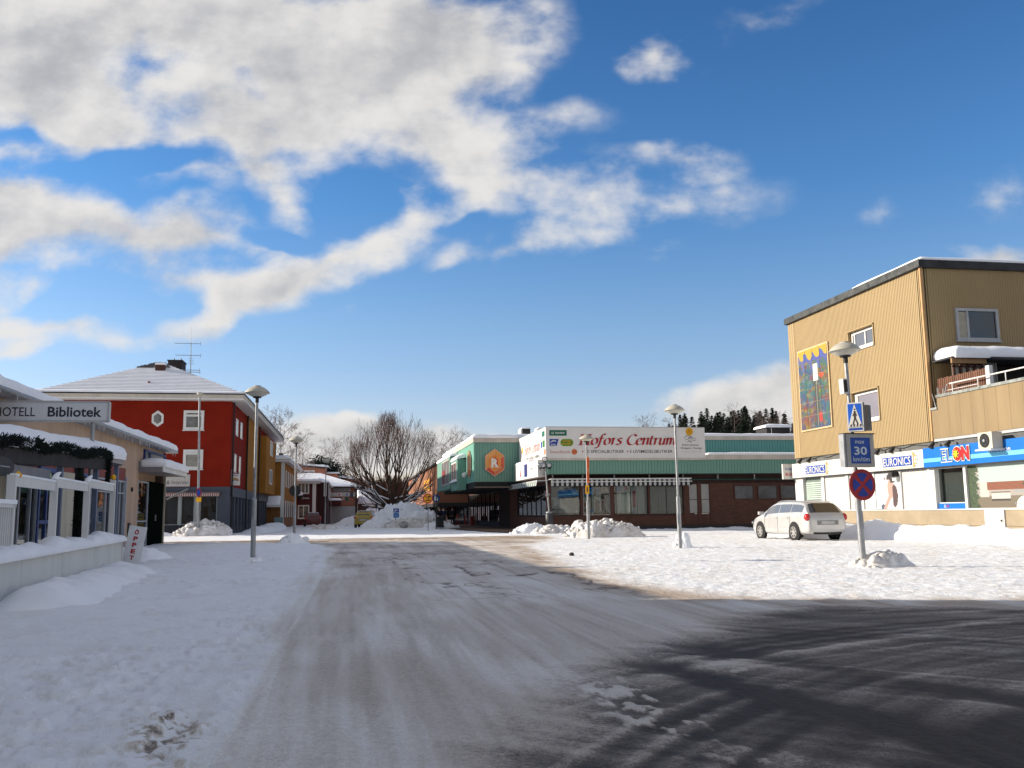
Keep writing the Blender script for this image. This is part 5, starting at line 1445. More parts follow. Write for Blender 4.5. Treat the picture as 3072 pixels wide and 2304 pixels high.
    MB().tube((m0[0], 70, m0[1] - .9), (m1[0], 70, m1[1]), .045, .03, 6).tube((m1[0], 70, m1[1]), (m1[0], 70, top[1]), .014, .006, 5).build('mast', GALV, an)
    for yy_, xa, xb in ((27, 1083, 1290), (122, 1092, 1290), (240, 1140, 1280), (256, 1170, 1285)):
        a_ = axx(xa, yy_); b_ = axx(xb, yy_ + 4); k = MB().tube((a_[0], 69.95, a_[1]), (b_[0], 69.95, b_[1]), .018, n=5)
        for t in range(9):
            xx = a_[0] + (b_[0] - a_[0]) * t / 8; zz_ = a_[1] + (b_[1] - a_[1]) * t / 8; k.tube((xx, 69.7, zz_), (xx, 70.2, zz_), .009, n=4)
        k.tube((b_[0], 69.95, b_[1] - .16), (b_[0], 69.95, b_[1] + .16), .012, n=4)
        k.build('crossbar', GALV, an)
    for yy_ in (150, 165, 180, 195): a_ = axx(1196, yy_); MB().tube((a_[0], 69.95, a_[1]), (a_[0] + .35, 69.95, a_[1]), .012, n=4).build('element', GALV, an)
    # front windows
    w = q(1150, 722); w2 = q(1320, 567); window(F, p, w[0], w2[0], w[1], w2[1], .17, (), (.74,), WHITE, mat('curtained_pane', (.20, .20, .19), .15, .4, 2), d=.08, sill=.12)
    w = q(1147, 1038); w2 = q(1312, 880); window(F, p, w[0], w2[0], w[1], w2[1], .17, (), (.8,), WHITE, mat('curtained_pane2', (.30, .29, .25), .15, .25, 2), d=.08, sill=.12)
    c = q(946, 632); r = (q(993, 632)[0] - q(900, 632)[0]) / 2; rz_ = (q(946, 566)[1] - q(946, 698)[1]) / 2
    hx = lambda s: [(c[0] + r * s * a, c[1] + rz_ * s * b) for a, b in ((0, 1), (1, .5), (1, -.5), (0, -1), (-1, -.5), (-1, .5))]
    hm = MB(); o6, i6 = hx(1), hx(.66)
    for k in range(6): hm.fpoly(F, [o6[k], o6[(k + 1) % 6], i6[(k + 1) % 6], i6[k]], .0, .08)
    hw_ = hm.build('hexagon_window', WHITE, p); MB().fpoly(F, hx(.68), .005, .02).build('pane', mat('curtained_pane', (.2, .2, .19)), hw_)
    # side windows (tall slits)
    def sw(xa, xb, yt, yb, F_=FS, X=X1, c=0.0):
        a = ax(120 + xa * .3737, 1300, X)[0]; b = ax(120 + xb * .3737, 1300, X)[0]
        zt_ = ax(120 + xa * .3737, 1020 + yt * .3737, X)[1]; zb_ = ax(120 + xa * .3737, 1020 + yb * .3737, X)[1]
        window(F_, p, a, b, zb_, zt_, .10, (), (), WHITE, GLASSD, c=c, d=.02)
    for xa, xb, yt, yb in ((1570, 1590, 625, 765), (1607, 1624, 655, 790), (1565, 1583, 915, 1065), (1603, 1618, 935, 1073)): sw(xa, xb, yt, yb)
    for yc in (84.0, 87.5, 91, 94.5):
        for zz0 in (3.9, 6.5): window(FS, p, yc, yc + 1.5, zz0, zz0 + 1.35, .12, (), (), WHITE, GLASSD, d=.09)
    for yc in ((ys(1740) + ys(1822)) / 2,):
        for zz0 in (3.9, 6.4): window(FXp(X1 + .75), p, yc - 1.2, yc + 1.2, zz0, zz0 + 1.3, .1, (.5,), (), WHITE, GLASSD, d=.05)
    # downpipes
    for yy, xo in ((Y0 + .25, .14), (yo0 - .15, .12), (ys(1738) + .0, .2), (YE - .3, .12)):
        MB().tube((X1 + xo, yy, .2), (X1 + xo, yy, ZE - .15), .055, n=7).build('downpipe', BLACK, p)
    # ground floor
    MB().box(XL, X1 - .3, Y0 + .35, YE, 0, ZG - .002).build('wall', GREYB, p)
    MB().box(XL, X1 + .06, Y0 - .06, Y0 + .35, ZG - .36, ZG).build('fascia_band', GREYB, p)
    MB().box(X1 - .3, X1 + .10, Y0 + .352, YE, ZG - .62, ZG).build('fascia_band', GREYB, p)
    g = lambda x, y: ay(480 + x * .1447, 1380 + y * .1447, Y0)
    MB().box(XL, g(1215, 1)[0], Y0 - .03, Y0 + .34, 0, .62).build('plinth', mat('plinth_dark', (.035, .037, .045), .8, .1), p)
    MB().box(g(1215, 1)[0], X1 + .04, Y0 - .04, Y0 + 1.0, 0, ZG - .362).build('corner_pier', GREYB, p)
    zb_, zt_ = .64, ZG - .45
    MB().box(XL, g(1215, 1)[0], Y0 + 1.6, Y0 + 1.7, .3, 2.7).build('back_wall', mat('interior_dark', (.04, .033, .03), .9, .5, .6), p)
    for a, b in ((-560, -240), (-220, 80), (100, 420), (470, 745), (860, 1212)):
        window(F, p, g(a, 1)[0], g(b, 1)[0], zb_, zt_, .045, (), (), mat('frame_pale', (.32, .35, .34), .5), GLASS, c=-.12, d=.08)
    for a, b in ((420, 470), (750, 800), (80, 100)): MB().box(g(a, 1)[0], g(b, 1)[0], Y0 - .0, Y0 + .2, .622, zt_).build('mullion', mat('frame_pale', (.32, .35, .34)), p)
    MB().box(g(800, 1)[0], g(860, 1)[0], Y0 + .0, Y0 + .2, .622, zt_).build('mullion', mat('mullion_brown', (.16, .11, .09), .6), p)
    for a, b, y_a, y_b, mm in ((870, 985, 965, 1225, CURT), (1050, 1180, 900, 1080, mat('notice_grey', (.38, .38, .36), .8)), (1040, 1090, 800, 870, CURT), (1100, 1210, 1200, 1320, CURT), (540, 600, 1140, 1210, mat('display_pink', (.45, .25, .25), .7))):
        A = g(a, y_b); B_ = g(b, y_a); MB().box(A[0], B_[0], Y0 + .35, Y0 + .37, A[1], B_[1]).build('display_card', mm, p)
    MB().box(g(905, 1)[0], g(950, 1)[0], Y0 + .34, Y0 + .348, g(1, 1180)[1], g(1, 1010)[1]).build('display_card', DARK, p)
    # awning (rolled) red and white
    aw = thing('awning', 'rolled red and white awning over the shop windows of the red block', 'awning', (g(100, 1)[0], Y0 - .3, 2.6))
    a0, a1 = g(90, 1)[0], g(1275, 1)[0]
    MB().box(a0, a1, Y0 - .32, Y0 - .062, 2.60, 2.70).build('cover', mat('awning_brown', (.20, .13, .12), .7), aw)
    n = 52; w_ = (a1 - a0) / n; FA = FY(Y0 - .33)
    for par, mm in ((0, mat('awning_cream', (.50, .43, .38), .8)), (1, mat('awning_wine', (.20, .06, .06), .8))):
        f0 = MB().fbox(FA, a0 + par * w_, a0 + par * w_ + w_, 2.44, 2.62, .002, .014).build('valance_flap', mm, aw)
        for k in range(1, n // 2): share(f0, aw, (2 * k * w_, 0, 0))
    # shop sign board above
    s1 = thing('shop_sign', 'long pale shop board with dark lettering on the red front beside the canopy', 'sign', (g(100, 1)[0], Y0 - .1, 3.1))
    A = g(-250, 540); B_ = g(630, 300)
    MB().box(A[0], B_[0], Y0 - .14, Y0 - .002, ZG + .03, B_[1]).build('board', mat('board_pale', (.46, .43, .40), .6, .06), s1)
    letter(FY(Y0 - .14), 'a & Interiör', g(80, 1)[0], g(610, 1)[0], g(1, 505)[1], g(1, 430)[1], .004, LTEXT, s1, bold=.0, shear=.1)
    MB().box(g(520, 1)[0], g(535, 1)[0], Y0 - .15, Y0 - .142, g(1, 385)[1], g(1, 315)[1]).build('drawn_mark', LTEXT, s1)
    # rainbow blade sign
    s2 = thing('blade_sign', 'square white sign with an arched rainbow hanging at the corner of the red block', 'sign', (X1 + .1, Y0 + .8, 3.2))
    Yb = Y0 + .8; A = ay(691, 1456, Yb); B_ = ay(720, 1421, Yb); Fb = FY(Yb)
    MB().box(A[0], B_[0], Yb, Yb + .14, A[1], B_[1]).build('box', SIGNW, s2)
    cx_ = (A[0] + B_[0]) / 2; cz = A[1] + .28; W = (B_[0] - A[0])
    for k, cc in enumerate(((.50, .03, .02), (.60, .22, .02), (.55, .45, .03), (.05, .25, .08), (.05, .08, .35))):
        r1, r0 = W * (.40 - k * .052), W * (.40 - (k + 1) * .052)
        MB().fpoly(Fb, [(cx_ + r1 * cos(pi * t / 12), cz + r1 * .85 * sin(pi * t / 12)) for t in range(13)] + [(cx_ + r0 * cos(pi * t / 12), cz + r0 * .85 * sin(pi * t / 12)) for t in range(12, -1, -1)], .004, .010).build('rainbow_band', mat('rainbow%d' % k, cc, .5), s2)
    letter(Fb, 'Sensus', A[0] + .08, B_[0] - .1, B_[1] - .14, B_[1] - .05, .004, LTEXT, s2)
    MB().box(A[0] + .02, A[0] + .16, Yb, Yb + .1, B_[1] + .002, B_[1] + .3).build('bracket', WHITE, s2)
    # side shop front
    k = Y0 + 1.2
    while k < YE - 1:
        window(FXp(X1 - .28), p, k, k + 1.5, .55, ZG - .72, .06, (.5,), (), GALV, GLASSD, c=.0, d=.06)
        MB().box(X1 - .28, X1 + .02, k + 1.54, k + 1.95, 0, ZG - .622).build('pier', GREYB, p); k += 2.0
    MB().box(X1 - .3, X1 - .02, Y0 + 1.0, YE, 0, .53).build('plinth', mat('plinth_dark', (.035, .037, .045)), p)
    return p


red_building()


# ================================================================== SALMON SHOP BUILDING (left, near)
def salmon():
    X1 = -8.0; YN = 16.0; YE = 42.0; ZE = 3.95
    p = thing('shop_building', 'low salmon rendered shop building with snow-laden eaves on the near left', 'building', (X1, YE, 0))
    F = FXp(X1)
    yp = lambda x, y=1450: ax(x, y, X1)[0]
    yA, yB = yp(376), yp(415)
    MB().box(X1 - .3, X1, YN, YE, 2.9, ZE).build('wall', SALMON, p)
    MB().box(X1 - .3, X1, yA, yB, 0, 2.898).build('pier', SALMON, p)
    MB().box(-10.4, X1 - .3, YN, YE - .3, 0, ZE).build('wall', SALMON, p); MB().box(-20, X1, YE - .3, YE - .002, 0, ZE - .002).build('wall', mat('north_wall_darkened', (.10, .07, .055), .9), p)  # unseen end wall, darkened so the red block's windows reflect a dark tone
    # windows and doors under the canopy (seen between the white posts)
    y = YN + .2; units = []
    BLUEF = mat('door_blue', (.03, .06, .20), .5, .1); GREYF = mat('frame_grey', (.34, .36, .40), .5, .1); REDB = mat('panel_red', (.22, .05, .04), .7, .1)
    MB().box(X1 - .3, X1 - .01, YN, yA, 0, .42).build('plinth', REDB, p)
    ys_ = [YN + .2, 18.6, 20.8, 22.4, 24.2, 25.7, 27.2, 28.9, 31.2, 33.2, yA - .05]
    kinds = ['b', 'g', 'b', 'c', 'g', 'b', 'c', 'b', 'g', 'g', 'g']
    for k in range(len(ys_) - 1):
        a, b = ys_[k], ys_[k + 1]; kd = kinds[k]
        if kd == 'b': window(F, p, a + .05, b - .05, .1, 2.5, .12, (.5,), (.4,), BLUEF, GLASSD, c=-.05, d=.07)
        elif kd == 'c': MB().box(X1 - .02, X1 + .03, a + .1, b - .1, .43, 2.45).build('curtain', mat('warm_curtain', (.48, .44, .34), .9, .2, 3, streak=True), p)
        else: window(F, p, a + .03, b - .03, .43, 2.45, .06, (.66,), (.78,), GREYF, GLASS, c=-.05, d=.07)
        MB().box(X1 - .1, X1 + .06, b - .05, b + .05, .1, 2.6).build('post', GREYF if k % 2 else BLUEF, p)
    MB().box(X1 - .28, X1 - .01, 24.2, yA - .02, 2.46, 2.898).build('transom_panel', REDB, p); MB().box(X1 - .28, X1 - .01, YN, 24.2, 2.46, 2.898).build('transom_panel', BLUEF, p)
    MB().box(X1 - 1.2, X1 - 1.1, YN, yA, 0, 2.9).build('back_wall', mat('interior_dark', (.1, .08, .07)), p)
    for k in range(7): MB().box(X1 - .9, X1 - .5, 18.8 + k * 2.2, 19.6 + k * 2.2, .4, .9 + .35 * (k % 3)).build('display_stand', (CURT, mat('display_brown', (.22, .12, .08), .8), mat('display_blue', (.06, .10, .25), .8))[k % 3], p)
    MB().fbox(F, 29.6, 30.0, 1.5, 2.35, .02, .03).build('poster', WHITEP, p); MB().fbox(F, 29.68, 29.92, 1.6, 2.25, .031, .034).build('poster', REDB, p)
    # glazing past the pier, dark door, entrance canopy
    yC = yp(447); yD = YE - .02
    window(F, p, yB + .02, yC, .05, 2.55, .06, (), (.38,), GREYF, GLASS, c=-.06, d=.06)
    MB().box(X1 - .8, X1 - .7, yB, yD, 0, 2.9).build('back_wall', mat('interior_dark', (.1, .08, .07)), p)
    MB().box(X1 - .1, X1 + .04, yC + .02, yD - .1, 0, 2.58).build('door', mat('door_green_black', (.004, .007, .0055), .95, .1, spec=.0), p)
    MB().box(X1 + .04, X1 + .08, yC + 1.2, yC + 1.25, 1.0, 1.25).build('handle', GALV, p)
    MB().box(X1 - .1, X1 + .1, yD - .1, yD, 0, 3.0).build('door_post', mat('post_cream', (.40, .36, .28), .6), p)
    tw = ax(430, 1360, X1); window(F, p, tw[0], YE - .1, 3.38, 3.80, .08, (.25,), (), BLUEF, GLASSG, d=.08)
    y0, y1 = yp(413), YE + .2; x1 = -7.12
    cn = MB().box(X1 + .002, x1, y0, y1, 2.88, 3.06).build('canopy', mat('canopy_grey', (.22, .20, .20), .8, .15), p)
    MB().box(X1 + .002, X1 + .06, y0 - .0, y0 + .5, 3.062, 3.28).build('canopy_upstand', mat('canopy_grey', (.2, .2, .2)), p)
    MB().box(x1 + .002, x1 + .04, y0 - .0, y1, 2.88, 3.10).build('canopy_fascia', WHITE, p)
    snow_cap('snow', cn, (X1 + .06, y0 + .3, 3.06), (x1 + .04, y0 + .3, 3.06), (x1 + .04, y1, 3.06), (X1 + .06, y1, 3.06), th=.42, nu=24, nv=40, lip=.06, seed=61, edge=.6)
    MB().tube((x1 + .1, YE + .25, 2.35), (X1 + .1, YE + .25, 1.9), .035, n=6).build('rail_bar', GALV, p)
    # eaves with overhang, gutter, thick snow
    MB().box(X1, X1 + .38, YN, YE + .35, ZE - .03, ZE + .06).build('eaves', mat('eaves_grey', (.42, .41, .41), .7, .15), p)
    gt = MB().tube((X1 + .42, YN, ZE + .05), (X1 + .42, YE + .4, ZE + .03), .07, n=8); gt.build('gutter', GALV, p)
    MB().box(-10.1, X1 + .3, YN, YE + .3, ZE + .062, ZE + .10).build('roof', ROOFD, p)
    snow_cap('snow', p, (X1 + .42, YN, ZE + .06), (X1 + .42, YE + .38, ZE + .06), (X1 - 2.1, YE + .38, ZE + .42), (X1 - 2.1, YN, ZE + .42), th=.34, nu=150, nv=26, lip=.05, seed=63, rough=.10, edge=.45)
    # roughened drip marks: little icicles along the gutter
    ic = MB(); rr = random.Random(5)
    for k in range(90):
        yy = YN + rr.random() * (YE - YN); l = rr.uniform(.05, .22); ic.tube((X1 + .44, yy, ZE - .0), (X1 + .44, yy, ZE - l), .014, .002, 4, caps=False)
    ic.build('icicles', mat('ice', (.6, .65, .7), .1, .02, spec=.8), p, kind='stuff')
    # lamp stub on the pier
    MB().fbox(F, yA + .9, yA + 1.02, 2.1, 2.25, .0, .06).build('wall_lamp', DARK, p)
    MB().fbox(F, yA + .6, yA + .9, .25, .95, .0, .05).build('wall_box', DARK, p)

    # ---------------- canopy over the terrace (own roof with garland)
    XF = -5.78; y0, y1 = YN - .5, ax(372, 1372, XF)[0]; yg = ax(322, 1372, XF)[0]
    zf1 = ax(301, 1358, XF)[1]; zf0 = ax(301, 1398, XF)[1]
    zd = lambda yy_: -.24 * (y1 - yy_) / (y1 - 17.1)
    t = thing('terrace_canopy', 'flat terrace canopy with deep snow and a dark fir garland along its edge', 'canopy', (XF, y1, 0))
    MB().add([(X1 + .07, y0, zf0 + .12 + zd(y0)), (XF - .05, y0, zf0 + .12 + zd(y0)), (XF - .05, y1, zf0 + .12), (X1 + .07, y1, zf0 + .12), (X1 + .07, y0, zf1 + .02 + zd(y0)), (XF - .05, y0, zf1 + .02 + zd(y0)), (XF - .05, y1, zf1 + .02), (X1 + .07, y1, zf1 + .02)], [(0, 3, 2, 1), (4, 5, 6, 7), (0, 1, 5, 4), (1, 2, 6, 5), (2, 3, 7, 6), (3, 0, 4, 7)]).build('roof', mat('canopy_dark', (.06, .055, .055), .8), t)
    n = int((yg - y0) / .62)
    for k in range(n + 1):
        a = y0 + k * .62; MB().box(XF - .045, XF, a, min(a + .612, yg), zf0 + zd(a), zf1 + zd(a)).build('fascia_board', mat('fascia_grey', (.040, .035, .035), .8, .2, 2), t)
    MB().box(XF - .05, XF - .0, yg + .01, y1, zf1 - .16, zf1 + .0).build('fascia_board', mat('fascia_pale', (.36, .33, .32), .7), t)
    MB().box(XF - .10, XF - .052, y0, ax(152, 1400, XF - .05)[0], zf0 - .26 + zd(18), zf0 - .04 + zd(18)).build('valance', mat('valance_grey', (.22, .22, .23), .7), t)
    snow_cap('snow', t, (XF, y0, zf1 + .02 + zd(y0)), (XF, y1, zf1 + .02), (X1 + .1, y1, zf1 + .06), (X1 + .1, y0, zf1 + .06 + zd(y0)), th=.37, nu=130, nv=26, lip=.08, seed=66, sag=.10, edge=.42, rough=.07)
    for yy in (17.4, 20.2, 22.9, y1 - .3): MB().box(XF - .16, XF - .06, yy, yy + .1, 0, zf0 + .12 + zd(yy)).build('post', mat('post_blue_grey', (.16, .19, .27), .6), t)
    # fir garland
    gr = MB(); rr = random.Random(8)
    def needle(cx_, cy_, cz_, s_=.07):
        for q_ in range(1):
            d = Vector((rr.uniform(-.3, 1), rr.uniform(-1, 1), rr.uniform(-1, 1))).normalized() * rr.uniform(.5, 1.3) * s_
            a = Vector((cx_, cy_, cz_)); b_ = a + d; w_ = d.orthogonal().normalized() * .011
            gr.add([a - w_, a + w_, b_ + w_ * .5, b_ - w_ * .5], [(0, 1, 2, 3)])
    yy = y0
    while yy < yg:
        zc = zf1 + .03 + zd(yy) + .035 * sin(yy * 2.3) + (.07 if 18.0 < yy < 18.4 else 0); 
        for k in range(18): needle(XF + .03 + rr.uniform(0, .07), yy + rr.uniform(-.02, .02), zc + rr.uniform(-.075, .075), .075)
        yy += .018
    for k in range(1500):
        u = rr.random(); needle(XF + .05, yg + .05 - .28 * u ** .7 + rr.uniform(-.05, .05), zf1 - .78 * u, .08)
    gr.build('garland', mat('fir_dark', (.008, .014, .010), .9), t, kind='stuff', recalc=False)
    gr2 = MB(); gr = gr2
    zz = zf1 - .1
    for k in range(2600): needle(XF - .08 + rr.uniform(-.06, .06), 21.6 + rr.uniform(-.12, .12), rr.uniform(.25, 2.0), .10)
    gr2.tube((XF - .1, 21.6, 0), (XF - .1, 21.6, 2.3), .09, n=7)
    gr2.build('garland_column', mat('fir_dark', (.008, .014, .010)), t, kind='stuff', recalc=False)
    for k in range(2): MB().tube((XF - .1, 21.4 + k * .1, 2.0), (XF - .1, 21.0 + k * .25, zf0 + .1), .015, n=5).build('cable', BLACK, t)
    # oval hanging sign at the very edge of the view
    ov = thing('hanging_sign', 'black oval sign with a thin pale line hanging under the terrace canopy', 'sign', (XF + .12, 16.6, 2.2))
    oa, oz = ax(0, 1398, XF + .15); rr_ = abs(ax(38, 1395, XF + .15)[0] - oa)
    MB().disc(FXp(XF + .13), oa, oz, rr_, 0, .05, 30, ry=ax(0, 1372, XF + .15)[1] - oz + .02).build('plate', BLACK, ov)
    MB().fbox(FXp(XF + .18), oa - rr_ * .8, oa + rr_ * .6, oz - .008, oz + .006, .002, .006).build('pale_line', mat('line_grey', (.4, .42, .45), .5), ov)
    MB().tube((XF + .13, oa, oz + .15), (XF + .02, oa, zf1 - .2), .012, n=5).build('hanger', BLACK, ov)


salmon()


# ---------------- white terrace wall with posts, rails and lattice
def terrace():
    A = ag(362, 1702); B_ = ag(-140, 1880); A = Vector((A.x, A.y, 0)); B_ = Vector((B_.x, B_.y, 0))
    d = (B_ - A).normalized(); nr = Vector((-d.y, d.x, 0)); L = (B_ - A).length
    if nr.x < 0: nr = -nr
    p = thing('terrace_wall', 'low white panelled terrace wall capped with lumpy snow', 'wall', (A.x, A.y, 0))
    H = .60
    def bx(a0, a1, c0, c1, z0, z1, nm, m_, par=p, **kw):
        vs = [A + d * a + nr * c + Vector((0, 0, z)) for z in (z0, z1) for (a, c) in ((a0, c0), (a1, c0), (a1, c1), (a0, c1))]
        return MB().add(vs, [(0, 3, 2, 1), (4, 5, 6, 7), (0, 1, 5, 4), (1, 2, 6, 5), (2, 3, 7, 6), (3, 0, 4, 7)]).build(nm, m_, par, **kw)
    def along(x, y):   # distance along the wall of a photo column at height y row
        dd = ray(x, y); # intersect the vertical plane
        t = (A.x * nr.x + A.y * nr.y) / (dd.x * nr.x + dd.y * nr.y); P = Vector((dd.x * t, dd.y * t, EYE + dd.z * t))
        return (P - A).dot(d), P.z
    js = [0] + [along(x, 1680)[0] for x in (357, 284, 188, 66)] + [along(66, 1680)[0] + k * 1.25 for k in (1, 2, 3)]
    js = [j for j in js if j < L]
    for k in range(len(js) - 1): bx(js[k] + .008, js[k + 1] - .008, -.05, 0, -.05, H, 'wall_panel', mat('panel_offwhite', (.66, .66, .62), .6, .08, 1.5, streak=True))
    bx(0, L, -.10, -.052, -.05, H, 'backing', GALV); bx(-.02, L, -.12, .03, H + .002, H + .04, 'capping', WHITE)
    bx(-.05, .02, -.10, .02, -.05, H, 'end_post', WHITE)
    P0 = A + nr * .07; P1 = A + d * L + nr * .07; P2 = A + d * L - nr * .30; P3 = A - nr * .30
    c = [tuple(Vector((q.x, q.y, H + .04))) for q in (P0, P1, P2, P3)]
    snow_cap('snow', p, c[1], c[0], c[3], c[2], th=.15, nu=220, nv=12, lip=.05, seed=71, rough=.35, edge=.18, sag=.06)
    # posts and rails
    f = thing('post_and_rail_screen', 'white painted post and rail screen standing on the terrace wall', 'fence', (A.x, A.y, 0))
    posts = [(362, 1440, 0), (289, 1430, 1), (196, 1420, 1), (74, 1424, 0)]
    pos = []
    for x, yt, capk in posts:
        a, z = along(x, yt); pos.append((a, z)); w = .043
        bx(a - w, a + w, -.21, -.10, H - .1, z - (.10 if capk else 0), 'post', WHITE, f)
        if capk:
            q = A + d * a - nr * .155
            mb = MB(); vs = []
            for k in range(8):
                t = k / 7; rr = .062 * (1 - .35 * t) * (1 if k < 7 else .2)
                for i in range(10): vs.append((q.x + .05 * t * t + rr * cos(i * pi / 5), q.y + .09 * t * t + rr * sin(i * pi / 5), z - .10 + .13 * t))
            mb.add(vs, [(k * 10 + i, k * 10 + (i + 1) % 10, (k + 1) * 10 + (i + 1) % 10, (k + 1) * 10 + i) for k in range(7) for i in range(10)], 0, True)
            mb.build('snow', SNOW, f)
        if x == 362:
            q = A + d * a - nr * .155; MB().lathe((q.x, q.y, z + .0), [(.001, -.01), (.05, .02), (.06, .07), (.03, .12), (.001, .13)], 10).build('yellow_ornament', YEL, f)
    q = A + d * (pos[3][0] - .45) - nr * .155
    for k in range(3):
        (a0, z0), (a1, z1) = pos[k], pos[k + 1]
        zr = (z0 - .12 if k else z0 - .09); bx(a0 + .044, a1 - .044, -.185, -.13, zr - .17, zr - .03, 'rail', WHITE, f)
        bx(a0 + .044, a1 - .044, -.195, -.12, zr - .028, zr + .005, 'snow', SNOW, f)
    q = A + d * (pos[3][0] - .30) - nr * .155
    MB().lathe((q.x, q.y, pos[3][1] - .02), [(.001, -.02), (.05, .0), (.06, .04), (.001, .09)], 10).build('yellow_ornament', YEL, f)
    # lattice at the near end
    lt = thing('lattice_fence', 'white lattice fence panel at the near end of the terrace wall', 'fence', (A.x, A.y, 0))
    a0 = along(72, 1540)[0]; a1 = a0 + 3.2; zt = along(30, 1532)[1]
    for k in range(4): bx(a0 + .02, a1, -.18, -.15, .78 + k * .155, .82 + k * .155, 'rail', WHITE, lt)
    for k in range(30): bx(a0 + .05 + k * .105, a0 + .085 + k * .105, -.149, -.13, .76, 1.30, 'slat', WHITE, lt)
    bx(a0 - .0, a1, -.2, -.1, 1.302, 1.35, 'rail', WHITE, lt); bx(a0, a1, -.21, -.09, 1.352, 1.41, 'snow', SNOW, lt)
    bx(a0 - .02, a1, -.2, -.1, .70, .755, 'rail', WHITE, lt)
    return A, d, nr


TA, TD, TN = terrace()


# ---------------- street signs on the left
def left_signs():
    Yq = 22.6; q = lambda x, y: ay(x, y, Yq); a = q(-60, 1262); b = q(330, 1208)
    t = thing('direction_sign', 'long white street sign reading HOTELL Bibliotek on a grey post', 'sign', (q(280, 1300)[0], Yq, 0))
    MB().box(a[0], b[0], Yq - .09, Yq + .03, q(150, 1264)[1], q(150, 1206)[1]).build('board', mat('sign_offwhite', (.62, .64, .66), .5, .04), t)
    e = MB(); z0, z1 = q(150, 1264)[1], q(150, 1206)[1]
    for (x0, x1, y0, y1) in ((a[0], b[0], z0 - .02, z0 + .02), (a[0], b[0], z1 - .02, z1 + .02), (b[0] - .02, b[0] + .02, z0, z1)): e.box(x0, x1, Yq - .105, Yq + .04, y0, y1)
    e.build('frame', mat('sign_frame', (.45, .45, .44), .4), t)
    F = FY(Yq - .09)
    letter(F, 'HOTELL', q(-12, 1237)[0], q(110, 1237)[0], q(60, 1250)[1], q(60, 1223)[1], .006, LTEXT, t, bold=.004)
    letter(F, 'Bibliotek', q(147, 1237)[0], q(308, 1237)[0], q(228, 1252)[1], q(228, 1222)[1], .006, LTEXT, t, bold=.022)
    for xx in (-30, 279): MB().tube((q(xx, 1290)[0], Yq - .02, 0), (q(xx, 1290)[0], Yq - .02, z0), .045, n=10).build('post', GALV, t)
    # OPEN board leaning at the end of the wall
    B = ag(392, 1699); L = TD
    t = thing('open_board', 'narrow white board with red ÖPPET letters leaning by the wall end', 'sign', (B.x, B.y, .07))
    o = MB().box(-.20, .20, -.02, .02, .05, .95).build('board', mat('board_white', (.66, .67, .68), .5), t)
    D = B.length; x0 = 0
    for k, ch in enumerate('ÖPPET'):
        zc = .80 - k * .15; letter(lambda a, b, c: (a - B.x * 0, -.02 - c, b), ch, -.06, .04, zc - .05, zc + (.075 if k == 0 else .055), .004, REDL, t, bold=.05)
    MB().box(-.2, -.02, -.05, .06, .0, .06).build('foot', mat('foot_grey', (.35, .42, .42), .6), t)
    t.rotation_euler = (radians(-4), radians(9), radians(12)); LOCAL.add(t.name)
    for ch in t.children:            # pieces were laid out about the base
        ch.location = (0, 0, 0)
        if ch.name.startswith(('board', 'foot')):
            for v in ch.data.vertices: v.co += Vector((B.x, B.y, 0))
        else:
            for v in ch.data.vertices: v.co += Vector((B.x, B.y, 0))


left_signs()


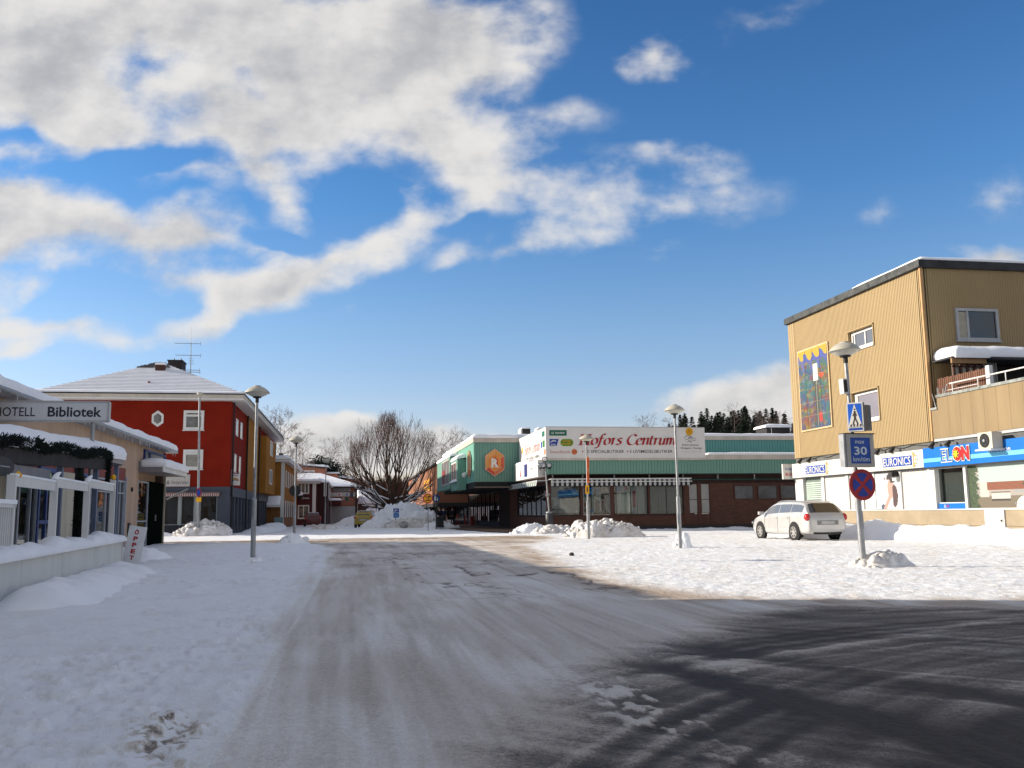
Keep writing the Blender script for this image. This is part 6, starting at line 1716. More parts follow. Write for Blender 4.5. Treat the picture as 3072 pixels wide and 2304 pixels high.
# ================================================================== BUILDINGS FAR DOWN THE STREET
def far_buildings():
    # yellow house
    Y0 = 90.0; q = lambda x, y: ay(x, y, Y0)
    xr = q(853, 1400)[0]; xl = xr - 7; ze = q(830, 1386)[1]
    p = thing('house', 'yellow rendered house with white corner board and snowy eaves behind the red block', 'house', (xr, Y0, 0))
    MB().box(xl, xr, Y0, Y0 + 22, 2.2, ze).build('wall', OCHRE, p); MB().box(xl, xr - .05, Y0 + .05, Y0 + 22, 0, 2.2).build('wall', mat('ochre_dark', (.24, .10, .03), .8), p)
    MB().box(xr - .28, xr + .03, Y0 - .03, Y0 + .3, 0, ze).build('corner_board', WHITE, p)
    MB().box(xl, xr + .5, Y0 - .4, Y0 + 22, ze + .002, ze + .25).build('eaves', WHITE, p)
    snow_cap('snow', p, (xl, Y0 - .4, ze + .25), (xr + .5, Y0 - .4, ze + .25), (xr + .5, Y0 + 22, ze + .25), (xl, Y0 + 22, ze + 1.4), th=.4, nu=20, nv=40, lip=.06, seed=80)
    MB().box(xl, xr - .3, Y0 - .8, Y0 - .002, 1.95, 2.15).build('porch_roof', WHITE, p)
    snow_cap('snow', p, (xl, Y0 - .8, 2.15), (xr - .3, Y0 - .8, 2.15), (xr - .3, Y0, 2.9), (xl, Y0, 2.9), th=.2, nu=20, nv=8, seed=81)
    FS = FXp(xr)
    for k in range(6):
        window(FS, p, Y0 + 2 + k * 3.2, Y0 + 3 + k * 3.2, 3.9, 5.5, .12, (.5,), (), WHITE, GLASSD, d=.06); window(FS, p, Y0 + 2 + k * 3.2, Y0 + 3 + k * 3.2, 1.0, 2.6, .12, (.5,), (), WHITE, GLASSD, d=.06)
    c = ay(838, 1361, 111.5); c2 = ay(849, 1400, 111.5); MB().box(c[0], c2[0], 110.5, 111.5, ze, c[1]).build('chimney', DARK, p)
    bn = q(838, 1570); MB().box(bn[0] - .4, bn[0] + .4, Y0 - 1.2, Y0 - .5, 0, 1.0).build('bin_cabinet', mat('cabinet_teal', (.18, .25, .26), .6), p)
    # dark red shop
    Y0 = 113.0; q = lambda x, y: ay(x, y, Y0)
    xl = q(868, 1500)[0]; xr = q(950, 1500)[0]; xc = q(952, 1500)[0]; ze = q(900, 1445)[1]; WINE = mat('wine_boards', (.075, .012, .014), .7, .2, 1)
    p = thing('shop_house', 'dark red two-storey shop house with white pilaster and thick snow on its roof', 'house', (xl, Y0, 0))
    MB().box(xl - 2, xc, Y0, Y0 + 14, 0, ze).build('wall', WINE, p)
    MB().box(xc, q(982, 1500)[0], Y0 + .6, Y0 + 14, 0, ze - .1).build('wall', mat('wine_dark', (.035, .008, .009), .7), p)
    a = q(937, 1500)[0]; MB().box(a, a + .42, Y0 - .08, Y0 - .0, 0, ze - .1).build('pilaster', WHITE, p)
    MB().box(xl - 2, xc + .3, Y0 - .4, Y0 - .001, ze - .25, ze + .0).build('eaves', WHITE, p)
    F = FY(Y0)
    for (x0, x1, y0, y1, mu) in ((891, 928, 1446, 1482, (.33, .66)), (893, 928, 1515, 1557, (.5,))):
        A = q(x0, y1); B_ = q(x1, y0); window(F, p, A[0], B_[0], A[1], B_[1], .14, mu, (), WHITE, mat('display_glass', (.20, .17, .13), .3, .6, 1.5), d=.07)
    A = q(872, 1553); B_ = q(879, 1500); MB().box(A[0], B_[0], Y0 - .05, Y0 - .002, A[1], B_[1]).build('pilaster', WHITE, p)
    letter(F, 'Blomma', q(905, 1480)[0], q(928, 1480)[0], q(1000, 1495)[1] - .05, q(1000, 1490)[1], .01, WHITE, p)
    A = q(858, 1493); B_ = q(908, 1487); MB().box(A[0], B_[0], Y0 - 1.4, Y0 - .002, A[1] - .1, B_[1]).build('canopy', DARK, p)
    snow_cap('snow', p, (A[0], Y0 - 1.4, B_[1]), (B_[0], Y0 - 1.4, B_[1]), (B_[0], Y0, B_[1] + .15), (A[0], Y0, B_[1] + .15), th=.35, nu=16, nv=10, seed=83)
    xr2 = q(984, 1500)[0]
    snow_cap('snow', p, (xl - 2, Y0 - .5, ze), (xc + .4, Y0 - .5, ze), (xr2 - .3, Y0 + 14, ze + .25), (xl - 2, Y0 + 14, ze + .25), th=.42, nu=30, nv=24, lip=.1, seed=84)
    snow_cap('snow', p, (xc + .2, Y0 + .5, ze - .1), (xr2, Y0 + .5, ze - .1), (xr2, Y0 + 14, ze - .1), (xc + .2, Y0 + 14, ze + .3), th=.3, nu=14, nv=24, lip=.1, seed=85)
    for k in range(3): window(FXp(xr2), p, Y0 + 1.5 + k * 4, Y0 + 2.6 + k * 4, 3.2, 5.0, .1, (), (), WHITE, GLASSD, d=.06)
    window(F, p, q(971, 1480)[0], q(979, 1480)[0], 3.4, 5.2, .1, (), (), WHITE, GLASSD, c=-.6, d=.06)
    # sloped-roof brick house with a long board and picture signs
    Y0 = 128.0; q = lambda x, y: ay(x, y, Y0)
    xl = q(975, 1500)[0]; xr = q(1069, 1500)[0]; ze = q(1020, 1463)[1]
    p = thing('brick_shop', 'red brick shop with snowy sloping roof and a row of picture signs under the eaves', 'house', (xl, Y0, 0))
    MB().box(xl - 3, xr, Y0, Y0 + 14, q(1000, 1518)[1], ze).build('wall', BRICKR, p)
    MB().box(xl - 3, xr + .05, Y0 - .1, Y0 + 14, 0, q(1000, 1519)[1]).build('wall', mat('base_pale', (.36, .36, .35), .8), p)
    MB().box(xr - .12, xr + .1, Y0 - .15, Y0 - .02, 0, ze).build('downpipe', BLACK, p)
    ap = q(962, 1431)
    rm = MB(); rx = xr + .9
    rm.add([(xl - 6, Y0 - .8, ze), (rx, Y0 - .8, ze), (rx, Y0 + 14, ze), (xl - 6, Y0 + 14, ze), (xl - 6, Y0 - .8, ze + .35), (rx, Y0 - .8, ze + .22), (rx - 6, Y0 + 7, ze + 2.3), (xl - 6, Y0 + 7, ze + 2.3), (rx, Y0 + 14, ze + .2), (xl - 6, Y0 + 14, ze + .2)],
           [(0, 1, 2, 3), (0, 1, 5, 4), (4, 5, 6, 7), (5, 1, 2, 8), (5, 8, 6), (6, 8, 9, 7), (3, 2, 8, 9)]); rm.build('roof', SNOW, p)
    MB().box(xl - 6, rx, Y0 - .84, Y0 - .801, ze - .02, ze + .12).build('roof_edge', DARK, p)
    F = FY(Y0 - .05)
    def pl(x0, x1, y0, y1, m_, nm='board', c=.02): A = q(x0, y1); B_ = q(x1, y0); return MB().fbox(F, A[0], B_[0], A[1], B_[1], c, c + .05).build(nm, m_, p)
    pl(1000, 1052, 1465, 1474, mat('board_grey', (.36, .38, .35), .6)); letter(F, 'RESTAURANG', q(1004, 1480)[0], q(1048, 1480)[0], q(1000, 1472)[1], q(1000, 1467)[1], .08, LTEXT, p)
    pl(984, 1066, 1477, 1490, mat('board_pale2', (.55, .54, .5), .6)); pl(1050, 1060, 1477, 1490, GREYB, 'plate', .08)
    pl(1013, 1023, 1479, 1488, SIGNW, 'plate', .08); pl(1016, 1021, 1481, 1486, REDP, 'mark', .14); pl(1036, 1046, 1479, 1488, SIGNW, 'plate', .08); pl(1039, 1043, 1480, 1487, BLUE, 'mark', .14)
    pl(1026, 1034, 1492, 1501, mat('plate_pinkish', (.45, .28, .25), .6), 'plate'); pl(1036, 1045, 1492, 1501, DGREEN, 'plate')
    # entrance canopy
    A = ay(970, 1503, 122); B_ = ay(1022, 1494, 122); MB().box(A[0], B_[0], 122, 127.8, A[1] - .5, A[1] + .05).build('canopy', WINE, p)
    snow_cap('snow', p, (A[0], 122, A[1] + .05), (B_[0], 122, A[1] + .05), (B_[0], 127.8, A[1] + .1), (A[0], 127.8, A[1] + .1), th=.3, nu=20, nv=10, seed=88, lip=.1)
    # tall hall with name board further back
    Y0 = 150.0; q = lambda x, y: ay(x, y, Y0)
    p = thing('community_hall', 'high salmon brick hall with a long white name board above the snowy roofs', 'hall', (q(900, 1480)[0], Y0, 0))
    x0 = q(862, 1480)[0]; x1 = q(978, 1480)[0]
    z0 = q(870, 1392)[1]; z1 = q(978, 1402)[1]
    hall = mat('hall_brick', (.36, .15, .10), .85, .1)
    MB().add([(x0, Y0, 0), (x1, Y0, 0), (x1, Y0, z1), (x0, Y0, z0), (x0, Y0 + 20, 0), (x1, Y0 + 20, 0), (x1, Y0 + 20, z1), (x0, Y0 + 20, z0)], [(0, 1, 2, 3), (4, 7, 6, 5), (0, 4, 5, 1), (1, 5, 6, 2), (2, 6, 7, 3), (3, 7, 4, 0)]).build('wall', hall, p)
    snow_cap('snow', p, (x0 - .3, Y0 - .3, z0), (x1 + .4, Y0 - .3, z1), (x1 + .4, Y0 + 20, z1), (x0 - .3, Y0 + 20, z0), th=.35, nu=24, nv=12, seed=90)
    MB().add([(x0, Y0 - .35, z0 - .25), (x1 + .4, Y0 - .35, z1 - .25), (x1 + .4, Y0 - .35, z1), (x0, Y0 - .35, z0), (x0, Y0 - .3, z0 - .25), (x1 + .4, Y0 - .3, z1 - .25), (x1 + .4, Y0 - .3, z1), (x0, Y0 - .3, z0)], [(0, 1, 2, 3), (0, 4, 5, 1), (3, 2, 6, 7)]).build('roof_edge', DARK, p)
    x2 = q(1012, 1480)[0]; z2 = q(995, 1420)[1]; MB().box(x1, x2, Y0 + 1, Y0 + 20, 0, z2).build('wall', hall, p)
    snow_cap('snow', p, (x1, Y0 + .7, z2), (x2 + .3, Y0 + .7, z2), (x2 + .3, Y0 + 20, z2), (x1, Y0 + 20, z2), th=.35, nu=14, nv=8, seed=91)
    x3 = q(1058, 1480)[0]; z3 = q(1030, 1436)[1]; MB().box(x2, x3, Y0 + 4, Y0 + 20, 0, z3).build('wall', hall, p)
    snow_cap('snow', p, (x2, Y0 + 3.7, z3 + .4), (x3 + .3, Y0 + 3.7, z3), (x3 + .3, Y0 + 20, z3), (x2, Y0 + 20, z3 + .4), th=.35, nu=14, nv=8, seed=92)
    A = q(896, 1422); B_ = q(944, 1411); MB().box(A[0], B_[0], Y0 - .12, Y0 - .002, A[1], B_[1]).build('name_board', SIGNW, p)
    letter(FY(Y0 - .12), 'Folkets Hus', q(899, 1480)[0], q(941, 1480)[0], A[1] + .12, B_[1] - .1, .01, LTEXT, p, bold=.03)
    # snowy garage / low shed right of the brick shop
    Y0 = 140.0; q = lambda x, y: ay(x, y, Y0)
    p = thing('shed', 'low brown shed buried in deep snow beyond the yellow car', 'shed', (q(1100, 1480)[0], Y0, 0))
    A = q(1073, 1535); B_ = q(1106, 1511); MB().box(A[0], B_[0], Y0, Y0 + 8, 0, B_[1]).build('wall', mat('shed_brown', (.10, .06, .06), .8), p)
    snow_cap('snow', p, (A[0], Y0 - .3, B_[1]), (B_[0] + 1.5, Y0 - .3, B_[1]), (B_[0] - 2, Y0 + 8, B_[1] + 2.4), (A[0], Y0 + 8, B_[1] + 2.6), th=.5, nu=16, nv=12, seed=94)
    MB().box(B_[0], B_[0] + 1.9, Y0 - .2, Y0 + 7, 0, B_[1] - .1).build('wall', SIGNW, p)
    # orange brick upper storey bridging the passage beside the centre
    Xb = 8.5; a = lambda x, y: ax(x, y, Xb)
    p = thing('brick_wing', 'orange brick upper storey wing with yellow banner left of the green hood', 'building', (Xb, 95, 0))
    y0 = 92; y1 = a(1226, 1450)[0]; zb_ = a(1300, 1510)[1]; zt_ = a(1300, 1401)[1]
    MB().box(Xb, Xb + 12, y0, y1, zb_, zt_).build('wall', BRICKO, p); MB().box(Xb - .2, Xb + 12, y0 - .1, y1, zt_ + .002, zt_ + .2).build('roof_edge', DARK, p)
    MB().box(Xb, Xb + 12, y0, y1, zb_ - .35, zb_ - .002).build('beam', DARK, p)
    for yy in (y0 + .3, (y0 + y1) / 2, y1 - .5): MB().box(Xb + .1, Xb + .4, yy, yy + .3, 0, zb_ - .352).build('post', DARK, p)
    A = a(1291, 1473); B_ = a(1274, 1443); MB().fbox(FXm(Xb), A[0], B_[0], A[1], B_[1], .02, .1).build('banner', mat('banner_yellow', (.75, .36, .02), .5, .3, 3, dirt=(.35, .12, .02)), p)
    MB().fbox(FXm(Xb), A[0] - .8, A[0] - .2, A[1], B_[1] + .3, .0, .06).build('window', GLASSD, p)


far_buildings()

# tall block that stands beside the photographer, outside the left of the view; it shades the foreground
def near_left_block():
    p = thing('town_block', 'grey rendered four-storey block beside the street, out of the frame on the left', 'building', (-10.5, 16.3, 0))
    MB().box(-24, -10.5, -40, 16.9, 0, 11.5).build('wall', mat('block_grey', (.40, .37, .33), .85), p)
    MB().box(-24.3, -10.2, -40, 17.0, 11.502, 11.8).build('roof', ROOFD, p)
    for k in range(12):
        for z in (1.0, 4.0, 6.8, 9.2): window(FXp(-10.5), p, -36 + k * 4.1, -34.4 + k * 4.1, z, z + 1.5, .08, (.5,), (), WHITE, GLASSD, d=.05)


near_left_block()

# ================================================================== TREES
def grow(rs, base, d0, length, rad, depth, spread, up, segs, out, minr=.006, kids=(3, 4), bend=.12, snow=None, sl=.72, rl=.62):
    p = Vector(base); d = Vector(d0).normalized(); r = rad; n = segs[0] if isinstance(segs, tuple) else segs
    for i in range(n):
        L = length / n
        d = (d + Vector((rs.gauss(0, bend), rs.gauss(0, bend), rs.gauss(0, bend) + up)) * .6).normalized()
        q = p + d * L; r2 = max(r * .86, minr)
        out.append((p.copy(), q.copy(), r, r2))
        if snow is not None and r > .035 and abs(d.z) < .82: snow.append((p.copy(), q.copy(), r, r2))
        p = q; r = r2
        if depth > 0 and i >= (1 if n > 2 else 0):
            for k in range(rs.randint(1, kids[0]) if i < n - 1 else rs.randint(2, kids[1])):
                a = d.orthogonal().normalized(); a.rotate(Matrix.Rotation(rs.uniform(0, 2 * pi), 3, d)); nd = (d * (1 - spread) + a * spread * rs.uniform(.7, 1.3) + Vector((0, 0, up * 1.5))).normalized()
                grow(rs, p, nd, length * sl * rs.uniform(.75, 1.1), r * rl, depth - 1, spread, up, n if n > 2 else 2, out, minr, kids, bend, snow, sl, rl)


def tree_mesh(out, name, m, parent, n=4):
    k = len(out); P0 = np.array([o[0] for o in out]); P1 = np.array([o[1] for o in out]); R0 = np.array([o[2] for o in out]); R1 = np.array([o[3] for o in out])
    d = P1 - P0; d /= np.linalg.norm(d, axis=1)[:, None] + 1e-9
    ref = np.where(np.abs(d[:, 2:3]) > .9, np.array([[1., 0, 0]]), np.array([[0, 0, 1.]])); a = np.cross(d, ref); a /= np.linalg.norm(a, axis=1)[:, None] + 1e-9; b = np.cross(d, a)
    ang = np.arange(n) * 2 * np.pi / n; V = []
    ring = a[:, None, :] * np.cos(ang)[None, :, None] + b[:, None, :] * np.sin(ang)[None, :, None]
    V = np.concatenate([P0[:, None] + ring * R0[:, None, None], P1[:, None] + ring * R1[:, None, None]], 1).reshape(-1, 3)
    i = np.arange(n); f = np.stack([i, (i + 1) % n, n + (i + 1) % n, n + i], 1)
    F = (np.arange(k)[:, None, None] * 2 * n + f[None]).reshape(-1, 4)
    return raw(name, V, F, m, parent, True)


def bare_tree(label, x, y, h, seed, kind='birch', z=0.0, group='bare trees beyond the roofs', detail=4):
    rs = random.Random(seed); t = thing('bare_tree', label, 'tree', (x, y, z), group)
    out = []; r = .010 * h + .02
    pts = []; p = Vector((x, y, z)); d = Vector((rs.uniform(-.06, .06), 0, 1)); n = 11; tr = []
    for i in range(n):
        q = p + d * (h * .93 / n); tr.append((p.copy(), q.copy(), r * (1 - i / n) + .012, r * (1 - (i + 1) / n) + .010)); p = q
        d = (d + Vector((rs.gauss(0, .05), rs.gauss(0, .05), .1))).normalized()
        if i >= 2:
            for k in range(3):
                az = rs.uniform(0, 2 * pi); f = 1 - i / n
                nd = Vector((cos(az) * .75, sin(az) * .75, .75))
                grow(rs, p, nd, h * (.10 + .13 * f), r * .38 * f + .012, 3 if detail > 3 else 2, .45, .02 if kind == 'birch' else .06, 3, out, .011, (2, 2), .16, None, .62, .6)
    tree_mesh(tr, 'trunk', BIRCH if kind == 'birch' else BARK, t, 6); tree_mesh(out, 'crown', BIRCH if kind == 'birch' else TWIG, t, 3)
    return t


def big_tree():
    b = ag(1176, 1578); x, y = b.x, b.y
    # stands on the heap of snow
    s = .0109 * y / 30 * 30
    sc = y / 2750
    t = thing('spreading_tree', 'large bare many-stemmed tree with snow on its lower boughs behind the snow heap', 'tree', (x, y + 4, 0))
    rs = random.Random(21); base = Vector((x + .1, y + 4, .4)); out = []; tr = []; snow = []
    fork = base + Vector((0, 0, 1.35)); tr.append((base - Vector((0, 0, .5)), fork, .46, .40))
    stems = [(-.95, -.1, .75), (-.62, .3, 1.0), (-.3, -.3, 1.3), (-.05, .2, 1.4), (.2, -.2, 1.35), (.45, .3, 1.1), (.8, -.1, .95), (1.0, .1, .62), (.1, -.6, 1.0), (-.5, -.5, .8), (-1.1, .2, .55), (.7, .5, .8), (0, .6, 1.1), (-.8, .5, .6), (.95, -.4, .45), (-.9, -.4, .42), (-.15, .1, 1.6), (.3, .1, 1.5), (-.45, .0, 1.15), (.62, -.1, 1.15), (-.75, .1, .85), (.9, .2, .8), (-1.2, 0, .7), (1.2, 0, .7)]
    for k, sdir in enumerate(stems):
        d = Vector(sdir).normalized(); L = (4.1 if sdir[2] > .9 else 3.6) * rs.uniform(.82, 1.1)
        grow(rs, fork + Vector((rs.uniform(-.15, .15), rs.uniform(-.15, .15), rs.uniform(-.5, .0))), d, L, .19 if k < 8 else .12, 4, .30, .11, 3, out, .009, (1, 3), .11, snow, .78, .58)
    # long low boughs carrying snow
    for (dx, dz, L, h0) in ((-1, .32, 3.6, 2.2), (1, .30, 3.4, 2.3), (-1, .12, 2.4, 1.3), (.95, .16, 3.0, 1.2), (-.8, .5, 3.2, 3.0), (.9, .08, 2.4, 2.0)):
        grow(rs, base + Vector((dx * .3, rs.uniform(-.3, .0), h0)), Vector((dx, rs.uniform(-.3, .1), dz)), L, .13, 3, .36, .05, 4, out, .010, (1, 2), .12, snow, .66, .58)
    def inside(o):
        q = o[1]; k_ = ((q.x - x - .1) / 4.9) ** 2 + ((q.y - y - 4) / 4.7) ** 2 + ((q.z - 6.1) / 5.7) ** 2
        return k_ < (1.0 + .10 * sin(q.x * 2.1) * cos(q.z * 1.7) + rs.uniform(-.05, .09)) ** 2
    out = [o for o in out if inside(o)]; snow = [o for o in snow if inside(o)]
    tree_mesh(tr, 'trunk', BARK, t, 10)
    big = [o for o in out if o[2] > .05]; small = [o for o in out if o[2] <= .05]
    tree_mesh(big, 'boughs', BARK, t, 6); tree_mesh(small, 'crown', TWIG, t, 3)
    sn = []
    for (a, b_, r0, r1) in snow:
        if a.z > 4.6 or rs.random() < .30: continue
        o = Vector((0, -.15 * r0, r0 * .75)); sn.append((a + o, b_ + o, r0 * .72 + .012, r1 * .72 + .012))
    if sn: tree_mesh(sn, 'snow', SNOW, t, 6)


big_tree()


def conifer(label, x, y, h, z, seed, w=.2, group='conifers behind the shopping centre'):
    rs = random.Random(seed); t = thing('conifer', label, 'tree', (x, y, z), group)
    MB().tube((x, y, z), (x, y, z + h), .012 * h + .03, .02, 6).build('trunk', BARK, t)
    vs = []; fs = []
    lv = int(h * 4.2)
    for i in range(lv):
        f = i / lv; zz = z + h * (.12 + .88 * f); R = h * w * 1.15 * (1 - f) ** .8 * rs.uniform(.55, 1.15) + .12
        nb = int(8 + 7 * (1 - f))
        for k in range(nb):
            az = rs.uniform(0, 2 * pi); r_ = R * rs.uniform(.65, 1.1); dr = -.25 * r_ + .1 * r_ * rs.random()
            tip = Vector((x + cos(az) * r_, y + sin(az) * r_, zz + dr)); a = Vector((x, y, zz)); sd = Vector((-sin(az), cos(az), 0))
            for s_ in range(6):
                t0 = .15 + s_ * .15; c = a.lerp(tip, t0); wd = r_ * .26 * (1.1 - t0) + .06
                for sg in (-1, 1):
                    e = c + sd * sg * wd * rs.uniform(.7, 1.4) + (tip - a) * .12 + Vector((0, 0, -.10 - .12 * rs.random())); o = len(vs)
                    vs += [tuple(c - (tip - a) * .05), tuple(c + (tip - a) * .12), tuple(e), tuple(e + Vector((0, 0, -.04)) - (tip - a) * .05)]; fs.append((o, o + 1, o + 2, o + 3))
    raw('crown', np.array(vs), np.array(fs), NEEDLE, t, False)
    return t


def forest():
    # conifers and birches above the centre's roof
    cl = [(2045, 1262, 145, .16), (2098, 1250, 150, .2), (2118, 1262, 140, .2), (2146, 1243, 150, .2), (2158, 1252, 146, .18), (2182, 1246, 150, .21), (2232, 1238, 150, .22), (2255, 1262, 143, .2), (2215, 1268, 138, .2), (2080, 1275, 138, .18), (2170, 1270, 138, .2)]
    words = ['leftmost small conifer above the roof sign corner', 'dark conifer second from the left above the green upper band', 'short conifer tucked between two taller ones behind the centre', 'tall narrow conifer in the middle of the row behind the centre', 'conifer close beside the tallest middle spruce', 'broad conifer right of the middle pair behind the centre',
             'tallest conifer, left of the snowy skylight dome', 'short conifer close to the skylight dome', 'low conifer in front of the tallest one by the skylight', 'low conifer at the left end of the dense row', 'low conifer filling the middle of the row']
    for k, ((px, py, yy, w), lb) in enumerate(zip(cl, words)):
        X, Z = ay(px, py, yy); h = 10.5 + (k % 3); conifer(lb, X, yy, h, Z - h, 100 + k, w)
    bl = [(1928, 1258, 140), (1957, 1250, 142), (1990, 1262, 140), (2205, 1222, 160), (2272, 1235, 160), (2300, 1240, 155), (2330, 1246, 158), (2352, 1258, 150), (2290, 1256, 148)]
    lw = ['thin bare birch crown just above the roof sign middle', 'bare birch crown above the roof sign near its right half', 'small bare birch crown by the tall lamp head above the roof sign', 'high bare birch behind the tallest conifer', 'bare birch right of the conifers', 'bare birch just left of the skylight dome', 'bare birch over the skylight dome', 'bare birch against the yellow building edge', 'low bare birch behind the skylight dome']
    for k, ((px, py, yy), lb) in enumerate(zip(bl, lw)):
        X, Z = ay(px, py, yy); h = 10.0; bare_tree(lb, X, yy, h, 200 + k, 'birch', Z - h, 'bare birches behind the shopping centre', 3)
    # dark continuous wood on the ridge behind the centre
    rs = random.Random(77); vs = []; fs = []
    for k in range(150):
        X0 = rs.uniform(67, 94); yy = rs.uniform(160, 190); h = rs.uniform(6.0, 9.6); zb = 11.0 + rs.uniform(-1.0, 1.0) + (yy - 150) * .03
        for i in range(int(h * 6)):
            f = i / (h * 6); R_ = h * .20 * (1 - f) ** .8 + .1
            for q in range(7):
                az = rs.uniform(0, 2 * pi); r_ = R_ * rs.uniform(.4, 1.1); c = Vector((X0 + cos(az) * r_, yy + sin(az) * r_, zb + h * f - .25 * r_)); a = Vector((cos(az), sin(az), -.4)) * .35; b_ = Vector((-sin(az), cos(az), 0)) * rs.uniform(.12, .3); o = len(vs)
                vs += [tuple(c - a), tuple(c + b_), tuple(c + a), tuple(c - b_)]; fs.append((o, o + 1, o + 2, o + 3))
    raw('spruce_wood', np.array(vs), np.array(fs), NEEDLE, None, False, 'stuff')
    # left side trees behind the street
    ll = [(858, 1240, 128, 14, 'tall bare birch rising behind the yellow house'), (822, 1268, 132, 12, 'bare birch half hidden by the eaves of the red block'), (905, 1300, 136, 10, 'bare tree right of the tall birch above the hall roof'), (985, 1322, 165, 12, 'bare birch behind the name board hall'), (1012, 1330, 165, 12, 'bushy bare birch left of the spreading tree'),
          (1040, 1352, 160, 11, 'low bare tree just left of the spreading tree'), (968, 1352, 172, 10, 'small pale birch over the hall roof end'), (1325, 1310, 135, 12, 'bare tree over the snowy edge of the green hood'), (1352, 1322, 135, 11, 'bare tree right beside the green hood roof'), (1385, 1305, 140, 12, 'tallest bare tree behind the green hood roof'), (1300, 1335, 130, 10, 'low bare tree left of the green hood'), (1412, 1318, 150, 11, 'small bare tree over the hood cornice'), (1345, 1300, 160, 13, 'pale bare tree far behind the hood')]
    for k, (px, py, yy, h, lb) in enumerate(ll):
        X, Z = ay(px, py, yy); bare_tree(lb, X, yy, h, 300 + k, 'birch' if k % 2 == 0 else 'dark', Z - h, 'bare trees along the far end of the street', 4 if k < 2 else 3)
    # round dark evergreen pair
    for k, (px, py, yy, r, lb) in enumerate(((955, 1375, 158, 2.2, 'round dark evergreen behind the hall roof'), (985, 1385, 156, 2.5, 'wider dark evergreen next to the round one'))):
        X, Z = ay(px, py, yy); t = thing('evergreen_tree', lb, 'tree', (X, yy, Z - r * 2 - 3), 'round evergreens behind the hall')
        MB().tube((X, yy, Z - r * 2 - 3), (X, yy, Z - .5), .18, .05, 6).build('trunk', BARK, t); rs = random.Random(k); vs = []; fs = []
        for i in range(2600):
            d = Vector((rs.gauss(0, 1), rs.gauss(0, 1), rs.gauss(0, 1))).normalized() * r * rs.uniform(.55, 1.05) * (1 + .18 * sin(5 * rs.random())); c = Vector((X, yy, Z - r)) + Vector((d.x * 1.1, d.y, d.z * 1.1)); a = Vector((rs.gauss(0, 1), rs.gauss(0, 1), rs.gauss(0, 1))).normalized() * .16; b_ = a.orthogonal().normalized() * .13; o = len(vs)
            vs += [tuple(c - a), tuple(c + b_), tuple(c + a), tuple(c - b_)]; fs.append((o, o + 1, o + 2, o + 3))
        raw('crown', np.array(vs), np.array(fs), NEEDLE, t, False)
    # brown thicket on the slope behind the tree: countless stems
    rs = np.random.RandomState(3); N = 26000
    xs = rs.uniform(-14, 24, N); ys = rs.uniform(150, 215, N); zs = np.array([hillz(a, b) for a, b in zip(xs, ys)])
    hs = rs.uniform(1.8, 6.0, N); ln = rs.normal(0, .28, (N, 2)); w = .045
    p0 = np.stack([xs, ys, zs - .2], 1); p1 = p0 + np.stack([ln[:, 0] * hs, ln[:, 1] * hs, hs], 1)
    V = np.stack([p0 - [w, 0, 0], p0 + [w, 0, 0], p1 + [w * .4, 0, 0], p1 - [w * .4, 0, 0]], 1).reshape(-1, 3)
    raw('thicket', V, np.arange(N * 4).reshape(-1, 4), mat('thicket_stem', (.105, .045, .028), .95, .3, .3), None, False, 'stuff')
    # far woods along the hill crest
    N = 26000; xs = rs.uniform(-300, 380, N); ys = rs.uniform(230, 420, N); zs = (sst(125, 300, ys + .12 * np.abs(xs)) * 8 + sst(200, 480, ys) * 4) * (.75 + .5 * fbm(xs * .012, ys * .012, 3, 7)) - .4
    hs = rs.uniform(2., 5.5, N); ln = rs.normal(0, .16, (N, 2)); w = .09
    p0 = np.stack([xs, ys, zs - .2], 1); p1 = p0 + np.stack([ln[:, 0] * hs, ln[:, 1] * hs, hs], 1)
    V = np.stack([p0 - [w, 0, 0], p0 + [w, 0, 0], p1 + [w * .3, 0, 0], p1 - [w * .3, 0, 0]], 1).reshape(-1, 3)
    raw('woods', V, np.arange(N * 4).reshape(-1, 4), mat('woods_stem', (.085, .062, .052), .95, .3, .1), None, False, 'stuff')


forest()

# ================================================================== STREET LAMPS
LAMPS = 'saucer-headed street lamps'


def lamp_proto(label, x, y, h=4.42, thick=1.55, lean=0.0, extra_snow=True):
    t = thing('street_lamp', label, 'street lamp', (x, y, 0), LAMPS, local=True)
    MB().tube((0, 0, -.1), (0, 0, thick), .062, n=12).tube((0, 0, thick), (0, 0, thick + .05), .062, .036, 12, caps=False).build('pole_base', GALV, t)
    MB().tube((0, 0, thick + .04), (0, 0, h - .24), .036, n=10).build('pole', GALV, t)
    MB().tube((0, 0, h - .38), (0, 0, h - .24), .045, n=10).tube((0, 0, h - .26), (0, 0, h - .22), .10, .12, 14).build('collar', DARK, t)
    hd = MB().lathe((0, 0, h), [(.0, .055), (.09, .05), (.10, .02), (.17, .005), (.255, -.06), (.31, -.125), (.312, -.14), (.27, -.128), (.0, -.12)], 28).build('lamp_shade', BUFF, t)
    MB().lathe((0, 0, h), [(.275, -.131), (.235, -.175), (.16, -.215), (.10, -.232), (.0, -.236)], 28).build('lamp_bowl', LENS, t)
    MB().box(-.05, .05, -.055, -.04, .75, 1.1).build('service_door', GALV, t)
    t.rotation_euler = (0, radians(lean), 0)
    return t


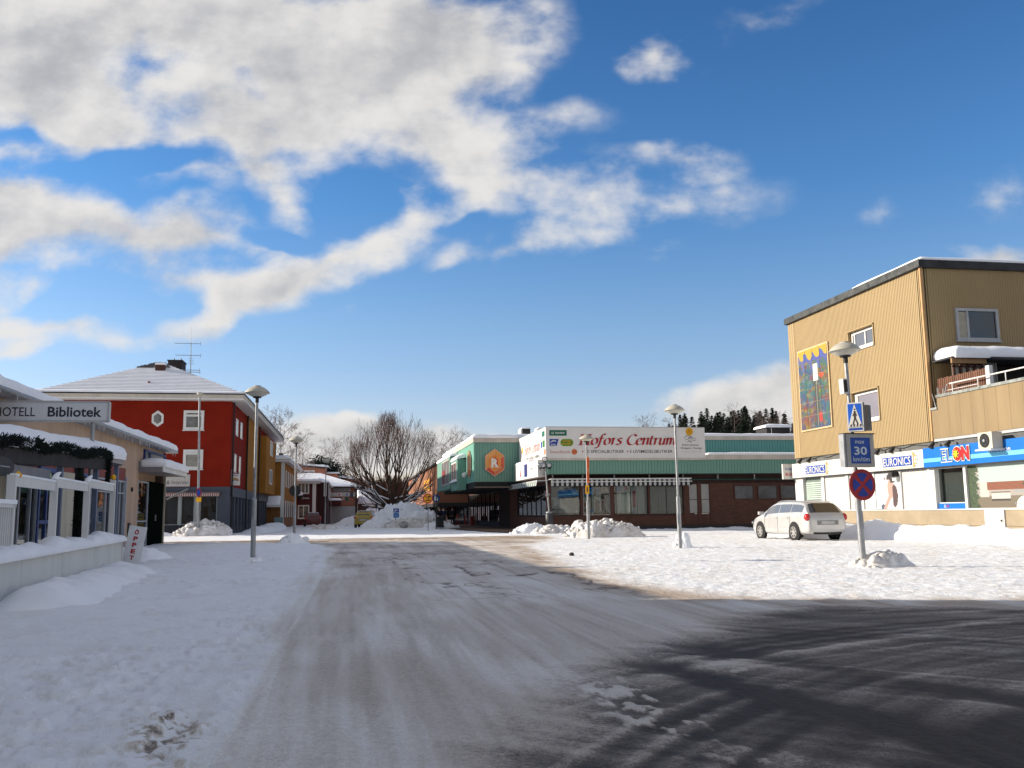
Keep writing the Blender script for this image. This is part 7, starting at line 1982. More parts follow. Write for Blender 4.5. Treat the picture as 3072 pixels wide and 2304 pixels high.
def lamps():
    L = {}
    b = ag(758, 1690); L['a'] = lamp_proto('shaded street lamp standing in the snow in front of the red block', b.x, b.y, 4.35)
    rest = [(882, 1632, 'street lamp in front of the yellow house with a round sign on its pole', -.4), (2041, 1648, 'tallest-looking street lamp standing on the sunny square before the roof sign', -1.2), (1766, 1619, 'street lamp with hanging banners behind the large snow heap', 0.0),
            (975, 1583, 'thin street lamp beside the dark red shop', 0), (992, 1573, 'small far street lamp left of the brick shop', 0), (1005, 1566, 'farthest street lamp in front of the brick shop', 0)]
    for x, y, lb, ln in rest:
        b = ag(x, y); c = copy_tree(L['a']); c.location = (b.x, b.y, 0); c['label'] = lb; c.rotation_euler = (0, radians(ln), random.uniform(0, 6)); L[x] = c
        if x == 975: c.scale = (1.15, 1.15, 1.45)
        if x == 992: c.scale = (1, 1, 1.1)
        if x == 1005: c.scale = (1, 1, .95)
    # lamp carrying the road signs, near right
    P = Vector((9.84, 16.69, 0)); t = lamp_proto('near right street lamp carrying three road signs one above the other', P.x, P.y, 4.42, 1.9, -1.5)
    yaw = atan2(-P.x, -P.y)
    def local(o, a): return o
    # small box
    MB().box(-.13, -.03, -.06, .10, 3.42, 3.72).build('control_box', WHITEP, t); MB().box(-.12, -.045, -.066, -.061, 3.45, 3.69).build('box_face', DARK, t)
    return t, P


SIGNLAMP, SP = lamps()


def sign_stack():
    """box signs on the near right lamp; laid out in a frame turned to the driver"""
    def frame(cx, cy, ang):    # ang: direction the face looks (0 = -Y), reads left to right
        r = Vector((cos(ang), sin(ang))); n = Vector((sin(ang), -cos(ang)))
        return lambda a, b, c: (cx + r.x * a + n.x * c, cy + r.y * a + n.y * c, b)
    C = lambda x, y: ay(x, y, SP.y)
    # pedestrian crossing box, turned towards the left
    zc = lambda x, y: ay(x, y, 16.6)[1]
    w = thing('crossing_sign', 'blue and white pedestrian crossing box sign, highest on the near lamp post', 'road sign', (SP.x, SP.y, 3.0))
    F = frame(ay(2568, 1250, 16.5)[0], SP.y - .16, radians(-46))
    zt, zb = zc(2570, 1209), zc(2570, 1295); hw = .155
    MB().fbox(F, -hw, hw, zb, zt, -.12, 0).build('box', mat('box_black', (.03, .028, .028), .5), w)
    MB().fbox(F, -hw, hw, zb, zt, .001, .012).build('white_face', WHITEP, w)
    H = zt - zb
    MB().fbox(F, -hw + .026, hw - .026, zb + .024, zb + H * .115, .013, .018).build('blue_band', BLUE, w)
    MB().fbox(F, -hw + .026, hw - .026, zb + H * .15, zt - .026, .013, .018).build('blue_field', mat('crossing_blue', (.015, .10, .50), .4), w)
    MB().fpoly(F, [(-hw + .02, zb + H * .15), (hw - .02, zb + H * .15), (.0, zt - .03)], .019, .023).build('white_triangle', WHITEP, w)
    fm = MB(); z1 = zb + H * .2
    def limb(x0, y0, x1, y1, tw=.011): 
        A = Vector((x0, y0)); B_ = Vector((x1, y1)); d = (B_ - A).normalized(); n = Vector((-d.y, d.x)) * tw; fm.fpoly(F, [tuple(A - n), tuple(B_ - n), tuple(B_ + n), tuple(A + n)], .024, .028)
    fm.disc(F, -.0, z1 + H * .56, .016, .024, .028, 10); limb(0, z1 + H * .50, .0, z1 + H * .26, .018); limb(0, z1 + H * .28, -.045, z1 + H * .03); limb(0, z1 + H * .28, .05, z1 + H * .04); limb(0, z1 + H * .46, -.04, z1 + H * .33, .008); limb(0, z1 + H * .46, .035, z1 + H * .34, .008)
    for k in range(4): limb(-.09 + k * .06, z1 - .02, -.075 + k * .06, z1 + .025, .012)
    fm.build('walking_figure', mat('figure_brown', (.05, .03, .02), .5), w)
    # second box behind, dark, facing away
    MB().fbox(frame(ay(2600, 1250, 16.8)[0], SP.y + .1, radians(40)), -.10, .10, zb + .04, zt - .02, -.1, .05).build('rear_box', mat('box_black', (.03, .028, .028)), w)
    # recommended speed box
    s = thing('speed_sign', 'grey framed blue box sign reading max 30 km/tim', 'road sign', (SP.x, SP.y, 2.3))
    F = frame(ay(2580, 1350, SP.y - .2)[0] , SP.y - .2, radians(6)); zt, zb = zc(2580, 1304), zc(2590, 1402); hw = .31
    MB().fbox(F, -hw, hw, zb, zt, -.16, 0).build('box', mat('box_grey', (.16, .155, .15), .5, .1), s)
    fr = MB(); e = .085
    for (a0, a1, b0, b1) in ((-hw, -hw + e, zb, zt), (hw - e, hw, zb, zt), (-hw + e, hw - e, zb, zb + e * .8), (-hw + e, hw - e, zt - e * .8, zt)): fr.fbox(F, a0, a1, b0, b1, .001, .02)
    fr.build('frame', mat('frame_warmgrey', (.30, .29, .27), .5, .1), s)
    MB().fbox(F, -hw - .03, hw + .03, zt, zt + .02, -.18, .03).build('top_lip', DARK, s); MB().fbox(F, -hw - .05, -hw - .002, zb, zt, -.15, .0).build('side_flange', GALV, s)
    MB().fbox(F, -hw + e, hw - e, zb + e * .8, zt - e * .8, .001, .008).build('blue_field', mat('speed_blue', (.008, .05, .27), .4), s)
    Hh = zt - zb; TW = mat('sign_lettering', (.42, .48, .50), .5)
    letter(F, 'max', -.11, .10, zb + Hh * .71, zb + Hh * .80, .012, TW, s); letter(F, '30', -.14, .15, zb + Hh * .37, zb + Hh * .62, .012, TW, s, bold=.02); letter(F, 'km/tim', -.17, .20, zb + Hh * .17, zb + Hh * .31, .012, TW, s)
    # no stopping
    n = thing('no_stopping_sign', 'round no stopping sign, red ring and cross on blue, lowest on the near lamp post', 'road sign', (SP.x, SP.y, 1.6))
    c = ay(2588, 1454, SP.y - .1); F = frame(c[0], SP.y - .1, radians(8)); r = .305
    MB().disc(F, 0, c[1], r, -.015, 0, 40).build('plate', REDP_D, n)
    cr = MB(); rb = r * .765
    # four blue segments
    for k in range(4):
        a0 = k * pi / 2 - pi / 4 + radians(12.5); a1 = k * pi / 2 + pi / 4 - radians(12.5); off = rb * .19
        cx_, cy_ = cos(k * pi / 2) * off, sin(k * pi / 2) * off
        pts = [(cx_, cy_)] + [(rb * cos(a0 + (a1 - a0) * t / 10), rb * sin(a0 + (a1 - a0) * t / 10)) for t in range(11)]
        cr.fpoly(F, [(a, c[1] + b) for a, b in pts], .001, .006)
    cr.build('blue_field', mat('nostop_blue', (.01, .03, .22), .5), n)
    MB().fbox(F, -.05, .05, c[1] - .12, c[1] + .12, -.06, -.016).build('clamp', GALV, n)


REDP_D = mat('sign_dark_red', (.26, .012, .015), .5, .08)
sign_stack()


def small_signs():
    # round sign back on the second left lamp
    b = ag(882, 1632); q = lambda x, y: ay(x, y, b.y)
    c = ay(885, 1472, b.y + .12); t = thing('round_sign', 'round road sign seen from behind on the lamp before the yellow house', 'road sign', (b.x, b.y, c[1]))
    MB().disc(FY(b.y + .14), c[0], c[1], .235, 0, .015, 28).build('plate', mat('sign_back', (.05, .07, .065), .6, .1), t); MB().disc(FY(b.y + .124), c[0], c[1], .235, 0, .012, 28).build('rim', DARK, t)
    # banners on the lamp behind the heap
    b = ag(1766, 1619); t = thing('lamp_banner', 'narrow orange printed banners and yellow plate on the lamp behind the heap', 'banner', (b.x, b.y, 2))
    for (x0, x1, y0, y1, mm, nm) in ((1761, 1767, 1371, 1409, ORANGE, 'banner'), (1761, 1767, 1411, 1450, ORANGE, 'banner'), (1757, 1767, 1456, 1482, YEL, 'plate')):
        A = ay(x0, y1, b.y - .05); B_ = ay(x1, y0, b.y - .05); MB().box(A[0], B_[0], b.y - .06, b.y - .04, A[1], B_[1]).build(nm, mm, t)
        MB().box(A[0] + (B_[0] - A[0]) * .35, A[0] + (B_[0] - A[0]) * .65, b.y - .065, b.y - .0605, A[1] + .08, B_[1] - .08).build('print', REDL if nm == 'banner' else LTEXT, t)
    # the pole with no-stopping and yellow plate beside the red block
    Yp = 58.5; q = lambda x, y: ay(x, y, Yp)
    t = thing('sign_pole', 'tall grey lamp pole with small head standing before the red block', 'pole', (q(594, 1590)[0], Yp, 0))
    MB().tube((q(594, 1590)[0], Yp, 0), (q(599, 1190)[0], Yp, q(599, 1190)[1]), .085, .06, 8).build('pole', GALV, t)
    z = q(600, 1182)[1]; MB().lathe((q(600, 1182)[0], Yp, z), [(0, .12), (.1, .10), (.19, .04), (.19, -.03), (.08, -.10), (0, -.1)], 14).build('lamp_head', BUFF, t)
    t2 = thing('parking_sign', 'small round red and blue sign with yellow plate beneath on the tall pole', 'road sign', (q(595, 1480)[0], Yp - .1, q(595, 1480)[1]))
    A = q(597, 1478); F = FY(Yp - .1); MB().disc(F, A[0], A[1], .15, 0, .02, 20, ry=.28, mi=0).build('plate', REDP_D, t2); MB().disc(F, A[0], A[1] - .0, .10, .021, .03, 18, ry=.2).build('blue_field', BLUE, t2)
    B_ = q(597, 1500); MB().fbox(F, B_[0] - .15, B_[0] + .15, B_[1] - .11, B_[1] + .15, 0, .02).build('yellow_plate', YEL, t2)
    # parking sign on the heap
    Yp = 80.0; q = lambda x, y: ay(x, y, Yp); t = thing('parking_sign', 'blue parking sign with light blue plate standing in the heap under the tree', 'road sign', (q(1188, 1500)[0], Yp, 0))
    F = FY(Yp); MB().tube((q(1187, 1500)[0], Yp + .05, 0), (q(1188, 1500)[0], Yp + .05, q(1240, 1530)[1]), .04, n=8).build('post', GALV, t)
    A = q(1180, 1538); B_ = q(1197, 1525); MB().fbox(F, A[0], B_[0], A[1], B_[1], 0, .03).build('plate', mat('parking_blue', (.01, .08, .40), .4), t)
    letter(F, 'P', q(1184, 1500)[0], q(1193, 1500)[0], q(1240, 1536)[1], q(1240, 1527.5)[1], .034, WHITEP, t, bold=.04)
    A = q(1180, 1553); B_ = q(1197, 1539); MB().fbox(F, A[0], B_[0], A[1], B_[1], 0, .03).build('sub_plate', mat('plate_azure', (.02, .20, .55), .4), t)
    letter(F, '0-2', q(1184, 1500)[0], q(1193, 1500)[0], q(1240, 1549)[1], q(1240, 1543)[1], .034, WHITEP, t)
    # no motor vehicles sign
    Yp = 64.0; q = lambda x, y: ay(x, y, Yp); t = thing('no_vehicles_sign', 'round yellow sign with red ring barring cars and mopeds on a thin pole', 'road sign', (q(1284, 1500)[0], Yp, 0))
    F = FY(Yp); MB().tube((q(1285, 1500)[0], Yp + .05, 0), (q(1284, 1500)[0], Yp + .05, q(1240, 1484)[1]), .03, n=8).build('post', GALV, t)
    c = q(1283.5, 1495.5); r = (q(1297, 1500)[0] - q(1269.5, 1)[0]) / 2
    MB().disc(F, c[0], c[1], r, 0, .02, 32).build('red_ring', REDP, t); MB().disc(F, c[0], c[1], r * .80, .021, .026, 32).build('yellow_field', mat('field_amber', (.80, .38, .015), .5), t)
    m_ = MB(); m_.fpoly(F, [(c[0] - r * .62, c[1] + r * .5), (c[0] - r * .5, c[1] + r * .62), (c[0] + r * .62, c[1] - r * .5), (c[0] + r * .5, c[1] - r * .62)], .027, .03); m_.build('red_bar', REDP, t)
    m_ = MB(); m_.fbox(F, c[0] + r * .02, c[0] + r * .55, c[1] + r * .2, c[1] + r * .42, .031, .035).fbox(F, c[0] + r * .1, c[0] + r * .42, c[1] + r * .42, c[1] + r * .55, .031, .035).disc(F, c[0] - r * .35, c[1] - r * .42, r * .13, .031, .035, 10).disc(F, c[0] + r * .15, c[1] - r * .42, r * .13, .031, .035, 10).fbox(F, c[0] - r * .35, c[0] + r * .2, c[1] - r * .38, c[1] - r * .26, .031, .035)
    m_.build('vehicle_symbols', BLACK, t)
    # shared path sign
    Yp = 70.0; q = lambda x, y: ay(x, y, Yp); t = thing('walkway_sign', 'round blue sign with white walking adult and child at the arcade', 'road sign', (q(1309, 1500)[0], Yp, 0))
    F = FY(Yp); MB().tube((q(1309, 1500)[0], Yp + .05, 0), (q(1309, 1500)[0], Yp + .05, q(1240, 1486)[1]), .045, n=8).build('post', DARK, t)
    c = q(1308.5, 1495); r = (q(1319.5, 1)[0] - q(1297.5, 1)[0]) / 2; MB().disc(F, c[0], c[1], r, 0, .02, 28).build('plate', mat('path_blue', (.012, .05, .16), .5), t)
    m_ = MB().disc(F, c[0] - r * .25, c[1] + r * .62, r * .13, .021, .025, 10).fpoly(F, [(c[0] - r * .5, c[1] - r * .05), (c[0] - r * .4, c[1] + r * .45), (c[0] - r * .1, c[1] + r * .45), (c[0] + r * .0, c[1] - r * .05), (c[0] - r * .1, c[1] - r * .65), (c[0] - r * .4, c[1] - r * .65)], .021, .025)
    m_.disc(F, c[0] + r * .32, c[1] + r * .08, r * .1, .021, .025, 10).fpoly(F, [(c[0] + r * .16, c[1] - .03), (c[0] + r * .48, c[1] - .03), (c[0] + r * .42, c[1] - r * .62), (c[0] + r * .2, c[1] - r * .62)], .021, .025); m_.build('white_figures', SIGNW, t)
    bn = q(1313, 1550); b = thing('waste_bin', 'black waste bin on the post of the walkway sign', 'bin', (bn[0], Yp + .2, 0)); MB().box(bn[0] - .02, bn[0] + .48, Yp + .1, Yp + .5, .12, .86).build('body', BLACK, b); MB().box(bn[0] - .04, bn[0] + .5, Yp + .08, Yp + .52, .862, .93).build('lid', DARK, b)
    # blue boards behind the heap
    for k, (x0, x1, y0, y1, lb) in enumerate(((1126, 1133, 1511, 1524, 'small dark blue board left of the heap under the tree'), (1135, 1142, 1519, 1537, 'taller dark blue board close to the heap'),)):
        Yp = 100; A = ay(x0, y1, Yp); B_ = ay(x1, y0, Yp); t = thing('notice_board', lb, 'sign', (A[0], Yp, 0)); MB().box(A[0], B_[0], Yp, Yp + .08, A[1], B_[1]).build('plate', mat('board_navy', (.02, .05, .15), .5), t); MB().tube((A[0] + .1, Yp + .04, 0), (A[0] + .1, Yp + .04, A[1]), .04, n=6).build('post', GALV, t)
    Yp = 112; A = ay(1198, 1512, Yp); t = thing('round_sign', 'round dark sign seen from behind right of the tree trunk', 'road sign', (A[0], Yp, 0)); MB().disc(FY(Yp), A[0], A[1], .24, 0, .02, 20).build('plate', mat('sign_back2', (.08, .08, .10), .6), t); MB().tube((A[0] - .2, Yp + .05, 0), (A[0] - .2, Yp + .05, A[1] + .5), .05, n=6).build('post', GALV, t)
    Yp = 120; A = ay(1217, 1520, Yp); t = thing('crossing_sign', 'small far blue triangular-looking crossing sign right of the heap', 'road sign', (A[0], Yp, 0)); MB().fpoly(FY(Yp), [(A[0] - .2, A[1] - .2), (A[0] + .2, A[1] - .2), (A[0], A[1] + .35)], 0, .03).build('plate', BLUE, t); MB().tube((A[0], Yp + .05, 0), (A[0], Yp + .05, A[1] - .2), .04, n=6).build('post', GALV, t)
    # leaning globe lamp and the bin at its foot
    Yp = 53.0; q = lambda x, y: ay(x, y, Yp); A = q(1649, 1548); B_ = q(1636, 1402)
    t = thing('globe_lamp', 'leaning decorative lamp with a cluster of clear glass globes at the corner', 'street lamp', (A[0], Yp, 0))
    base = (A[0] + .03, Yp, 0.4); top = (B_[0], Yp, B_[1]); MB().tube(base, top, .05, .04, 8).build('pole', GALV, t)
    mid = Vector(base).lerp(Vector(top), .52); MB().tube(mid + Vector((-.13, 0, -.04)), mid + Vector((.13, 0, .04)), .05, n=8).build('clamp', GALV, t)
    ar = MB(); GG = glassmat('globe_glass', (.9, .92, .93), .28); gl = []
    for k in range(5):
        a_ = 2 * pi * k / 5 + .3; c = Vector(top) + Vector((cos(a_) * .30, sin(a_) * .30, .12)); gl.append(c); ar.tube(Vector(top), c - Vector((0, 0, .2)), .02, n=6); ar.tube(c - Vector((0, 0, .22)), c - Vector((0, 0, .12)), .09, .07, 10)
    gl.append(Vector(top) + Vector((-.03, 0, .48))); ar.tube(Vector(top), Vector(top) + Vector((0, 0, .3)), .02, n=6)
    ar.build('arms', BLACK, t)
    for c in gl:
        MB().lathe(tuple(c), [(.001 + .165 * sin(pi * j / 10), -.165 * cos(pi * j / 10)) for j in range(11)], 16).build('globe', GG, t); MB().tube(c - Vector((0, 0, .12)), c + Vector((0, 0, .02)), .02, n=6).build('bulb', WHITEP, t)
    c = q(1647, 1560); b = thing('waste_bin', 'dark grey waste bin at the foot of the leaning globe lamp', 'bin', (c[0], Yp, 0)); MB().lathe((c[0], Yp - .1, .25), [(0, 0), (.2, 0), (.22, .05), (.23, .8), (.2, .84), (0, .84)], 16).build('body', mat('bin_grey', (.05, .05, .055), .5), b); MB().lathe((c[0], Yp - .1, 1.1), [(.0, .0), (.2, 0), (.2, .06), (.1, .12), (0, .13)], 14).build('lid', GALV, b)


small_signs()


# ================================================================== CARS
def car(label, x, y, rz, L, W, H, paint, seed=0, wagon=True, far=False, name='car', cat='car', dirty=None):
    t = thing(name, label, cat, (x, y, 0), None, rz, local=True)
    yr, yf = -L / 2, L / 2
    if wagon:
        prof = [  # y fraction, half width, bottom, belt, top
            (-.500, .80, .42, .72, .74), (-.492, .86, .30, .90, .93), (-.475, .90, .26, .99, 1.02), (-.452, .93, .24, 1.02, 1.10), (-.425, .95, .24, 1.03, 1.26), (-.390, .96, .23, 1.035, 1.40), (-.33, .97, .22, 1.035, 1.455), (-.20, .985, .21, 1.02, 1.485), (-.05, .99, .21, 1.0, 1.495), (.05, .99, .21, .985, 1.475),
            (.13, .99, .21, .97, 1.40), (.20, .985, .21, .955, 1.22), (.262, .98, .21, .945, .985), (.33, .97, .22, .90, .925), (.41, .94, .23, .82, .84), (.462, .89, .25, .70, .73), (.49, .80, .30, .56, .60), (.5, .70, .36, .50, .52)]
    else:
        prof = [(-.500, .80, .42, .74, .76), (-.492, .87, .30, .92, .95), (-.475, .92, .26, 1.0, 1.04), (-.455, .94, .25, 1.02, 1.18), (-.43, .95, .25, 1.03, 1.32), (-.39, .96, .24, 1.03, 1.42), (-.30, .97, .24, 1.02, 1.48), (-.12, .985, .23, 1.0, 1.50), (.02, .99, .23, .98, 1.46),
                (.09, .99, .23, .97, 1.36), (.16, .985, .23, .96, 1.18), (.225, .98, .23, .95, .99), (.31, .97, .23, .91, .93), (.40, .94, .24, .84, .86), (.462, .89, .26, .72, .75), (.49, .80, .31, .58, .62), (.5, .70, .38, .52, .54)]
    kz = H / 1.495; hw = W / 2
    def sec(k):
        f, w, zb, zl, zt = prof[k]; y_ = f * L; w *= hw; zb *= kz; zl *= kz; zt *= kz; cab = max(0, min(1, (zt - zl) / (.40 * kz))); wt = w - .03 - (.20 * cab) * (W / 1.73); zt2 = zt
        return [(0, y_, zb), (w * .80, y_, zb), (w * .97, y_, zb + .06), (w, y_, zb + .20), (w * 1.0, y_, (zb + zl) / 2 + .06), (w * .985, y_, zl - .10), (w * .955, y_, zl - .015), (w * .93, y_, zl), (wt + (w * .93 - wt) * .10, y_, zl + (zt2 - zl) * .86), (wt - .03, y_, zl + (zt2 - zl) * .965), (wt * .62, y_, zt2), (0, y_, zt2 + .012)]
    S = [sec(k) for k in range(len(prof))]; m = len(S[0])
    vs = []; fs = []
    for s_ in S: vs += s_ + [(-a, b, c) for (a, b, c) in s_[-2:0:-1]]
    n = 2 * m - 2
    for k in range(len(S) - 1):
        for i in range(n): fs.append((k * n + i, k * n + (i + 1) % n, (k + 1) * n + (i + 1) % n, (k + 1) * n + i))
    fs.append(tuple(range(n))[::-1]); o = (len(S) - 1) * n; fs.append(tuple(range(o, o + n)))
    mb = MB(); mb.add(vs, fs, 0, True); body = mb.build('body', paint, t)
    if not far:
        ss = body.modifiers.new('s', 'SUBSURF'); ss.levels = 1; ss.render_levels = 2
    def yz_on(f):   # interpolate section at fraction f
        for k in range(len(prof) - 1):
            if prof[k][0] <= f <= prof[k + 1][0]:
                u = (f - prof[k][0]) / (prof[k + 1][0] - prof[k][0]); return [tuple(Vector(a).lerp(Vector(b), u)) for a, b in zip(S[k], S[k + 1])]
    # side windows
    def sidewin(f0, f1, sx, nm='side_window', t0=.10, t1=.86, taper0=0, taper1=0):
        v = []; N_ = 8
        for i in range(N_ + 1):
            f = f0 + (f1 - f0) * i / N_; sc_ = yz_on(f); lo = Vector(sc_[7]); hi = Vector(sc_[8])
            a = lo.lerp(hi, t0); b_ = lo.lerp(hi, t1 if hi.z - lo.z > .1 else t1)
            for q_ in (a, b_): v.append((sx * (q_.x + .006), q_.y, q_.z))
        MB().add(v, [(2 * i, 2 * i + 1, 2 * i + 3, 2 * i + 2) for i in range(N_)], 0, True).build(nm, GLASSG if not far else GLASSD, t)
    wins = ((-.40, -.225), (-.215, -.03), (-.02, .20)) if wagon else ((-.42, -.24), (-.22, -.02), (-.005, .165))
    for sx in (-1, 1):
        for a, b_ in wins: sidewin(a, b_, sx)
    # rear and front screens
    def screen(fa, fb, x_in, nm, dy):
        v = []
        A = yz_on(fa); B_ = yz_on(fb)
        for sc_, zo in ((A, 0), (B_, 0)):
            for k in range(7):
                xx = -x_in + 2 * x_in * k / 6; wmx = sc_[9][0] * .97; v.append((xx * wmx, sc_[10][1] + dy - .02 * abs(xx) * (0 if dy < 0 else 0), (sc_[11][2] if abs(xx) < .62 else sc_[11][2] - (abs(xx) - .62) * .1) + .012))
        MB().add(v, [(i, i + 1, i + 8, i + 7) for i in range(6)], 0, True).build(nm, GLASSD, t)
    screen(-.468 if wagon else -.47, -.398 if wagon else -.40, .90, 'rear_window', -.014); screen(.255 if wagon else .215, .10 if wagon else .06, .90, 'windscreen', .012)
    # wheels with arches
    R = .325 * kz
    for sx in (-1, 1):
        for yy in (-.292 * L, .288 * L):
            Fx = (lambda a, b, c, sx=sx: (sx * (hw * .965 + c), a, b))
            MB().disc(Fx, yy, R + .02, R + .05, .0, .022, 26).build('wheel_arch', BLACK, t)
            w = MB(); pr = [(R * .62, .0), (R * .90, .0), (R, -.03), (R, -.16), (R * .8, -.19), (0, -.19)]; v = []; N_ = 26
            for (rr_, c) in pr:
                for i in range(N_): a = 2 * pi * i / N_; v.append(Fx(yy + rr_ * cos(a), R + rr_ * sin(a), c + .045))
            w.add(v, [(k * N_ + i, k * N_ + (i + 1) % N_, (k + 1) * N_ + (i + 1) % N_, (k + 1) * N_ + i) for k in range(len(pr) - 1) for i in range(N_)], 0, True)
            wh = w.build('wheel', RUBBER, t)
            MB().disc(Fx, yy, R, R * .62, .0, .02, 24).build('hub_back', DARK, wh)
            rm = MB()
            for k in range(7):
                a = 2 * pi * k / 7 + .2
                rm.fpoly(Fx, [(yy + .03 * cos(a + 1.57) + .03 * cos(a), R + .03 * sin(a + 1.57) + .03 * sin(a)), (yy + R * .6 * cos(a + .13), R + R * .6 * sin(a + .13)), (yy + R * .6 * cos(a - .13), R + R * .6 * sin(a - .13)), (yy - .03 * cos(a + 1.57) + .03 * cos(a), R - .03 * sin(a + 1.57) + .03 * sin(a))], .022, .042)
            for k in range(24):
                a0, a1 = 2 * pi * k / 24, 2 * pi * (k + 1) / 24; rm.fpoly(Fx, [(yy + R * .58 * cos(a0), R + R * .58 * sin(a0)), (yy + R * .65 * cos(a0), R + R * .65 * sin(a0)), (yy + R * .65 * cos(a1), R + R * .65 * sin(a1)), (yy + R * .58 * cos(a1), R + R * .58 * sin(a1))], .022, .05)
            rm.disc(Fx, yy, R, .05, .022, .046, 12); rm.build('rim', mat('alloy', (.55, .53, .50), .3, .05, metal=.6), wh)
    # lights
    def blob(cx, cy, cz, rx_, ry_, rz_, nm, mm):
        v = []; N_ = 14
        for j in range(8):
            th_ = pi * j / 7
            for i in range(N_): a = 2 * pi * i / N_; v.append((cx + rx_ * sin(th_) * cos(a), cy + ry_ * cos(th_), cz + rz_ * sin(th_) * sin(a)))
        MB().add(v, [(j * N_ + i, j * N_ + (i + 1) % N_, (j + 1) * N_ + (i + 1) % N_, (j + 1) * N_ + i) for j in range(7) for i in range(N_)], 0, True).build(nm, mm, t)
    for sx in (-1, 1):
        blob(sx * hw * .865, -L * .468, .88 * kz, .115, .14, .145, 'tail_light', LIGHTRED)
        blob(sx * hw * .78, L * .468, .66 * kz, .13, .10, .07, 'headlight', GLASSG)
        MB().box(sx * hw * 1.0 - .0, sx * (hw + .19), .205 * L, .235 * L, .98 * kz, 1.10 * kz).build('mirror', paint, t)
    # details on the tail: number plate recess, plate, bumper line, grab strip
    if not far:
        MB().box(-.42, .42, -L * .497 - .015, -L * .488, .60 * kz, .76 * kz).build('plate_recess', mat('recess_grey', (.26, .25, .24), .5), t)
        MB().box(-.26, .26, -L * .497 - .024, -L * .497 - .016, .63 * kz, .73 * kz).build('number_plate', mat('plate_dull', (.50, .50, .49), .5), t)
        MB().box(-.55, .55, -L * .492, -L * .47, .26, .36).build('bumper_insert', BLACK, t)
        MB().box(-.42, .42, -L * .485, -L * .47, .80 * kz, .825 * kz).build('grab_strip', DARK, t)
        for sx in (-1, 1):
            for k, f in enumerate((-.222, -.025, .205)):
                sc_ = yz_on(f); xx = sc_[4][0]; MB().box(sx * xx - .004, sx * xx + .004 + .002 * sx, f * L - .004, f * L + .004, .30, .92 * kz).build('door_gap', DARK, t)
            for f in (-.185, .01): MB().box(sx * (hw * .985) - .02, sx * (hw * .985) + .02, f * L - .08, f * L + .08, .84 * kz, .87 * kz).build('door_handle', paint, t)
            MB().box(sx * (hw * .99) - .012, sx * (hw * .99) + .012, -.22 * L, .205 * L, .50, .525).build('side_strip', paint, t)
            rl = MB(); prev = None
            for k in range(9):
                f = -.36 + .46 * k / 8; sc_ = yz_on(f); q_ = (sx * (sc_[10][0] + .10), f * L, sc_[10][2] + .015); 
                if prev: rl.tube(prev, q_, .016, n=6)
                prev = q_
            rl.build('roof_rail', GALV, t)
    return t


def cars():
    car('silver grey estate car parked on the sunny square with its tail to the viewer', 16.82, 33.1, radians(2.5), 4.45, 1.70, 1.47, SILVER)
    b = ag(1085, 1580); car('yellow hatchback half buried behind a snow bank at the far end', b.x + .3, 84.5, radians(-8), 4.0, 1.68, 1.52, YPAINT, wagon=False)
    b = ag(938, 1575); car('faded red saloon car facing the dark red shop', ay(937, 1565, 100)[0], 100.0, radians(4), 4.2, 1.68, 1.45, RPAINT, wagon=False, far=True)
    x, z = ay(1080, 1535, 118); c = car('dark parked car under a thick layer of snow beside the shed', x + 2.2, 118, radians(75), 4.3, 1.7, 1.42, DARK, wagon=False, far=True)
    snow_cap('snow', c, (-.6, -1.6, 1.40), (.6, -1.6, 1.40), (.6, .4, 1.40), (-.6, .4, 1.40), th=.3, nu=12, nv=16, seed=95)


cars()


# ================================================================== PEOPLE (small, far under the arcade)
def skin(name, verts, edges, radii, m, parent, sub=1):
    me = bpy.data.meshes.new(name); me.from_pydata(verts, edges, []); me.materials.append(m)
    o = bpy.data.objects.new(name, me); COL.objects.link(o); o.parent = parent
    md = o.modifiers.new('skin', 'SKIN'); md.use_smooth_shade = True
    for v, r in zip(me.skin_vertices[0].data, radii): v.radius = (r, r * .8); 
    me.skin_vertices[0].data[0].use_root = True
    s = o.modifiers.new('sub', 'SUBSURF'); s.levels = sub; s.render_levels = sub
    return o


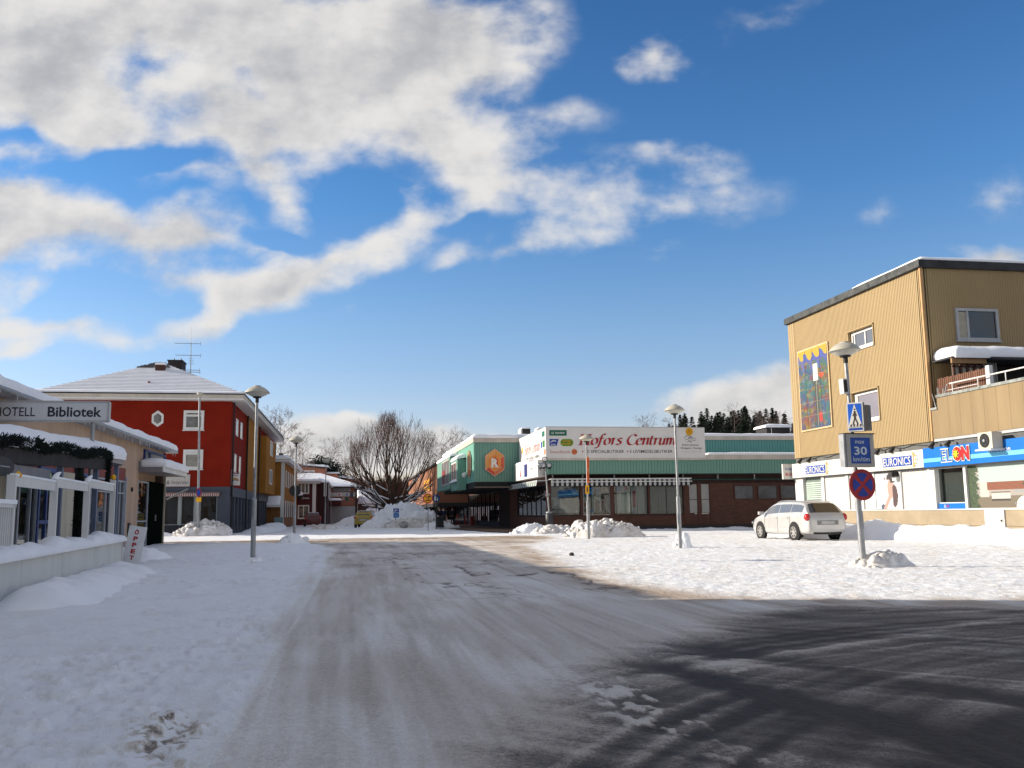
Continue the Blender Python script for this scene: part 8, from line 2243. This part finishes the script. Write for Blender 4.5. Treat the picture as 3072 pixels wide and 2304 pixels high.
def person(label, x, y, rz, h=1.74, coat=None, pose=0, hat=False):
    t = thing('person', label, 'person', (x, y, .06), 'people in the arcade', rz, local=True); k = h / 1.75
    st = .12 if pose else .05
    V = [(0, 0, .95), (0, 0, 1.15), (0, 0, 1.38), (0, 0, 1.47), (0, -.01, 1.56), (0, -.01, 1.66), (-.09, 0, .90), (-.10, -st, .50), (-.10, -st * .3, .10), (-.10, -st * .3 - .12, .05), (.09, 0, .90), (.10, st, .50), (.10, st * 1.4, .12), (.10, st * 1.4 - .12, .05),
         (-.19, 0, 1.38), (-.25, .02, 1.12), (-.24, -.08, .88), (-.24, -.12, .79), (.19, 0, 1.38), (.25, .02, 1.12), (.24, -.08, .88), (.24, -.12, .79)]
    E = [(0, 1), (1, 2), (2, 3), (3, 4), (4, 5), (0, 6), (6, 7), (7, 8), (8, 9), (0, 10), (10, 11), (11, 12), (12, 13), (2, 14), (14, 15), (15, 16), (16, 17), (2, 18), (18, 19), (19, 20), (20, 21)]
    Rr = [.14, .13, .14, .055, .085, .085, .085, .06, .042, .04, .085, .06, .042, .04, .06, .045, .035, .035, .06, .045, .035, .035]
    S_ = lambda vs: [tuple(c * k for c in v) for v in vs]
    skin('body', S_(V), E, [r * k for r in Rr], SKIN, t)
    skin('jacket', S_([(0, 0, .86), (0, 0, 1.12), (0, 0, 1.37), (0, 0, 1.44), (-.19, 0, 1.38), (-.25, .02, 1.12), (-.24, -.08, .90), (.19, 0, 1.38), (.25, .02, 1.12), (.24, -.08, .90)]), [(0, 1), (1, 2), (2, 3), (2, 4), (4, 5), (5, 6), (2, 7), (7, 8), (8, 9)], [v * k for v in (.20, .19, .19, .09, .09, .075, .06, .09, .075, .06)], coat or CLOTH, t)
    skin('trousers', S_([(0, 0, .88), (-.09, 0, .80), (-.10, -st, .50), (-.10, -st * .3, .10), (.09, 0, .80), (.10, st, .50), (.10, st * 1.4, .12)]), [(0, 1), (1, 2), (2, 3), (0, 4), (4, 5), (5, 6)], [v * k for v in (.16, .11, .085, .065, .11, .085, .065)], CLOTH, t)
    MB().lathe((0, .015 * k, 1.68 * k), [(.001, .09), (.06, .075), (.09, .03), (.095, -.03), (.08, -.07), (.001, -.07)], 14).build('hat' if hat else 'hair', BLACK if hat else HAIR, t)
    nz = MB(); nz.lathe((0, -.092 * k, 1.60 * k), [(.001, .02), (.012, -.0), (.014, -.015), (.001, -.02)], 8); nz.build('nose', SKIN, t)
    for sx in (-1, 1):
        MB().lathe((sx * .032, -.082 * k, 1.625 * k), [(.001, .008), (.009, 0), (.001, -.008)], 8).build('eye', BLACK, t)
        MB().box(sx * .10 - .045, sx * .10 + .045, (-st * .3 if sx < 0 else st * 1.4) - .20, (-st * .3 if sx < 0 else st * 1.4) + .06, .0, .09).build('shoe', BLACK, t)
    return t


for (px, py, Y, rz, lb, cm, ps, ht) in ((1319, 1566, 92, .3, 'person in a black coat standing leftmost under the arcade by the walkway sign', CLOTH, 0, True), (1331, 1566, 92, 2.9, 'stooping person in a dark blue jacket next to the leftmost figure', CLOTHB, 1, False), (1357, 1565, 88, 3.1, 'person in black walking alone in the middle of the arcade', CLOTH, 1, True)):
    X, _ = ay(px, py, Y); person(lb, X, Y, rz, 1.72, cm, ps, ht)

# ================================================================== SNOW HEAPS, BANKS AND LITTER
c = ag(1802, 1613); snow_pile('large rugged heap of ploughed snow on the square before the shopping centre', c.x + .12, c.y - .1, 1.85, 1.1, .74, 3, 0, .95, SNOWD, 60, n=120, sharp=.62)
snow_pile('rough snow mound round the foot of the near right lamp with road signs', SP.x + .34, SP.y - .05, .66, .42, .30, 9, -.1, .95, SNOWD, 14, n=90, sharp=.9, group='snow mounds at lamp feet')
c = ag(2048, 1650); snow_pile('pointed snow mound at the foot of the lamp on the sunny square', 10.15, 27.38, .30, .28, .55, 12, 0, .5, SNOW, 5, n=64, sharp=1.3, group='snow mounds at lamp feet')
c = ag(882, 1634); snow_pile('small snow mound at the foot of the lamp before the yellow house', c.x, c.y, .75, .5, .42, 14, 0, .5, SNOW, 10, n=48, sharp=1.4, group='snow mounds at lamp feet')
c = ag(758, 1690); snow_pile('low shaded snow mound at the foot of the near left lamp', c.x, c.y, .34, .30, .16, 15, 0, .4, SNOW, 5, n=40, group='snow mounds at lamp feet')
snow_pile('dirty snow heap pushed against the corner of the red block', -8.75, 58.9, 1.75, 1.0, .95, 17, .1, .6, SNOWD, 24, n=80, sharp=.8)
snow_pile('low strip of shovelled snow beside the dirty heap', -11.6, 59.0, 1.2, .5, .25, 18, 0, .5, SNOW, 8, n=40)
c = ag(1185, 1580); snow_pile('big pale snow heap under the spreading tree', 5.05, 88.5, 4.2, 3.0, 2.15, 21, 0, .18, SNOW, 10, n=90, sharp=1.0)
snow_pile('lumpy dirty snow ridge in front of the heap under the tree', 5.3, 79.0, 2.9, 1.0, .75, 22, 0, .8, SNOWD, 50, n=90, sharp=.7)
snow_pile('snow bank with a bright edge hiding the nose of the yellow car', 2.55, 80.5, 1.7, .9, .95, 24, .2, .4, SNOW, 14, n=64, sharp=.8)
snow_pile('rounded snow heap at the foot of the walkway sign', 6.8, 71.5, 1.6, 1.0, .55, 25, 0, .5, SNOW, 14, n=60)
snow_pile('low snow mound against the arcade corner', 10.0, 50.9, 1.3, .7, .50, 26, .1, .5, SNOW, 12, n=60)
snow_pile('snow mound by the bin and the leaning globe lamp', 11.2, 49.8, 1.5, .7, .45, 27, 0, .8, SNOWD, 24, n=60)
snow_pile('small grey snow mound at the foot of the thin lamp by the dark red shop', ay(975, 1580, 78)[0], 78, 1.2, .6, .4, 28, 0, .6, SNOWD, 10, n=40)
snow_pile('smooth snow drift by the end of the terrace wall', -5.9, 26.3, 1.1, 1.4, .38, 29, 0, .2, SNOW, 3, n=48)
snow_pile('long snow slope lit at its crest beyond the yellow car', 3.2, 101, 5.0, 2.4, 1.3, 31, .1, .2, SNOW, 6, n=60)
snow_pile('white snow bank behind the tree towards the arcade', 8.0, 124, 9.0, 7, 2.4, 33, 0, .2, SNOW, 0, n=60)
snow_bank('shovelled snow bank along the foot of the tan building', [(19.2, 40.5, .35), (19.3, 37.5, .5), (18.4, 35.6, .95), (19.4, 33.2, 1.1), (19.8, 31, .8), (20.0, 29.0, .85), (19.9, 26.5, .7), (20.0, 23, .8), (20, 19, .8)], 1.15, .62, 5)
snow_bank('ragged line of snow along the brick base of the shopping centre', [(12.2, 53.2, .5), (17, 53.25, .4), (20, 53.1, .55), (24, 53.2, .5), (29, 53.1, .6)], .6, .27, 8)
A_ = TA; snow_bank('soft snow bank lying along the foot of the white terrace wall', [(A_.x + .42, A_.y - 1.6, .3), (A_.x + .45, A_.y - 2.4, .8), (A_.x + TD.x * 3 + .5, A_.y + TD.y * 3, .7), (A_.x + TD.x * 5 + .45, A_.y + TD.y * 5, .75), (A_.x + TD.x * 8 + .5, A_.y + TD.y * 8, .8), (A_.x + TD.x * 11 + .5, A_.y + TD.y * 11, .8)], .75, .30, 11)
snow_bank('thin ridge of snow before the side of the red block', [(-6.6, 64, .6), (-6.2, 70, .9), (-6.4, 80, 1), (-6.6, 90, 1)], .9, .45, 14)
d_ = ag(1715, 1671); lp = MB().lathe((d_.x, d_.y, .06), [(.001, -.08), (.05, -.06), (.07, .0), (.05, .05), (.001, .06)], 9); o_ = lp.build('ice_lump', mat('dirty_ice', (.07, .055, .05), .8, .4), loc=(d_.x, d_.y, 0)); tag(o_, 'dark lump of frozen dirt lying alone on the white square by the road', 'ice lump')
d_ = ag(1197, 1588); lp = MB().lathe((4.35, 76.6, .3), [(.001, -.3), (.3, -.25), (.4, .0), (.3, .22), (.001, .3)], 10); o_ = lp.build('boulder', mat('dirty_boulder', (.16, .13, .12), .9, .5, 4, dirt=(.6, .6, .6)), loc=(4.35, 76.6, 0)); tag(o_, 'round dark stone half clad in snow at the left end of the dirty ridge', 'stone')
